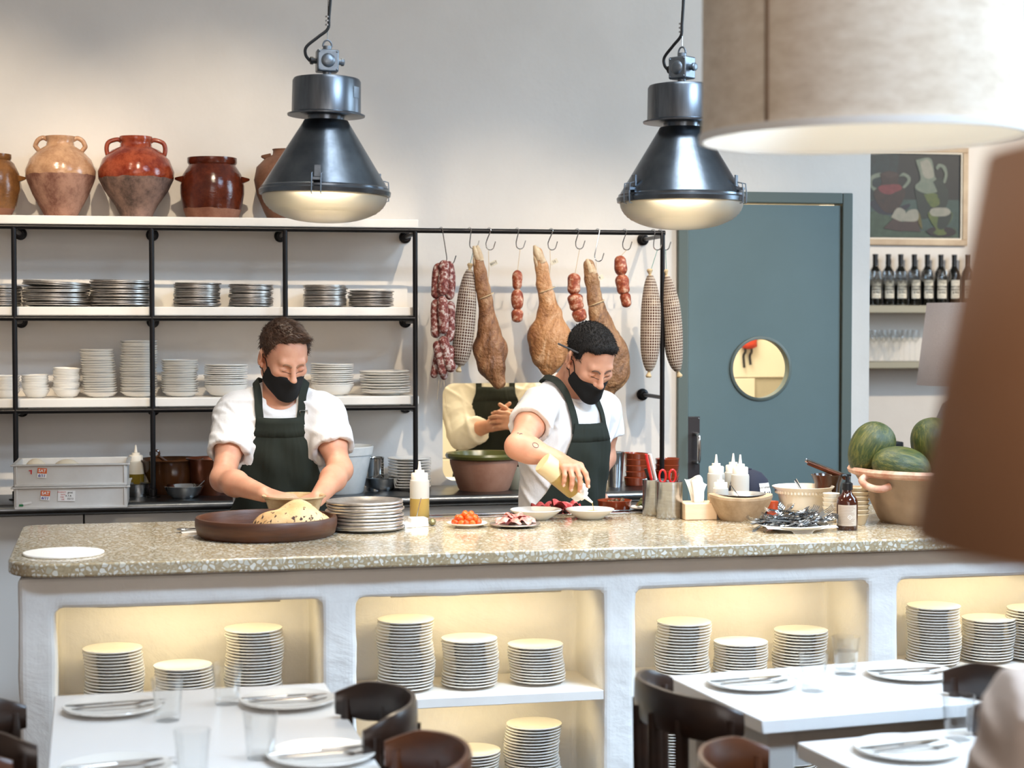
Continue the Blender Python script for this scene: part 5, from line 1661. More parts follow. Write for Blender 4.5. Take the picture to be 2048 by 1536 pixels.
for i in range(64):
    a = random.uniform(0, 6.28); rr = 0.072 * math.sqrt(random.random()); lay = (1 - rr / 0.085) * random.random()
    f = i % 3
    o = put('fork' if f else 'spoon', fm if f else sm, None, (p[0] + rr * math.cos(a) * 1.1 - 0.004, p[1] + rr * math.sin(a) * 0.8, ZC + 0.020 + 0.042 * lay), (random.gauss(0, 0.5), random.gauss(-0.1, 0.22), random.gauss(0, 0.45) + (PI if random.random() < 0.15 else 0)))
    tag(o, 'steel dinner fork in the loose pile on the white platter' if f else 'steel dessert spoon in the loose pile on the white platter', 'fork' if f else 'spoon', 'cutlery pile on the platter')
# small cups
cm = MB().lathe([(0, 0), (0.016, 0), (0.017, 0.002), (0.0255, 0.032), (0.0265, 0.034), (0.025, 0.0345), (0.0235, 0.031), (0.015, 0.004), (0, 0.004)], 28).mesh('sauce_cup', M['porcelain_warm'])
pc_ = onc(1665, 1046, 0.02)
for i in range(5):
    o = put('sauce_cup', cm, None, (pc_[0], pc_[1] + 0.012, ZC + i * 0.0135)); tag(o, nth(4 - i, 'small cream sauce cup', 'stack behind the pump bottle'), 'cup', 'small sauce cups')
bm2 = MB().lathe([(0, 0), (0.024, 0), (0.026, 0.003), (0.036, 0.03), (0.038, 0.032), (0.0365, 0.034), (0.034, 0.03), (0.023, 0.005), (0, 0.005)], 32).mesh('beige_bowl', mat('beige_glaze', '#cdb693', 0.3))
pb = onc(1716, 1052, 0.03)
for i in range(7):
    o = put('beige_bowl', bm2, None, (pb[0], pb[1] + 0.01, ZC + i * 0.0135)); tag(o, nth(6 - i, 'small beige bowl', 'stack beside the melon bowl'), 'bowl', 'beige bowls beside the melons')
p = onc(1676, 1030, 0.03); p = (p[0], p[1] + 0.09, ZC)
t = thing('brown_pot', 'dark brown glazed pot with long tools lying across it', 'pot', p)
b = MB(); b.lathe([(0, 0), (0.036, 0), (0.038, 0.004), (0.038, 0.055), (0.042, 0.09), (0.055, 0.118), (0.052, 0.119), (0.038, 0.09), (0.034, 0.008), (0, 0.006)], 40); part('body', b, M['dark_glaze'], t)
for i, (m, dy, dz, lab) in enumerate((('copper', -0.02, 0.0, 'copper toned tongs lying across the brown pot'), ('chrome', 0.0, 0.008, 'shiny steel tongs lying across the brown pot'))):
    b = MB()
    for sg in (-1, 1):
        b.tube([(-0.075, dy + sg * 0.004, 0.158 + dz), (0.0, dy + sg * 0.012, 0.128 + dz), (0.06, dy + sg * 0.016, 0.105 + dz)], 0.004, 8, flat=(0.006, 0.002))
    solo('tongs', b, M[m], lab, 'tongs', p)
# amber pump bottle
p = onc(1694, 1062, 0.034); s = scale(p)
t = thing('pump_bottle', 'amber glass pump bottle with a printed paper label', 'bottle', p, -0.12)
r = 21 / s
b = MB(); b.lathe([(0, 0), (r * 0.93, 0), (r, 0.004), (r, 0.082), (r * 0.9, 0.094), (r * 0.55, 0.106), (r * 0.45, 0.112), (r * 0.45, 0.12), (0, 0.12)], 40); part('bottle_body', b, M['amber'], t)
b = MB(); b.lathe([(0, 0.118), (r * 0.52, 0.118), (r * 0.52, 0.137), (r * 0.3, 0.141), (r * 0.2, 0.142), (r * 0.16, 0.16), (0, 0.16)], 24); b.tube([(0, 0, 0.157), (-0.012, -0.008, 0.162), (-0.022, -0.016, 0.161)], 0.004, 8); b.box((0, 0, 0.161), (0.02, 0.012, 0.005)); part('pump', b, M['black'], t)
def cyl_grid(r, a0, a1, z0, z1, off, n=16):
    b = MB(); b.grid(lambda u, v: ((r + off) * math.sin(a0 + (a1 - a0) * u), -(r + off) * math.cos(a0 + (a1 - a0) * u), z0 + (z1 - z0) * v), n, 1); return b
lb = part('paper_label', cyl_grid(r, -1.25, 0.75, 0.014, 0.075, 0.0006), M['pump_label'], t)
b = MB()
for k in range(12):
    z = 0.069 - 0.0045 * k
    q = cyl_grid(r, -1.05, 0.35 + 0.2 * math.sin(k * 1.7), z, z + 0.0012, 0.0011, 6); b.add(q.v, q.f)
part('small_print', b, mat('faded_print', '#96816f', 0.8), lb, smooth=False, stuff=True)
def on_cyl(mb, r, off, a0, z0):
    q = MB(); q.add([((r + off + max(-y, 0)) * math.sin(a0 + x / r), -(r + off + max(-y, 0)) * math.cos(a0 + x / r), z0 + z) for x, y, z in mb.v], mb.f); return q
b = MB(); w = 0.006
for (x0, z0), (x1, z1) in (((-w, 0), (0, w)), ((0, w), (w, 0)), ((w, 0), (0, -w)), ((0, -w), (-w, 0))):
    dx, dz = (x1 - x0), (z1 - z0); nx_, nz_ = -dz * 0.12, dx * 0.12
    b.add([(x0, 0, z0), (x1, 0, z1), (x1 + nx_, 0, z1 + nz_), (x0 + nx_, 0, z0 + nz_)], [(0, 1, 2, 3)])
b.add([(-0.0015, 0, 0), (0, 0, 0.002), (0.0015, 0, 0), (0, 0, -0.002)], [(0, 1, 2, 3)])
part('diamond_mark', on_cyl(b, r, 0.0012, 0.0, 0.040), M['paper'], lb, smooth=False, stuff=True)
# melon bowl
p = at(1860, 1042, z=ZC); MBc = (p[0] - 0.0, p[1] + 0.0, ZC)
t = thing('melon_bowl', 'wide weathered clay bowl with chipped pink rim full of melons', 'bowl', MBc)
b = MB(); b.lathe([(0, 0), (0.15, 0), (0.158, 0.01), (0.19, 0.08), (0.228, 0.142), (0.236, 0.15)], 64); b.lathe([(0.222, 0.15), (0.14, 0.02), (0, 0.018)], 64); part('body', b, M['pale_clay'], t)
b = MB(); b.lathe([(0.232, 0.143), (0.248, 0.15), (0.252, 0.16), (0.246, 0.169), (0.232, 0.168), (0.221, 0.148)], 64); part('rim', b, M['pink_clay'], t)
for sg in (0, 1):
    b = MB(); a0 = R_(206 + 180 * sg)
    pts = []
    for da, rr, z in ((-0.2, 0.236, 0.15), (-0.19, 0.26, 0.135), (-0.08, 0.258, 0.118), (0.06, 0.245, 0.113), (0.14, 0.222, 0.122)):
        pts.append((rr * math.cos(a0 + da), rr * math.sin(a0 + da), z))
    b.tube(smooth_pts(pts, 5), 0.011, 10); part('handle', b, M['pink_clay'], t)
def melon(u, v, dd, L, r, axis, lab):
    c = at(u, v, d=dd)
    b = MB(); n = 20; ax = Vector(axis).normalized(); X = ax.orthogonal().normalized(); Y = ax.cross(X)
    pr = []
    for k in range(n + 1):
        f = PI * k / n; rr = r * math.sin(f) ** 0.9 if 0 < k < n else 0
        pr.append((rr * (1 - 0.10 * math.cos(f)), -L * math.cos(f)))
    b.lathe(pr, 40)
    o = solo('melon', b, M['melon'], lab, 'melon', group='melons in the clay bowl'); o.matrix_world = frame(c, X, Y, ax); return o
dM = float((np.array(MBc) - _cp) @ _fw)
melon(1742, 899, dM - 0.02, 0.088, 0.068, (0.45, 0, 0.85), 'tall green melon upright at the outer side of the clay bowl')
melon(1802, 935, dM - 0.115, 0.09, 0.064, (0.9, -0.1, -0.25), 'smaller green melon lying low at the front of the clay bowl')
melon(1868, 893, dM - 0.0, 0.09, 0.068, (-0.2, 0.1, 0.95), 'yellowish green melon upright towards the lamp side of the bowl')
melon(1800, 960, dM + 0.11, 0.09, 0.066, (0.9, 0.3, 0.1), 'green melon buried at the back of the clay bowl')


# ---------------------------------------------------------------- pendant lamps
def pendant(u, vr, rpx, d, yaw, lab, tilt, glow):
    """Old factory lamp whose lens ring is centred at (u, vr) at depth d."""
    c = at(u, vr, d=d); k = d / FPX            # metres per pixel
    t = thing('pendant_lamp', lab, 'lamp', tuple(c), 0, 'steel factory lamps over the counter')
    t.rotation_euler = (0, tilt, yaw)
    R = rpx * k
    b = MB(); b.lathe([(R * 0.99, -6 * k), (R * 1.01, -4 * k), (R * 1.01, 6 * k), (R * 0.985, 8 * k), (46 * k, 136 * k), (44 * k, 140 * k), (0, 140 * k)], 64); b.lathe([(R * 0.95, 0), (R * 0.95, 6 * k), (42 * k, 133 * k), (0, 133 * k)], 48)
    sh = part('reflector', b, M['lamp_steel'], t, angle=25)
    b = MB(); b.lathe([(R * 0.97, -10 * k), (R * 1.03, -9 * k), (R * 1.04, -1 * k), (R * 1.02, 2 * k), (R * 0.97, 2 * k)], 64); part('lens_ring', b, M['lamp_steel'], t)
    pr = []
    n = 26
    for i in range(n + 1):
        f = i / n; a = f * PI / 2
        z = -8 * k - 54 * k * (math.sin(a) ** 1.0); r = R * 0.975 * math.cos(a) ** 0.8
        if f < 0.45: z -= 1.1 * k * (i % 2)
        pr.append((max(r, 0), z))
    pr[-1] = (0, pr[-1][1])
    b = MB(); b.lathe(pr, 64); part('glass_lens', b, M['lens'], t, solid=0.004, angle=60)
    b = MB(); b.ball((0, 0, 14 * k), (70 * k, 70 * k, 26 * k), 28, 12); part('bulb', b, M['bulb'], t)
    b = MB(); b.lathe([(0, 138 * k), (36 * k, 138 * k), (37 * k, 156 * k), (0, 156 * k)], 40); part('neck', b, M['lamp_steel'], t)
    b = MB(); b.lathe([(0, 150 * k), (70 * k, 148 * k), (77 * k, 149 * k), (77.5 * k, 152 * k), (69 * k, 155 * k), (68 * k, 218 * k), (65 * k, 223 * k), (55 * k, 225 * k), (0, 226 * k)], 56); part('ballast_can', b, M['lamp_cap'], t)
    b = MB(); b.lathe([(0, 224 * k), (8.5 * k, 224 * k), (8.5 * k, 240 * k), (0, 240 * k)], 20); part('stem', b, M['lamp_box'], t)
    b = MB(); b.box((0, 0, 258 * k), (43 * k, 34 * k, 44 * k)); bx = part('junction_box', b, M['lamp_box'], t, bevel=0.004)
    b = MB()
    my = Matrix(((1, 0, 0, 0), (0, 0, -1, -17 * k), (0, 1, 0, 258 * k), (0, 0, 0, 1)))
    b.lathe([(0, 5 * k), (8 * k, 4.5 * k), (13 * k, 2 * k), (14 * k, 0), (0, 0)], 28, my)
    for sx in (-1, 1):
        for sz in (-1, 1):
            b.ball((sx * 17.5 * k, -17 * k, 258 * k + sz * 17.5 * k), (2.2 * k, 1.8 * k, 2.2 * k), 8, 6)
    part('box_cover', b, M['lamp_box'], bx)
    for sg in (-1, 1):
        b = MB(); mx = Matrix(((0, 0, sg, sg * 21 * k), (0, 1, 0, 0), (1, 0, 0, 258 * k), (0, 0, 0, 1)))
        b.lathe([(0, 0), (6 * k, 0), (6 * k, 7 * k), (8 * k, 7 * k), (8 * k, 12 * k), (5 * k, 14 * k), (0, 14 * k)], 16, mx); part('cable_gland', b, M['lamp_box'] if sg > 0 else M['black'], t)
    b = MB(); b.lathe([(0, 279 * k), (9 * k, 279 * k), (9 * k, 288 * k), (0, 289 * k)], 16)
    b.tube([(9 * k * math.cos(a), 0, 287 * k + 13 * k * math.sin(a)) for a in np.linspace(0, PI, 12)], 1.8 * k, 8); part('hanging_loop', b, M['lamp_box'], t)
    top = 4.9 - c[2]
    b = MB(); b.tube([(0, 0, 299 * k), (0, 0.0, 345 * k), (0.001, 0.0, top)], 0.0012, 6); part('steel_wire', b, M['steel'], t)
    b = MB(); b.tube(smooth_pts([(-34 * k, 0, 257 * k), (-43 * k, -0.002, 268 * k), (-42 * k, -0.004, 284 * k), (-20 * k, -0.005, 304 * k), (0.0, -0.005, 322 * k), (2 * k, -0.004, 345 * k), (5 * k, -0.003, 390 * k), (8 * k, 0, 460 * k), (6 * k, 0, 560 * k), (5 * k, 0, 700 * k), (4 * k, 0, 1000 * k), (3 * k, 0, 0.5 * (top + 1000 * k)), (2 * k, 0, top)], 6), 3.2 * k, 8); part('power_cable', b, M['cable'], t)
    for i, zz in enumerate((330, 338, 346)):
        b = MB(); b.lathe([(0, -1.5 * k), (4.5 * k, -1.5 * k), (4.5 * k, 1.5 * k), (0, 1.5 * k)], 10, c=(-1 * k, -0.003, zz * k)); part('wire_clip', b, M['steel'], t)
    for a in (R_(-105), R_(15), R_(135)):
        q = Matrix.Rotation(a, 4, 'Z')
        b = MB()
        b.box((R * 0.93, 0, 30 * k), (3 * k, 12 * k, 22 * k), 0, q @ Matrix.Rotation(0, 4, 'Y')); b.box((R * 1.0, 0, 14 * k), (14 * k, 14 * k, 5 * k), 0, q)
        for sy in (-1, 1):
            pts = [(R * 0.98, sy * 9 * k, 26 * k), (R * 1.06, sy * 9 * k, 24 * k), (R * 1.075, sy * 9 * k, 6 * k), (R * 1.07, sy * 9 * k, -14 * k), (R * 1.02, sy * 9 * k, -15 * k)]
            b.tube([tuple(q @ Vector(p)) for p in pts], 1.3 * k, 6)
        part('spring_clip', b, M['lamp_box'], t)
    if abs(yaw) < 0.3:
        b = MB(); b.grid(lambda u_, v_: (69 * k * math.sin(0.75 + 0.3 * u_), -69 * k * math.cos(0.75 + 0.3 * u_), (183 + 22 * v_) * k), 4, 1); part('maker_plate', b, M['lamp_box'], t)
    l = light('pendant_glow', 'SPOT', tuple(c + np.array([0, 0, -0.075])), tuple(c + np.array([0, 0, -1])), glow, (1.0, 0.83, 0.6), spot_size=R_(150), spot_blend=0.6, shadow_soft_size=0.1)
    return t
pendant(650, 382, 127, 4.85, 0.05, 'steel factory pendant lamp hanging in front of the clay jars', 0.02, 65)
pendant(1363, 396, 125, 4.9, -0.95, 'steel factory pendant lamp hanging by the sage green door', 0.0, 65)

# ---------------------------------------------------------------- big linen drum shade near the camera
c = at(1722, 279, d=2.9)
t = thing('drum_pendant', 'huge pale linen drum lampshade hanging close in the upper corner', 'lamp', tuple(c)); t.rotation_euler = (0, -0.012, 0.25)
RD, HD = 0.262, 0.44
b = MB(); b.lathe([(RD * 1.015, 0), (RD, 0.03), (RD * 0.985, HD)], 96); part('shade', b, M['shade'], t)
b = MB(); b.lathe([(RD * 0.985, HD), (RD * 0.985 - 0.004, HD), (RD - 0.005, 0.03), (RD * 1.015 - 0.004, 0.0)], 96); part('shade_lining', b, M['shade_inside'], t)
b = MB(); b.lathe([(RD * 1.015 - 0.005, -0.001), (RD * 1.015 + 0.002, -0.001), (RD * 1.012 + 0.002, 0.011), (RD * 1.012 - 0.004, 0.011), (RD * 1.015 - 0.005, -0.001)], 96); part('hem_tape', b, M['shade_band'], t)
a0 = math.atan2(-1, 0) - 0.78 - 0.43
b = MB(); b.grid(lambda u, v: ((RD * (1.006 - 0.02 * v) + 0.0015) * math.cos(a0 + 0.022 * (u - 0.5)), (RD * (1.006 - 0.02 * v) + 0.0015) * math.sin(a0 + 0.022 * (u - 0.5)), 0.012 + (HD - 0.014) * v), 3, 12); part('seam', b, M['seam'], t, solid=0.001)
b = MB()
for k in range(3):
    a = 2 * PI * k / 3; b.tube([(0, 0, HD - 0.03), (RD * 0.98 * math.cos(a), RD * 0.98 * math.sin(a), HD - 0.01)], 0.003, 6)
b.lathe([(0, HD - 0.10), (0.022, HD - 0.10), (0.022, HD - 0.02), (0, HD - 0.02)], 20); part('lamp_holder', b, M['black'], t)
b = MB(); b.ball((0, 0, HD - 0.15), (0.03, 0.03, 0.04), 16, 10); part('bulb', b, M['lens'], t)
b = MB(); b.tube([(0, 0, HD - 0.03), (0, 0, 4.9 - c[2])], 0.004, 8); part('cord', b, M['cable'], t)
light('drum_bulb', 'POINT', (c[0], c[1], c[2] + 0.22), (c[0], c[1], 0), 1.6, (1.0, 0.9, 0.74), shadow_soft_size=0.05)

# brown shade of a lamp standing right beside the camera
bc = at(2735, 1090, d=1.0); tz = at(2735, 300, d=1.0)[2]
t = thing('floor_lamp', 'brown conical lampshade very close at the edge of the view', 'lamp', (bc[0], bc[1], 0))
z0 = float(bc[2])
b = MB(); b.lathe([(0.251, z0), (0.211, float(tz))], 96); part('shade', b, M['brown_shade'], t, solid=0.003)
b = MB(); b.lathe([(0, 0), (0.15, 0), (0.15, 0.015), (0.02, 0.025), (0.011, 0.03), (0.011, float(tz)), (0, float(tz))], 32); part('pole', b, M['black'], t)
b = MB()
for k in range(3):
    a = 2 * PI * k / 3; b.tube([(0, 0, float(tz) - 0.01), (0.21 * math.cos(a), 0.21 * math.sin(a), float(tz) - 0.006)], 0.0025, 6)
part('shade_spider', b, M['black'], t)

# ---------------------------------------------------------------- far room past the end of the wall
YF = 10.0
def fr(u, v, dy=0.0):
    return at(u, v, y=YF - dy)
sF = scale(fr(1840, 600))
pa, pb = fr(1932, 492), fr(1932, 300)
W = 0.74
t = thing('still_life_painting', 'framed painting of jugs, an open book and a cup above the wine shelf', 'painting', (pa[0] - W / 2, YF, pa[2]))
H = 0.60
b = MB()
for z, hh in ((0.018, 0.036), (H - 0.018, 0.036)):
    b.box((0, -0.014, z), (W, 0.028, hh))
for sx in (-1, 1):
    b.box((sx * (W / 2 - 0.018), -0.014, H / 2), (0.036, 0.0275, H - 0.072))
part('picture_frame', b, M['canvas_board'], t, bevel=0.004)
b = MB()
for z in (0.0405, H - 0.0405): b.box((0, -0.010, z), (W - 0.072, 0.02, 0.009))
for sx in (-1, 1): b.box((sx * (W / 2 - 0.0405), -0.010, H / 2), (0.009, 0.0195, H - 0.072))
part('frame_slip', b, M['frame_inner'], t)
dk = lambda q: '#' + ''.join('%02x' % int(int(q[i:i + 2], 16) * 0.62) for i in (0, 2, 4))
PM = [mat('paint_' + h, dk(h), 0.55, var=dk(g), vs=28) for h, g in (('15171a', '1d2322'), ('1f3f46', '16292e'), ('4c6f6a', '3a5c55'), ('3f5b45', '54735a'), ('4a2a20', '2e1a16'), ('a8404a', '8c3038'), ('a9b5a2', '8fa391'), ('7f8f3c', '5f7a38'), ('22392f', '1a2e2a'), ('d9d6c4', 'c4c6b4'), ('5a4038', '47302c'), ('1b2140', '161a30'), ('8a7a1f', '6e6a22'), ('2a1018', '1a0c12'))]
b = MB(); b.box((0, -0.003, H / 2), (W - 0.08, 0.006, H - 0.08))
lay = [0]
def blob(ci, pts, rnd=True):
    P = smooth_pts(pts + [pts[0]], 5) if rnd else pts
    lay[0] += 1
    y = -0.0062 - 0.00025 * lay[0]
    vs = []
    for u, v in (tuple(q)[:2] for q in P):
        w = fr(1700 + u * 348 / 1909, 280 + v * 280 / 1536)
        vs.append((float(w[0]) - t.location.x, y, float(w[2]) - t.location.z))
    if rnd: vs = vs[:-1]
    b.cur = ci; b.add(vs, [tuple(range(len(vs)))])
b.cur = 0
blob(1, [(-200, 60), (430, 60), (520, 300), (330, 640), (-200, 650)])
blob(2, [(-300, 650), (1190, 660), (1190, 1070), (-300, 1060)], False)
blob(3, [(-300, 1000), (300, 760), (700, 1010), (1150, 960), (1190, 1072), (-300, 1062)], False)
blob(11, [(190, 690), (300, 650), (420, 760), (640, 700), (620, 760), (440, 820), (300, 800)])
blob(6, [(205, 440), (240, 385), (330, 360), (335, 400), (250, 430), (240, 500), (300, 540), (260, 560), (210, 500)])
blob(6, [(530, 400), (580, 360), (650, 400), (655, 460), (600, 525), (570, 520), (625, 440), (590, 400)])
blob(4, [(320, 370), (430, 340), (530, 380), (520, 470), (600, 560), (560, 700), (480, 790), (380, 790), (290, 690), (255, 570), (340, 480)])
blob(5, [(300, 520), (360, 495), (530, 490), (560, 540), (500, 570), (420, 600), (330, 570)])
blob(10, [(335, 375), (430, 350), (525, 380), (430, 415)])
blob(8, [(700, 540), (760, 420), (720, 220), (880, 210), (930, 420), (1040, 500), (1075, 600), (1030, 760), (850, 860), (760, 830)])
blob(6, [(715, 220), (880, 205), (925, 400), (980, 470), (970, 560), (840, 590), (730, 550), (710, 500), (770, 420)])
blob(9, [(760, 240), (860, 225), (915, 400), (810, 410)])
blob(7, [(800, 595), (940, 590), (975, 700), (900, 740), (850, 690)])
blob(6, [(930, 300), (970, 262), (1040, 290), (1062, 380), (1040, 470), (1015, 460), (1030, 370), (990, 300), (950, 330)])
blob(8, [(905, 460), (960, 420), (1000, 420), (1040, 560), (1020, 640), (960, 640), (950, 560)])
blob(12, [(735, 790), (765, 830), (785, 980), (740, 900)])
blob(10, [(360, 970), (470, 860), (560, 880), (570, 910), (600, 890), (730, 880), (770, 1010), (590, 1000), (540, 1005)], False)
blob(9, [(440, 850), (500, 755), (560, 750), (605, 800), (570, 895)])
blob(9, [(578, 895), (610, 800), (660, 765), (735, 775), (730, 885)])
blob(13, [(820, 1000), (900, 960), (1080, 960), (1155, 1010), (1090, 1058), (900, 1055)])
blob(7, [(900, 1020), (935, 980), (880, 900), (860, 790), (1100, 790), (1090, 900), (1020, 980), (1050, 1030), (970, 1048)])
blob(8, [(960, 840), (1100, 800), (1085, 900), (1010, 980), (950, 960)])
blob(9, [(862, 790), (900, 750), (1050, 748), (1095, 795), (1040, 835), (900, 835)])
part('canvas', b, PM, t, smooth=False)
# a second picture further along
q = fr(2000, 255)
t = thing('dark_painting', 'dark framed picture whose corner shows beside the linen shade', 'painting', (q[0] + 0.42, YF, q[2]))
b = MB()
for z in (0.02, 0.88): b.box((0, -0.014, z), (0.84, 0.028, 0.04))
for sx in (-1, 1): b.box((sx * 0.40, -0.0135, 0.45), (0.04, 0.027, 0.82))
part('picture_frame', b, M['canvas_board'], t, bevel=0.004)
b = MB(); b.box((0, -0.004, 0.45), (0.76, 0.008, 0.82)); part('canvas', b, [mat('grey_green_canvas', '#3d4a49', 0.6, var='#2a3433', vs=4)], t, smooth=False)
# wall shelves, bottles and glasses
shz = []
for v0, v1, nm in ((611, 625, 'upper grey green wall shelf carrying the wine bottles'), (724, 736, 'lower grey green wall shelf carrying stemmed glasses')):
    z1 = float(fr(1800, v0, 0.24)[2]); th = (v1 - v0) / sF
    b = MB(); b.box((0, -0.12, -th / 2), (1.7, 0.24, th)); solo('wall_shelf', b, mat('shelf_grey_green', '#a39c88', 0.55), nm, 'shelf', (4.35, YF, z1), bevel=0.002); shz.append(z1)
wb = thing('wine_bottle', '', 'bottle', (0, 0, 0), 0, 'wine bottles on the wall shelf')
b = MB(); b.lathe([(0, 0), (0.033, 0), (0.036, 0.004), (0.036, 0.185), (0.033, 0.205), (0.018, 0.232), (0.0145, 0.245), (0.0145, 0.30), (0, 0.30)], 32); part('glass_body', b, M['wineglass'], wb)
b = MB(); b.lathe([(0.015, 0.24), (0.0155, 0.297), (0.0165, 0.298), (0.0165, 0.310), (0, 0.311)], 24); part('capsule', b, M['black'], wb)
lb = part('paper_label', cyl_grid(0.036, -0.85, 0.95, 0.045, 0.155, 0.0006), M['wine_label'], wb)
mt = frame((0, 0, 0), (1, 0, 0), (0, 0, 1), (0, -1, 0)); b = MB()
for s_, sz, z, dx in (('FATTORIA', 0.0145, 0.114, 0), ('FRANCO', 0.0145, 0.097, 0), ('& FIGLI', 0.0145, 0.080, 0), ('DAL 1967', 0.006, 0.142, 0), ('VINO ROSSO', 0.005, 0.058, 0)):
    q = on_cyl(text_mb(s_, sz, mt, bold=0.0005 if sz > 0.01 else 0.0), 0.036, 0.0012, 0.05, z); b.add(q.v, q.f)
part('lettering', b, M['ink'], lb, smooth=False, stuff=True)
bu = (1725, 1750, 1776, 1801, 1828, 1854, 1881, 1908, 1936)
for i, u in enumerate(bu):
    p = fr(u, 600, 0.075); loc = (float(p[0]), YF - 0.075, shz[0])
    lab = f'{ORD[i] if i else "first"} cream labelled wine bottle from the wall end of the upper shelf'
    if i == 0: wb.location = loc; wb['label'] = lab
    else: dup(wb, loc, random.uniform(-0.1, 0.1), lab)
def stem_glass(h, r, nm):
    b = MB(); t_ = 0.0012
    bw_ = h * 0.42
    b.lathe([(0, 0), (r * 0.95, 0), (r * 0.95, 0.002), (0.006, 0.008), (0.0035, 0.02), (0.0035, h - bw_ - 0.01), (0.008, h - bw_), (r * 0.8, h - bw_ * 0.72), (r, h - bw_ * 0.45), (r * 0.76, h), (r * 0.76 - t_, h), (r - t_, h - bw_ * 0.45), (r * 0.78, h - bw_ * 0.7), (0, h - bw_ + 0.004)], 28)
    return b.mesh(nm, M['glass'], angle=60)
gm, gl_, gf = stem_glass(0.205, 0.034, 'wine_glass'), stem_glass(0.215, 0.046, 'wine_glass'), stem_glass(0.19, 0.030, 'wine_glass')
for lvl, me, us, what in ((0, gm, [1737, 1745, 1756, 1765, 1775, 1786, 1796, 1806, 1817], 'stemmed glass in front of the bottles'), (0, gl_, [1829, 1856, 1888], 'large stemmed glass in front of the bottles'), (1, gf, [1738, 1748, 1758, 1768, 1778, 1789, 1799, 1809, 1820, 1831], 'slim stemmed glass on the lower wall shelf')):
    for i, u in enumerate(us):
        dy = (0.19 if i % 2 else 0.15) if lvl == 0 else (0.16 if i % 2 else 0.08)
        if me is gl_: dy = 0.185
        p = fr(u, 600, dy); o = put('wine_glass', me, None, (float(p[0]), YF - dy, shz[lvl]))
        tag(o, f'{ORD[i] if i else "first"} {what} counting from the wall end', 'glass', 'stemmed glasses on the wall shelves')
# table lamp with a grey linen shade
lc = at(1936, 770, d=7.9); s = scale(lc); z1 = float(at(1936, 606, d=7.9)[2])
t = thing('table_lamp', 'table lamp with a grey linen shade and ceramic body behind the melons', 'lamp', (lc[0], lc[1], 0.78))
b = MB(); b.lathe([(100 / s, float(lc[2]) - 0.78), (81 / s, z1 - 0.78)], 64); part('lamp_shade', b, M['grey_shade'], t, solid=0.003)
hz = float(lc[2]) - 0.78
b = MB(); b.lathe([(0, 0), (0.08, 0), (0.085, 0.01), (0.12, hz * 0.3), (0.15, hz * 0.62), (0.11, hz * 0.82), (0.05, hz * 0.9), (0.06, hz * 0.93), (0.05, hz * 0.96), (0, hz * 0.97)], 40); part('lamp_body', b, M['ceramic_grey'], t)
b = MB(); b.lathe([(0, hz * 0.95), (0.035, hz * 0.95), (0.035, hz + 0.05), (0, hz + 0.05)], 20); part('lamp_neck', b, mat('wood_neck', '#6b4f3c', 0.6), t)
b = MB(); b.box((0, 0, 0.38), (1.36, 0.38, 0.70)); b.box((0, 0, 0.015), (1.3, 0.34, 0.03)); b.box((0, 0, 0.755), (1.4, 0.42, 0.05)); solo('sideboard', b, M['cabinet'], 'pale sideboard carrying the table lamp beyond the counter', 'sideboard', (3.74, lc[1] - 0.02, 0), bevel=0.004)
p = at(1791, 905, d=7.8); b = MB(); b.lathe([(0, 0), (0.085, 0), (0.09, 0.01), (0.1, 0.11), (0.104, 0.115), (0.1, 0.118), (0.092, 0.11), (0.08, 0.01), (0, 0.01)], 40); solo('steel_pot', b, M['plate_steel'], 'worn steel pot with a dark rim behind the melons', 'pot', (p[0], p[1], 0.78), bevel=0)
b = MB(); b.box((0, 0, 0.11), (0.09, 0.07, 0.22)); p2 = at(1783, 900, d=7.95); solo('coffee_grinder', b, M['black'], 'small dark box shaped appliance behind the tall melon', 'appliance', (p2[0], p2[1], 0.78), bevel=0.006)
# red tea towel and straps on the kitchen wall, seen through the porthole
p = at(1497, 678, y=KY - 0.03); t = thing('red_bag', 'red bag with two black straps hanging on the kitchen tiles', 'bag', (p[0], KY - 0.005, p[2]))
b = MB(); b.grid(lambda u, v: ((u - 0.5) * 0.085, -0.012 - 0.012 * math.sin(PI * u) - 0.004 * math.sin(9 * u + 5 * v), -0.04 + 0.22 * v - 0.012 * math.sin(PI * u)), 10, 8); part('bag_body', b, mat('red_nylon', '#d8401f', 0.6), t, solid=0.02)
for x0, L in ((-0.018, 0.12), (0.016, 0.105)):
    b = MB(); b.tube(smooth_pts([(x0, -0.015, -0.03), (x0 + 0.003, -0.02, -0.065), (x0 - 0.004, -0.012, -0.09), (x0 - 0.001, -0.016, -0.03 - L)], 5), 0.004, 8, flat=(0.0015, 0.007)); part('strap', b, M['black'], t)
b = MB(); b.tube([(0, 0.004, 0.19), (0, -0.03, 0.19), (0, -0.03, 0.205)], 0.004, 8); part('hook', b, M['steel'], t)

# ---------------------------------------------------------------- dining tables in front of the counter
def dtable(xc, yc, w, l, rz, lab):
    t = thing('dining_table', lab, 'table', (xc, yc, 0), rz, 'white dining tables')
    b = MB(); b.box((0, 0, 0.735), (w, l, 0.03)); part('table_top', b, M['table'], t, bevel=0.003)
    b = MB()
    b.box((0, l / 2 - 0.05, 0.68), (w - 0.1, 0.02, 0.08)); b.box((0, -l / 2 + 0.05, 0.68), (w - 0.1, 0.02, 0.08)); b.box((w / 2 - 0.05, 0, 0.68), (0.02, l - 0.08, 0.08)); b.box((-w / 2 + 0.05, 0, 0.68), (0.02, l - 0.08, 0.08))
    part('table_apron', b, M['tableleg'], t, smooth=False)
    for sx in (-1, 1):
        for sy in (-1, 1):
            b = MB(); b.box((sx * (w / 2 - 0.06), sy * (l / 2 - 0.06), 0.36), (0.05, 0.05, 0.72), taper=1.25); part('leg', b, M['tableleg'], t, bevel=0.004)
    return t
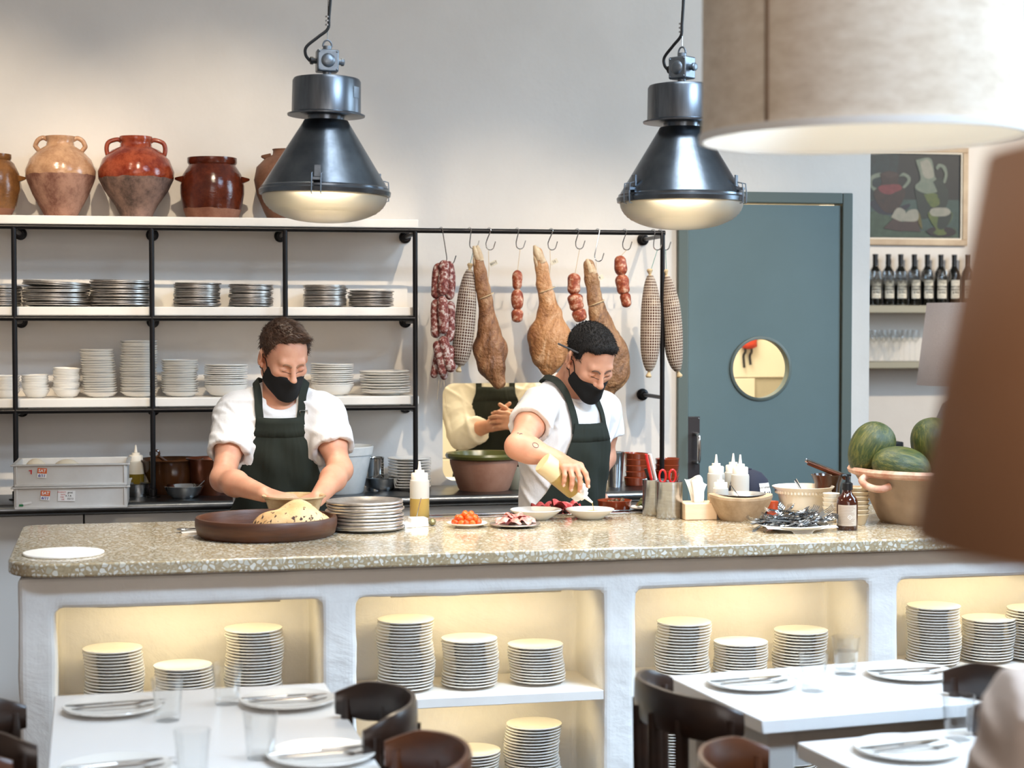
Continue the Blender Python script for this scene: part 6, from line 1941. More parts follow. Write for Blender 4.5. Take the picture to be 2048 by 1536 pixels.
dtable(0.062, 3.28, 0.575, 1.06, R_(2.6), 'white dining table laid for four before the rounded counter end')
dtable(1.412, 3.565, 0.60, 0.46, R_(8), 'white dining table laid for two nearest the counter')
dtable(1.62, 2.86, 0.86, 0.62, R_(8), 'white dining table where the diner in linen sits')
dp = plate_mesh('table_plate', 0.099, M['porcelain'], 0.012)
tk = None
def cutlery():
    f = MB(); f.tube([(-0.09, 0, 0.003), (0.03, 0, 0.004)], 0.003, 8, flat=(0.001, 0.004)); f.grid(lambda u, v: (0.03 + 0.02 * u, (v - 0.5) * (0.006 + 0.014 * math.sin(PI / 2 * u)), 0.004 - 0.003 * u), 4, 3)
    for k in range(4): f.grid(lambda u, v: (0.05 + 0.045 * u, -0.0088 + k * 0.0058 + (v - 0.5) * 0.003, 0.001 + 0.004 * u), 3, 1)
    n = MB(); n.tube([(-0.095, 0, 0.004), (0.0, 0, 0.004)], 0.003, 8, flat=(0.002, 0.0055)); n.grid(lambda u, v: (0.0 + 0.11 * u, -0.006 + 0.015 * v * math.sqrt(1 - u ** 3 * 0.98), 0.004), 10, 2)
    return f.mesh('dinner_fork', M['chrome']), n.mesh('dinner_knife', M['chrome'])
fk, kn = cutlery()
for u, v, ang, where in ((225, 1422, 0.1, 'at the far corner place by the left chair'), (575, 1408, 0.05, 'at the far place near the dark chair'), (642, 1518, 0.1, 'at the near place by the brown chair'), (232, 1546, 0.15, 'at the near corner place cut by the frame'),
                        (1503, 1372, 0.12, 'beside the dark slatted chair'), (1820, 1353, 0.0, 'at the far side of the small table'), (1815, 1506, 0.15, 'on the table where the diner sits')):
    p = at(u, v, z=0.75); where = where.replace('left chair', 'outer chair')
    o = put('table_plate', dp, None, (p[0], p[1], 0.75)); tag(o, 'round white plate laid ' + where, 'plate', 'plates on the dining tables')
    o = put('dinner_fork', fk, None, (p[0] + 0.01, p[1] - 0.012, 0.7585), (0, 0, ang)); tag(o, 'dinner fork on the white plate ' + where, 'fork', 'cutlery on the dining tables')
    o = put('dinner_knife', kn, None, (p[0], p[1] + 0.022, 0.7585), (0, 0, ang + 0.06)); tag(o, 'dinner knife on the white plate ' + where, 'knife', 'cutlery on the dining tables')
gb = MB(); gb.lathe([(0, 0), (0.0245, 0), (0.026, 0.004), (0.0285, 0.05), (0.0325, 0.085), (0.0315, 0.085), (0.0272, 0.05), (0.0235, 0.012), (0, 0.010)], 12); gm2 = gb.mesh('table_glass', M['glass'], angle=20)
for u, v, where in ((335, 1445, 'next to the far outer plate'), (455, 1412, 'in the middle at the far end of the long table'), (522, 1522, 'between the two near plates'), (385, 1562, 'at the near end of the long table'),
                    (1633, 1386, 'in the middle of the small table'), (1698, 1352, 'with water at the far edge of the small table'), (1925, 1484, "by the diner's sleeve")):
    p = at(u, v, z=0.75); o = put('table_glass', gm2, None, (p[0], p[1] + 0.02, 0.75)); tag(o, 'faceted clear drinking glass ' + where, 'glass', 'glasses on the dining tables')
    if 'water' in where:
        b = MB(); b.lathe([(0, 0), (0.0232, 0), (0.0262, 0.04), (0, 0.04)], 12); solo('water', b, M['glass'], 'water filling half the glass at the far edge of the small table', 'water', (p[0], p[1] + 0.02, 0.763))
# bentwood chairs: the back rail runs round from end A to end B
def chair(uA, vA, uB, vB, side, zt, m, lab, hgt=0.08):
    A, B = at(uA, vA, z=zt), at(uB, vB, z=zt)
    mid = (A + B) / 2; ab = B - A; L = float(np.hypot(ab[0], ab[1])); w = max(L, 0.34) / 2
    dx, dy = ab[0] / L, ab[1] / L
    nx, ny = (-dy, dx) if side > 0 else (dy, -dx)          # away from the sitter
    t = thing('bentwood_chair', lab, 'chair', (mid[0], mid[1], 0), 0, 'bentwood chairs')
    X = Vector((dx, dy, 0)); Yb = Vector((nx, ny, 0))
    dep = w * 0.72
    def arc(a, rr=1.0): return X * (-w * rr * math.cos(a)) + Yb * (dep * rr * math.sin(a))
    b = MB(); n = 30; vs, fs = [], []
    for i in range(n + 1):
        a = PI * i / n; e = min(i, n - i) / n; hh = hgt * min(1.0, 0.55 + e * 3.0) ; th = 0.011
        zc = zt - hgt / 2 + 0.012 * math.sin(a)
        for k in range(10):
            q = 2 * PI * k / 10; c_, s_ = math.cos(q), math.sin(q)
            c2 = math.copysign(abs(c_) ** 0.6, c_); s2 = math.copysign(abs(s_) ** 0.6, s_)
            p = arc(a, 1 + th * c2 / w); vs.append((p.x, p.y, zc + hh / 2 * s2))
    for i in range(n):
        for k in range(10):
            k2 = (k + 1) % 10; fs.append((i * 10 + k, i * 10 + k2, (i + 1) * 10 + k2, (i + 1) * 10 + k))
    fs += [tuple(range(9, -1, -1)), tuple(range(n * 10, n * 10 + 10))]
    b.add(vs, fs); part('back_rail', b, m, t, angle=50)
    sc_ = -Yb * (0.04)
    b = MB(); b.lathe([(0, 0.43), (0.18, 0.43), (0.195, 0.44), (0.195, 0.458), (0.18, 0.465), (0, 0.46)], 36, c=tuple(sc_)); part('seat', b, m, t)
    for a in (0.28 * PI, 0.43 * PI, 0.57 * PI, 0.72 * PI):
        p = arc(a); q = arc(a, 0.8) * 0.85 + sc_ * 0.5
        b = MB(); b.tube([(q.x, q.y, 0.455), (p.x * 0.98, p.y * 0.98, 0.62), (p.x, p.y, zt - 0.04)], 0.01, 8, flat=(0.006, 0.014)); part('slat', b, m, t)
    for a in (0.06 * PI, 0.94 * PI):
        p = arc(a); b = MB(); b.tube([(p.x * 0.95, p.y * 0.9, 0.44), (p.x, p.y, zt - 0.03)], 0.013, 10); part('arm_post', b, m, t)
    for sx in (-1, 1):
        for sy in (-1, 1):
            p = X * (sx * 0.15) + Yb * (sy * 0.14) + sc_; q = X * (sx * 0.19) + Yb * (sy * 0.19) + sc_
            b = MB(); b.tube([(p.x, p.y, 0.44), (q.x, q.y, 0.0)], [0.016, 0.012], 10); part('leg', b, m, t)
    return t
chair(1352, 1340, 1474, 1400, -1, 0.84, M['chair'], 'dark bentwood chair with back slats at the small table')
chair(673, 1370, 722, 1437, 1, 0.82, M['chair'], 'dark bentwood chair at the far side of the long table')
chair(772, 1470, 806, 1552, 1, 0.82, M['chair_brown'], 'brown bentwood chair at the near side of the long table')
chair(54, 1398, 72, 1462, -1, 0.82, M['chair'], 'nearly black bentwood chair across the long table from the others')
chair(26, 1506, 42, 1596, -1, 0.82, M['chair_brown'], 'brown bentwood chair cut off by the corner of the picture')
chair(1886, 1325, 1935, 1398, 1, 0.82, M['chair'], "black bentwood chair behind the diner's shoulder")
chair(1540, 1480, 1562, 1570, -1, 0.82, M['chair_brown'], 'chestnut bentwood chair pushed in at the diner table')


# ---------------------------------------------------------------- people
def axes(yaw, pitch=0.0, roll=0.0):
    """Columns: lateral, forward, up. yaw 0 faces the camera side (-y), positive turns towards +x; pitch nods down."""
    X = np.array([math.cos(yaw), math.sin(yaw), 0]); Y = np.array([math.sin(yaw), -math.cos(yaw), 0]); Z = np.array([0, 0, 1.0])
    Y2 = Y * math.cos(pitch) - Z * math.sin(pitch); Z2 = Z * math.cos(pitch) + Y * math.sin(pitch)
    X3 = X * math.cos(roll) + Z2 * math.sin(roll); Z3 = Z2 * math.cos(roll) - X * math.sin(roll)
    return np.stack([X3, Y2, Z3], 1)


class HeadScale:
    """Adds head shapes at a head size a little under the template's."""

    def __init__(s, B, k): s.B, s.k = B, k

    def ell(s, c, r, A=None, k=0.02, op='+'): s.B.ell(c, np.array(r if hasattr(r, '__len__') else (r, r, r)) * s.k, A, k * s.k, op)

    def cone(s, a, b, ra, rb=None, k=0.02, op='+'): s.B.cone(a, b, ra * s.k, None if rb is None else rb * s.k, k * s.k, op)


HS = 0.93


def head_prims(Bd, Hc, A, neck, k0=0.02, rneck=0.058):
    def h(x, y, z): return Hc + A @ (np.array([x, y, z]) * HS)
    B = HeadScale(Bd, HS)
    B.ell(h(0, -0.012, 0.045), (0.076, 0.098, 0.082), A)
    B.ell(h(0, 0.03, -0.02), (0.064, 0.066, 0.088), A, 0.03)
    for s in (-1, 1):
        B.cone(h(0.05 * s, 0.0, -0.052), h(0.016 * s, 0.076, -0.092), 0.02, 0.016, 0.03)
        B.ell(h(0.043 * s, 0.066, -0.014), (0.02, 0.018, 0.015), A, 0.02)
    B.ell(h(0, 0.08, -0.092), (0.018, 0.014, 0.014), A, 0.02)
    B.cone(h(-0.036, 0.079, 0.026), h(0.036, 0.079, 0.026), 0.0105, None, 0.016)
    for s in (-1, 1):
        B.ell(h(0.031 * s, 0.098, 0.004), (0.019, 0.013, 0.0125), A, 0.012, '-')
        B.ell(h(0.031 * s, 0.0805, 0.002), (0.0155, 0.0115, 0.0108), A, 0.004)
    B.cone(h(0, 0.091, 0.018), h(0, 0.112, -0.028), 0.0075, 0.0105, 0.012)
    B.ell(h(0, 0.112, -0.031), (0.012, 0.0115, 0.0105), A, 0.008)
    for s in (-1, 1):
        B.ell(h(0.0125 * s, 0.100, -0.034), (0.0082, 0.010, 0.0078), A, 0.006)
    B.ell(h(0, 0.094, -0.062), (0.024, 0.009, 0.0075), A, 0.008)
    B.cone(h(0, -0.03, -0.035), neck, rneck, rneck + 0.004, 0.03)
    for s in (-1, 1):
        E = A @ np.array([[math.cos(0.6 * s), -math.sin(0.6 * s), 0], [math.sin(0.6 * s), math.cos(0.6 * s), 0], [0, 0, 1]]).T
        B.ell(h(0.080 * s, -0.012, 0.003), (0.010, 0.021, 0.034), E, 0.008)
        B.ell(h(0.095 * s, -0.003, 0.006), (0.009, 0.010, 0.017), E, 0.004, '-')
        B.ell(h(0.077 * s, 0.002, -0.024), (0.006, 0.008, 0.010), E, 0.006)
    return h


def hand_prims(B, wrist, D, up, thumb_side, curls, spread=0.04, size=1.0, thumb=None):
    """Hand from the wrist along D, back of the hand towards up; thumb_side +1/-1 along D x up. curls: joint bends per finger."""
    D = np.array(D, float); D /= np.linalg.norm(D)
    up = np.array(up, float); up = up - D * (up @ D); up /= np.linalg.norm(up)
    S = np.cross(D, up) * thumb_side           # towards the thumb
    w = np.array(wrist, float)
    tips = []
    L = [0.072, 0.080, 0.074, 0.058]
    for i in range(4):
        off = (1.5 - i) * 0.0195 * size
        kn = w + D * (0.088 - 0.004 * abs(i - 1)) * size + S * off + up * 0.004
        B.cone(w + S * off * 0.55 + D * 0.012, kn, 0.0125 * size, 0.0105 * size, 0.012)
        d = D + S * (1.5 - i) * spread; d /= np.linalg.norm(d)
        p, u = kn, up.copy()
        for j, (f, c) in enumerate(zip((0.46, 0.30, 0.24), curls[i])):
            d2 = d * math.cos(c) - u * math.sin(c); u = u * math.cos(c) + d * math.sin(c); d = d2
            q = p + d * L[i] * f * size
            r0 = (0.0092, 0.0082, 0.0075)[j] * size * (0.88 if i == 3 else 1)
            B.cone(p, q, r0, r0 * 0.92, 0.0035 if j else 0.006)
            p = q
        tips.append((p, d, u))
    tb = w + D * 0.022 * size + S * 0.02 * size - up * 0.004
    td, c = thumb if thumb is not None else (D * 0.75 + S * 0.6 - up * 0.3, 0.25)
    td = np.array(td, float); td /= np.linalg.norm(td)
    t1 = tb + td * 0.042 * size
    B.cone(tb, t1, 0.014 * size, 0.0115 * size, 0.012)
    d = td * math.cos(c) + (D - S * 0.3) * math.sin(c); d /= np.linalg.norm(d)
    t2 = t1 + d * 0.032 * size; B.cone(t1, t2, 0.0105 * size, 0.0098 * size, 0.004)
    t3 = t2 + d * 0.026 * size; B.cone(t2, t3, 0.0098 * size, 0.008 * size, 0.004)
    tips.append((t3, d, up))
    return tips


def torso_prims(B, T, A, off=0.0, w=1.0, girdle=True):
    B.ell(T(0, 0, 0), (0.165 * w + off, 0.112 + off, 0.13), A)
    B.ell(T(0, 0.005, 0.15), (0.15 * w + off, 0.105 + off, 0.17), A, 0.06)
    B.ell(T(0, 0.0, 0.34), (0.168 * w + off, 0.115 + off, 0.19), A, 0.06)
    if girdle:
        B.cone(T(-0.135 * w, -0.012, 0.462), T(0.135 * w, -0.012, 0.462), 0.062 + off, None, 0.07)
        for s in (-1, 1):
            B.cone(T(0.12 * s * w, -0.02, 0.49), T(0.03 * s, -0.025, 0.55), 0.035 + off, 0.04 + off, 0.05)


def arm_prims(B, sh, el, wr, r=1.0):
    B.cone(sh, el, 0.05 * r, 0.04 * r, 0.02)
    m = sh * 0.55 + el * 0.45
    B.ell(m, 0.049 * r, None, 0.03)
    B.ell(el, 0.037 * r, None, 0.02)
    m2 = el * 0.7 + wr * 0.3
    B.cone(el, m2, 0.038 * r, 0.043 * r, 0.02)
    B.cone(m2, wr, 0.042 * r, 0.027 * r, 0.02)


def mesh_blocks(B, coarse, fine, hc, disp=None):
    """One coarse block plus fine boxes (lo, hi, h); coarse faces inside the fine boxes are dropped."""
    out = []
    V, F = B.nets(coarse[0], coarse[1], hc, disp)
    for lo, hi, h in fine:
        i = ((V > np.array(lo) + hc * 1.2) & (V < np.array(hi) - hc * 1.2)).all(1)
        F = F[~i[F].all(1)]
        out.append(B.nets(lo, hi, h))
    return [(V, F)] + out


def ribbon(Bd, pts, hw, off, th=0.002, up=None, n=6):
    """Flat strap lying on a body along points."""
    P = np.array(smooth_pts(pts, n))
    P = Bd.project(P, off)
    N_ = Bd.normal(P)
    Tn = np.gradient(P, axis=0); Tn /= np.linalg.norm(Tn, axis=1, keepdims=True)
    W = np.cross(Tn, N_); W /= np.linalg.norm(W, axis=1, keepdims=True) + 1e-9
    b = MB(); vs, fs = [], []
    for p, w_, q in zip(P, W, N_):
        vs += [tuple(p - w_ * hw - q * th), tuple(p + w_ * hw - q * th), tuple(p + w_ * hw + q * th), tuple(p - w_ * hw + q * th)]
    for i in range(len(P) - 1):
        for k in range(4):
            k2 = (k + 1) % 4; fs.append((i * 4 + k, i * 4 + k2, i * 4 + 4 + k2, i * 4 + 4 + k))
    fs += [(3, 2, 1, 0), tuple(len(vs) - 4 + k for k in range(4))]
    return b.add(vs, fs)


def radial(Bd, T, axisfn, th, z, X, Nf):
    """Outermost surface radius of the body around its axis for angles th and heights z."""
    rr = np.linspace(0.32, 0.03, 110)
    C = np.array([axisfn(q) for q in z.ravel()]).reshape(z.shape + (3,))
    Dr = np.sin(th)[..., None] * X + np.cos(th)[..., None] * Nf
    P = C[..., None, :] + Dr[..., None, :] * rr[:, None]
    D = Bd.ev(P)
    i = np.argmax(D < 0, axis=-1)
    return C, Dr, rr[i]


def sheet(V, nu, nv):
    b = MB()
    fs = [(j * nu + i, j * nu + i + 1, (j + 1) * nu + i + 1, (j + 1) * nu + i) for j in range(nv - 1) for i in range(nu - 1)]
    return b.add([tuple(p) for p in V.reshape(-1, 3)], fs)


def rebase(o, root):
    """Geometry was built in room coordinates: keep it there under the root."""
    o.matrix_parent_inverse = Matrix.Translation(-Vector(root.location))
    return o


def strands(V, Nn, comb, L, n, r, seed, lift=0.5, jit=0.35):
    g = np.random.default_rng(seed); b = MB()
    idx = g.integers(0, len(V), n)
    for i in idx:
        p, q = V[i], Nn[i]
        c = comb(p); c = c - q * (c @ q); c = c / (np.linalg.norm(c) + 1e-9) + g.normal(0, jit, 3)
        l = L * g.uniform(0.6, 1.25)
        a = p - q * 0.002; m = p + (q * lift * 0.7 + c) * l * 0.5; e = p + (q * lift + c * 1.1) * l - np.array([0, 0, 0.12 * l])
        w = np.cross(c, q); w /= np.linalg.norm(w) + 1e-9
        vs = [a + w * r, a - w * r, a + q * r, m + w * r * 0.8, m - w * r * 0.8, m + q * r, e]
        b.add([tuple(x) for x in vs], [(0, 1, 4, 3), (1, 2, 5, 4), (2, 0, 3, 5), (3, 4, 6), (4, 5, 6), (5, 3, 6)])
    return b


def cook(lab, neck_uvd, yaw, lean, Hc, hyaw, hpitch, hroll, arms, hands, hairspec, bib, sleeve_f, seed, w=1.0, has_head=True, long_sleeve=False, shirt='cloth_white', floor_z=0.0, parts=True):
    nk = at(*neck_uvd[:2], d=neck_uvd[2])
    X = np.array([math.cos(yaw), math.sin(yaw), 0]); Yf = np.array([math.sin(yaw), -math.cos(yaw), 0]); Z = np.array([0, 0, 1.0])
    S = Z * math.cos(lean) + Yf * math.sin(lean); Nf = Yf * math.cos(lean) - Z * math.sin(lean)
    A = np.stack([X, Nf, S], 1)
    P0 = nk - S * 0.545
    def T(x, y, z): return P0 + X * x + Nf * y + S * z
    root = thing('person', lab, 'person', (float(P0[0]), float(P0[1]), floor_z))
    neck = T(0, -0.02, 0.53)
    # skin
    B = Body(); torso_prims(B, T, A, -0.012, w)
    h = head_prims(B, Hc, hA, neck) if (hA := axes(hyaw, hpitch, hroll)) is not None else None
    fine = []
    lo, hi = Hc - 0.155, Hc + 0.155
    fine.append((lo, hi, 0.0027))
    alltips = []
    for (sh, el, wr), hd in zip(arms, hands):
        arm_prims(B, sh, el, wr, 0.94)
        n0 = len(B.p)
        tips = hand_prims(B, wr, **hd)
        alltips.append(tips)
        q = np.array([p[0] for p in tips] + [wr]); fine.append((q.min(0) - 0.035, q.max(0) + 0.035, 0.0027))
    pts = np.array([a for arm in arms for a in arm] + [T(-0.2, -0.15, -0.12), T(0.2, 0.15, -0.12), Hc - 0.13, Hc + 0.13])
    blocks = mesh_blocks(B, (pts.min(0) - 0.09, pts.max(0) + 0.09), fine, 0.006)
    rebase(put('body', np_mesh('body', blocks, M['skin']), root), root)
    # finger nails
    nb = MB()
    for tips in alltips:
        for p, d, u in tips:
            m = frame(tuple(p + u * 0.0062 + d * 0.001), tuple(d), tuple(np.cross(u, d)), tuple(u)); nb.ball((0, 0, 0), (0.006, 0.0048, 0.0016), 10, 6, m)
    rebase(part('fingernails', nb, mat('nail', '#e6b8a2', 0.3), root), root)
    # shirt
    Sh = Body(); torso_prims(Sh, T, A, 0.006, w)
    Tor = Body(); torso_prims(Tor, T, A, 0.008, w)
    for sh, el, wr in arms:
        e = sh + (el - sh) * sleeve_f
        if long_sleeve:
            Sh.cone(sh, el, 0.072, 0.058, 0.05); e2 = el + (wr - el) * 0.62; Sh.cone(el, e2, 0.058, 0.052, 0.03, cut=True)
            Sh.cone(el + (wr - el) * 0.42, e2, 0.056, 0.059, 0.004, cut=True)
        else:
            Sh.cone(sh, e, 0.062, 0.068, 0.06, cut=True)
            Sh.cone(sh + (e - sh) * 0.9, e + (e - sh) * 0.25, 0.052, 0.06, 0.004, '-')
            Sh.p[-1] = Sh.p[-1]
    # neck opening
    Sh.cone(T(0, 0.0, 0.505), T(0, 0.025, 0.62), 0.050, 0.074, 0.012, '-')
    lo = np.minimum(pts.min(0), T(0, 0, -0.2)) - 0.1; hi = pts.max(0) + 0.1
    V, F = Sh.nets(lo, hi, 0.0055, wrinkle(seed, 0.007 if not long_sleeve else 0.009, 17))
    rebase(put('shirt', np_mesh('shirt', [(V, F)], M[shirt]), root), root)
    # collar ring
    n0, n1 = T(0, -0.02, 0.50), Hc + hA @ np.array([0, -0.03, -0.035])
    Nc = Body(); Nc.cone(n0, n1, 0.060, 0.058, 0.02)
    ring = Nc.project(np.array([T(0.066 * math.sin(a), -0.012 + 0.066 * math.cos(a), 0.545 - 0.024 * math.cos(a)) for a in np.linspace(0, 2 * PI, 30)[:-1]]), 0.005)
    b = MB(); b.tube([tuple(p) for p in ring], 0.006, 8, closed=True); rebase(part('collar', b, M[shirt], root), root)
    # apron
    def axis(z): return P0 + (S * z if z > 0 else Z * z)
    zt = bib['top']; nz, nu = 46, 41
    zs = np.linspace(-0.42, zt, nz)
    wd = np.interp(zs, bib['z'], bib['w'])
    rn = np.interp(zs, [-0.4, 0.1, zt], [0.17, 0.155, 0.15])
    thg = (np.linspace(-1, 1, nu)[None, :] * (wd / rn)[:, None]) + bib.get('shift', 0)
    zg = np.repeat(zs[:, None], nu, 1)
    C, Dr, r = radial(Tor, T, axis, thg, np.maximum(zg, -0.02), X, Nf)
    r = np.maximum(r, 0.10)
    C = np.array([axis(q) for q in zg.ravel()]).reshape(C.shape)
    r = r + np.where(zg < 0, 0.02 - zg * 0.05, 0.0)
    fold = 0.004 * np.sin(thg * 9 + zg * 14 + seed) * np.clip((zt - zg) / 0.15, 0, 1) + 0.002 * np.sin(zg * 60 + thg * 5)
    Vv = C + Dr * (r + 0.019 + fold)[..., None]
    rebase(part('apron', sheet(Vv, nu, nz), M['apron'], root, solid=0.003), root)
    b = sheet(Vv[-4:, :, :] + Dr[-4:] * 0.0022, nu, 4); rebase(part('bib_hem', b, M['apron'], root, solid=0.002), root)
    Nk = Body(); torso_prims(Nk, T, A, 0.0145, w); Nk.cone(T(0, -0.02, 0.5), Hc + hA @ np.array([0, -0.03, -0.03]), 0.06, 0.056, 0.03)
    c1, c2 = Vv[-1, 1], Vv[-1, -2]
    for sg, cc in ((-1, c1), (1, c2)):
        path = [cc - S * 0.035, cc + S * 0.004, T(0.068 * sg, 0.052, 0.522), T(0.066 * sg, 0.0, 0.558), T(0.052 * sg, -0.05, 0.562), T(0.0, -0.075, 0.56)]
        rebase(part('neck_strap', ribbon(Nk, path, 0.0125, 0.006, 0.0015), M['apron'], root), root)
    if bib.get('buckle'):
        q = Nk.project(np.array([T(0.070, 0.06, 0.49)]), 0.009)[0]; nn = Nk.normal(np.array([q]))[0]
        m = frame(tuple(q), tuple(np.cross(S, nn)), tuple(S), tuple(nn)); b = MB(); b.tube([tuple(m @ Vector(p)) for p in ((-0.015, -0.011, 0), (0.015, -0.011, 0), (0.015, 0.011, 0), (-0.015, 0.011, 0))], 0.002, 6, closed=True); rebase(part('buckle', b, M['chrome'], root), root)
    # trousers and shoes
    L = Body(); zf = floor_z
    for s in (-1, 1):
        hip = T(0.085 * s, 0, -0.02); knee = np.array([*(hip + X * 0.03 * s + Yf * 0.07)[:2], zf + 0.45]); ank = np.array([*(hip + X * 0.05 * s - Yf * 0.02)[:2], zf + 0.10])
        L.cone(hip, knee, 0.095, 0.066, 0.05); L.cone(knee, ank, 0.066, 0.055, 0.03)
        f = Body()
        f.cone(ank + (0, 0, -0.055), ank + Yf * 0.15 + np.array([0, 0, -0.062]), 0.04, 0.036, 0.01); f.cone(ank, ank + (0, 0, -0.05), 0.045, 0.045, 0.02); f.plane((0, 0, zf + 0.002), (0, 0, -1))
        q = np.array([ank - 0.12, ank + Yf * 0.2 + 0.12]); V, F = f.nets(np.minimum(q[0], q[1]) - 0.1, np.maximum(q[0], q[1]) + 0.1, 0.01)
        rebase(put('shoe', np_mesh('shoe', [(V, F)], M['shoe']), root), root)
    L.ell(T(0, 0, 0), (0.172 * w, 0.12, 0.11), A, 0.04)
    q = [T(-0.3, -0.25, 0.15), T(0.3, 0.25, 0.15)]; V, F = L.nets(np.minimum(*q) * (1, 1, 0) + (0, 0, zf), np.maximum(*q) + (0.1, 0.1, 0), 0.013)
    rebase(put('trousers', np_mesh('trousers', [(V, F)], M['trouser']), root), root)
    if not has_head:
        return root, B, T, h, A
    # hair
    HsB = Body(); Hs = HeadScale(HsB, HS)
    Hs.ell(h(0, -0.014, 0.05), hairspec['r'], hA)
    for c_, r_ in hairspec.get('add', []): Hs.ell(h(*c_), r_, hA, 0.02)
    for o_, n_ in hairspec['cut']: HsB.plane(h(*o_), hA @ np.array(n_, float), 0.012)
    for c_, r_ in hairspec.get('sub', []): Hs.ell(h(*c_), r_, hA, 0.012, '-')
    for s in (-1, 1): Hs.ell(h(0.084 * s, -0.008, -0.002), (0.02, 0.024, 0.037), hA, 0.006, '-')
    Hs = HsB
    V, F = Hs.nets(Hc - 0.16, Hc + 0.17, 0.003, wrinkle(seed + 5, hairspec['rough'], 60))
    rebase(put('hair', np_mesh('hair', [(V, F)], M[hairspec['m']]), root), root)
    Nn = Hs.normal(V)
    keep = B.ev(V) > -0.001
    Vk, Nk_ = V[keep], Nn[keep]
    cmb = hA @ np.array(hairspec['comb'], float)
    rebase(part('hair_strands', strands(Vk, Nk_, lambda p: cmb, hairspec['L'], hairspec['n'], 0.0009, seed, hairspec['lift'], hairspec['jit']), M[hairspec['m']], root, stuff=True), root)
    # brows and lashes
    Hd = Body(); head_prims(Hd, Hc, hA, neck)
    for s in (-1, 1):
        P = Hd.project(np.array([h(s * q, 0.11, z) for q, z in ((0.014, 0.017), (0.024, 0.0225), (0.036, 0.0225), (0.047, 0.016))]), 0.0008)
        b = MB(); b.tube([tuple(p) for p in smooth_pts(P, 4)], 0.003, 8, flat=(0.0030, 0.0012)); rebase(part('eyebrow', b, M[hairspec['brow']], root), root)
        P = Hd.project(np.array([h(s * q, 0.11, z) for q, z in ((0.018, -0.0035), (0.025, -0.0065), (0.032, -0.0075), (0.039, -0.0062), (0.045, -0.003))]), 0.0006)
        b = MB(); b.tube([tuple(p) for p in smooth_pts(P, 4)], 0.0009, 6); rebase(part('eyelashes', b, M['lash'], root), root)
        P = Hd.project(np.array([h(s * q, 0.11, z) for q, z in ((0.016, 0.006), (0.024, 0.0112), (0.034, 0.0112), (0.045, 0.005))]), 0.0002)
        b = MB(); b.tube([tuple(p) for p in smooth_pts(P, 4)], 0.0007, 6); rebase(part('eyelid_crease', b, mat('eyelid_fold', '#b57f68', 0.6), root), root)
    # face mask hung below the nose
    MkB = Body(); Mk = HeadScale(MkB, HS)
    Mk.ell(h(0, 0.028, -0.035), (0.070, 0.072, 0.082), hA); Mk.cone(h(0, 0.106, -0.040), h(0, 0.088, -0.105), 0.010, 0.014, 0.05)
    for s in (-1, 1): Mk.cone(h(0.05 * s, 0.0, -0.055), h(0.016 * s, 0.078, -0.096), 0.0245, 0.021, 0.03)
    Mk.ell(h(0, 0.112, -0.034), (0.014, 0.0125, 0.012), hA, 0.01)
    up_ = hairspec['mask']
    Mk = MkB
    Mk.plane(h(0, 0.115, up_[0]), hA @ np.array([0, up_[1], 1.0]), 0.002)
    Mk.plane(h(0, 0.02, -0.05), hA @ np.array([0, -1.0, 0.25]), 0.002)
    Mk.plane(h(0, 0.06, -0.109), hA @ np.array([0, -0.35, -1.0]), 0.002)
    V, F = Mk.nets(Hc - 0.17, Hc + 0.17, 0.0026)
    rebase(put('face_mask', np_mesh('face_mask', [(V, F)], M['mask']), root), root)
    Hb = Body(); head_prims(Hb, Hc, hA, neck)
    for s in (-1, 1):
        for z0, z1 in ((-0.02, 0.022), (-0.085, -0.028)):
            P = [h(0.066 * s, 0.032, -0.03 if z0 > -0.05 else -0.08), h(0.076 * s, 0.016, -0.005 if z0 > -0.05 else -0.05), h(0.082 * s, 0.002, z1)]
            P = Hb.project(np.array(smooth_pts(P, 4)), 0.0012)
            b = MB(); b.tube([tuple(p) for p in P], 0.0016, 6); rebase(part('ear_loop', b, M['mask'], root), root)
    return root, B, T, h, A


def A3(u, v, d): return at(u, v, d=d)
BIB = dict(top=0.455, z=[-0.42, 0.0, 0.12, 0.22, 0.32, 0.42, 0.455], w=[0.30, 0.29, 0.235, 0.17, 0.128, 0.098, 0.094])
# first cook, leaning over the ochre bowl
H1 = A3(567, 717, 5.69)
arms1 = [(A3(472, 834, 5.74), A3(446, 958, 5.56), A3(528, 988, 5.36)), (A3(650, 834, 5.72), A3(680, 940, 5.60), A3(634, 998, 5.38))]
hands1 = [dict(D=A3(578, 1004, 5.33) - A3(528, 988, 5.36), up=(0.1, -0.35, 1), thumb_side=-1, curls=[(0.35, 0.6, 0.4)] * 4),
          dict(D=A3(606, 1012, 5.35) - A3(634, 998, 5.38), up=(0.0, -0.4, 1), thumb_side=1, curls=[(0.4, 0.6, 0.4)] * 4)]
HAIR1 = dict(r=(0.0805, 0.1015, 0.0845), add=[((0.012, 0.055, 0.103), (0.045, 0.035, 0.019)), ((0.03, 0.08, 0.101), (0.024, 0.02, 0.012))], cut=[((0, 0.052, 0.075), (0, 1.0, -0.62)), ((0, -0.06, -0.035), (0, -0.35, -1.0))],
             sub=[((0, 0.095, 0.015), (0.082, 0.055, 0.066)), ((0.055, 0.075, 0.07), (0.026, 0.03, 0.026)), ((-0.055, 0.075, 0.07), (0.026, 0.03, 0.026))], rough=0.0035, m='hair_brown', brow='brow_brown', comb=(0.55, 0.8, 0.05), L=0.016, n=3200, lift=0.18, jit=0.2, mask=(-0.030, 0.20))
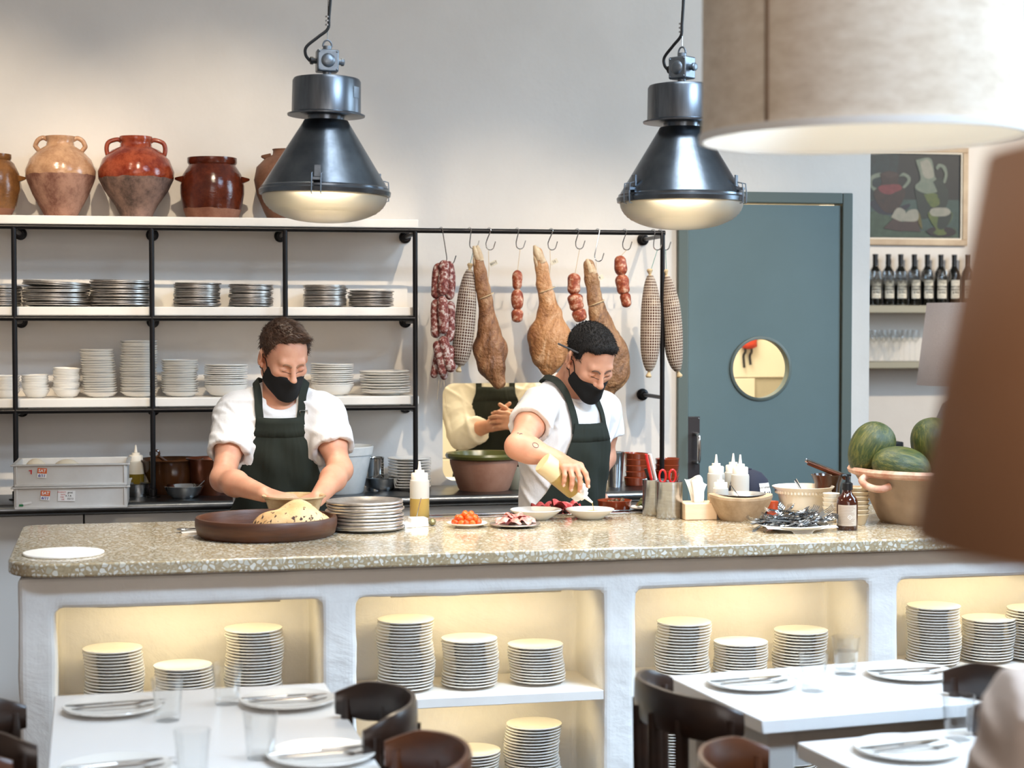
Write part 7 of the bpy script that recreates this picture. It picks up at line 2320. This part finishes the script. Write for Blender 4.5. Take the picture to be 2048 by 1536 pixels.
r1 = cook('man in white t-shirt, dark green apron and black mask, hands in an ochre bowl', (562, 792, 5.72), -0.10, 0.20, H1, 0.33, 0.46, 0.0, arms1, hands1, HAIR1, dict(BIB, top=0.50, z=[-0.42, 0.0, 0.12, 0.22, 0.34, 0.46, 0.50], buckle=True), 0.60, 11)

# second cook, pouring from the squeeze bottle
bot, noz = A3(1085, 924, 5.385), A3(1188, 1008, 5.435)
ax = (noz - bot) / np.linalg.norm(noz - bot)
Hb_ = A3(1179, 721, 5.78)
wr2 = A3(1116, 918, 5.445)
arms2 = [(A3(1080, 812, 5.68), A3(1036, 893, 5.46), wr2), (A3(1206, 818, 6.05), A3(1208, 915, 6.08), A3(1165, 970, 5.96))]
hD = A3(1157, 943, 5.345) - wr2
hu = np.array([0.25, -0.80, 0.55])
side_ = np.cross(hD / np.linalg.norm(hD), hu)
hands2 = [dict(D=hD, up=hu, thumb_side=1 if side_ @ ax > 0 else -1, curls=[(0.55, 0.45, 0.35), (0.75, 0.55, 0.3), (0.85, 0.6, 0.3), (0.95, 0.6, 0.3)], spread=0.10, thumb=(hD / np.linalg.norm(hD) * 0.75 - hu * 0.75, 0.2)),
          dict(D=(0.5, -0.5, -0.5), up=(0.2, -0.5, 0.8), thumb_side=1, curls=[(0.5, 0.6, 0.4)] * 4)]
HAIR2 = dict(r=(0.080, 0.1015, 0.083), add=[((0.0, 0.055, 0.09), (0.055, 0.035, 0.024))], cut=[((0, 0.068, 0.07), (0, 1.0, -0.42)), ((0, -0.06, -0.03), (0, -0.35, -1.0))],
             sub=[((0.0, 0.10, 0.005), (0.075, 0.05, 0.062)), ((0.062, 0.07, 0.055), (0.03, 0.03, 0.03)), ((-0.062, 0.07, 0.055), (0.03, 0.03, 0.03))], rough=0.0012, m='hair_dark', brow='brow_dark', comb=(0.1, 0.7, -0.1), L=0.007, n=4200, lift=0.5, jit=0.35, mask=(-0.036, 0.10))
r2 = cook('man in white t-shirt and dark green apron bending to pour from a squeeze bottle', (1138, 782, 5.86), 0.62, 0.13, Hb_, 0.30, 0.62, 0.0, arms2, hands2, HAIR2, dict(BIB), 0.50, 23)
# bottle in his hand
t = squeeze_bottle(0, 0, 0.207, 0.0355, 0.6, M['squeeze_oil'], 'squeeze bottle of oil tipped over a soup plate by the second cook', pos=tuple(bot), group=None, tipped=True)
xx = Vector(ax).orthogonal().normalized(); t.matrix_world = frame(tuple(bot), tuple(xx), tuple(Vector(ax).cross(xx)), tuple(ax))
b = MB(); pz = bot + ax * 0.207; b.tube([tuple(pz), tuple(pz + np.array([0.004, 0, -0.02])), (pz[0] + 0.006, pz[1], ZC + 0.02)], 0.0012, 6); solo('oil_stream', b, M['squeeze_oil'], 'thin stream of oil running from the tipped bottle', 'oil')
# pens: behind his ear and in the bib
h2 = r2[3]
b = MB(); q0, q1 = A3(1116, 687, 5.715), A3(1157, 706, 5.70); b.tube([tuple(q0), tuple((q0 + q1) / 2 + _fw * 0.004), tuple(q1)], 0.0032, 8); solo('pen', b, mat('grey_pen', '#3b3b3e', 0.35), 'grey pen tucked behind the ear of the second cook', 'pen')
T2 = r2[2]
b = MB(); q = at(1156, 838, d=float((T2(0, 0.135, 0.40) - _cp) @ _fw)); b.tube([tuple(q + np.array([0, 0, 0.018])), tuple(q - np.array([0, 0, 0.02]))], 0.003, 8); solo('pocket_pen', b, M['black'], "black pen clipped into the apron bib of the second cook", 'pen')
# tattoos on his forearm
B2 = r2[1]
for u, v, rr, d in ((1072, 889, 0.010, 5.415), (1036, 857, 0.003, 5.44), (1044, 860, 0.003, 5.44), (1040, 866, 0.002, 5.44)):
    c = at(u, v, d=d); ring = [c + _rt * rr * math.cos(a) + _up * rr * math.sin(a) for a in np.linspace(0, 2 * PI, 16)[:-1]]
    P = B2.project(np.array(ring), 0.0002); b = MB(); b.tube([tuple(p) for p in P], 0.0011, 5, closed=True); rebase(part('tattoo', b, mat('tattoo_ink', '#6e5a55', 0.6), r2[0]), r2[0])

# third cook seen through the hatch
C3 = 7.62
H3 = A3(985, 640, C3)
arms3 = [(A3(905, 778, C3), A3(925, 868, C3 - 0.12), A3(978, 852, C3 - 0.22)), (A3(1070, 780, C3), A3(1085, 865, C3 - 0.12), A3(1045, 850, C3 - 0.24))]
hands3 = [dict(D=A3(1020, 838, C3 - 0.26) - A3(978, 852, C3 - 0.22), up=(0.0, -1.0, 0.3), thumb_side=-1, curls=[(0.5, 0.7, 0.4)] * 4),
          dict(D=A3(1015, 842, C3 - 0.27) - A3(1045, 850, C3 - 0.24), up=(0.0, -1.0, 0.3), thumb_side=1, curls=[(0.5, 0.7, 0.4)] * 4)]
r3 = cook('cook in cream long sleeved coat and dark green apron seen through the hatch', (988, 728, C3), -0.12, 0.05, H3, 0.2, 0.35, 0.0, arms3, hands3, dict(HAIR2, n=600), dict(BIB), 0.6, 31, long_sleeve=True, shirt='coat')

# diner in pale linen, seated with her back half turned at the near table
def diner():
    d = 2.25
    sh = at(2088, 1476, d=d)
    yaw = -2.95
    X = np.array([math.cos(yaw), math.sin(yaw), 0]); Yf = np.array([math.sin(yaw), -math.cos(yaw), 0]); Z = np.array([0, 0, 1.0])
    A = np.stack([X, Yf, Z], 1)
    s_ = 1 if (X @ _rt) < 0 else -1
    P0 = sh - X * 0.165 * s_ - Z * 0.455
    def T(x, y, z): return P0 + X * x + Yf * y + Z * z
    root = thing('person', 'seated diner in a loose pale linen shirt at the near table', 'person', (float(P0[0]), float(P0[1]), 0))
    hA = axes(yaw, 0.2); Hc = T(0, 0.03, 0.69)
    B = Body(); torso_prims(B, T, A, -0.012); h = head_prims(B, Hc, hA, T(0, -0.02, 0.53))
    arms = []
    for s in (-1, 1):
        S_ = T(0.165 * s, -0.01, 0.455); el = T(0.23 * s, 0.10, 0.20); wr = T(0.10 * s, 0.30, 0.23)
        arm_prims(B, S_, el, wr); hand_prims(B, wr, Yf - X * 0.3 * s, Z, s if True else 1, [(0.3, 0.4, 0.3)] * 4); arms.append((S_, el, wr))
    pts = np.array([a for m in arms for a in m] + [Hc + 0.05, Hc - 0.05, P0, T(0, 0.42, 0.2)])
    blocks = mesh_blocks(B, (pts.min(0) - 0.13, pts.max(0) + 0.13), [(Hc - 0.155, Hc + 0.155, 0.004)], 0.007)
    rebase(put('body', np_mesh('body', blocks, M['skin']), root), root)
    Sh = Body(); torso_prims(Sh, T, A, 0.012)
    for S_, el, wr in arms:
        Sh.cone(S_, el, 0.078, 0.066, 0.06); Sh.cone(el, el + (wr - el) * 0.8, 0.064, 0.05, 0.04, cut=True)
    V, F = Sh.nets(pts.min(0) - 0.16, pts.max(0) + 0.16, 0.007, wrinkle(77, 0.02, 15)); rebase(put('shirt', np_mesh('shirt', [(V, F)], M['linen']), root), root)
    L = Body(); L.ell(T(0, 0, -0.02), (0.175, 0.13, 0.12), A)
    for s in (-1, 1):
        hip, kn = T(0.09 * s, 0.03, -0.05), T(0.10 * s, 0.43, -0.04); an = np.array([*T(0.11 * s, 0.40, 0)[:2], 0.08]); L.cone(hip, kn, 0.085, 0.062, 0.05); L.cone(kn, an, 0.06, 0.045, 0.03); L.cone(an + (0, 0, -0.03), an + Yf * 0.14 + (0, 0, -0.035), 0.04, 0.035, 0.02)
    q = np.array([T(-0.3, -0.2, 0.15), T(0.3, 0.65, 0.15)]); V, F = L.nets(np.minimum(q[0], q[1]) * (1, 1, 0) - (0.05, 0.05, 0), np.maximum(q[0], q[1]) + 0.05, 0.014); rebase(put('trousers', np_mesh('trousers', [(V, F)], M['trouser']), root), root)
    Hs = Body(); Hs.ell(h(0, -0.018, 0.045), (0.088, 0.108, 0.092), hA); Hs.plane(h(0, 0.06, 0.07), hA @ np.array([0, 1, -0.5]), 0.01); Hs.ell(h(0, -0.06, -0.05), (0.07, 0.05, 0.09), hA, 0.03)
    V, F = Hs.nets(Hc - 0.2, Hc + 0.2, 0.005, wrinkle(3, 0.006, 50)); rebase(put('hair', np_mesh('hair', [(V, F)], M['hair_brown']), root), root)
    return root, P0, Yf
rd, Pd, Yd = diner()
t = thing('stool', 'dark stool under the seated diner', 'stool', (float(Pd[0]), float(Pd[1]), 0))
zs = float(Pd[2]) - 0.145
b = MB(); b.lathe([(0, zs - 0.03), (0.17, zs - 0.03), (0.185, zs - 0.02), (0.185, zs - 0.006), (0.17, zs), (0, zs)], 36); part('seat', b, M['chair'], t)
for k in range(4):
    a = PI / 4 + k * PI / 2; b = MB(); b.tube([(0.13 * math.cos(a), 0.13 * math.sin(a), zs - 0.03), (0.18 * math.cos(a), 0.18 * math.sin(a), 0)], 0.014, 10); part('leg', b, M['chair'], t)
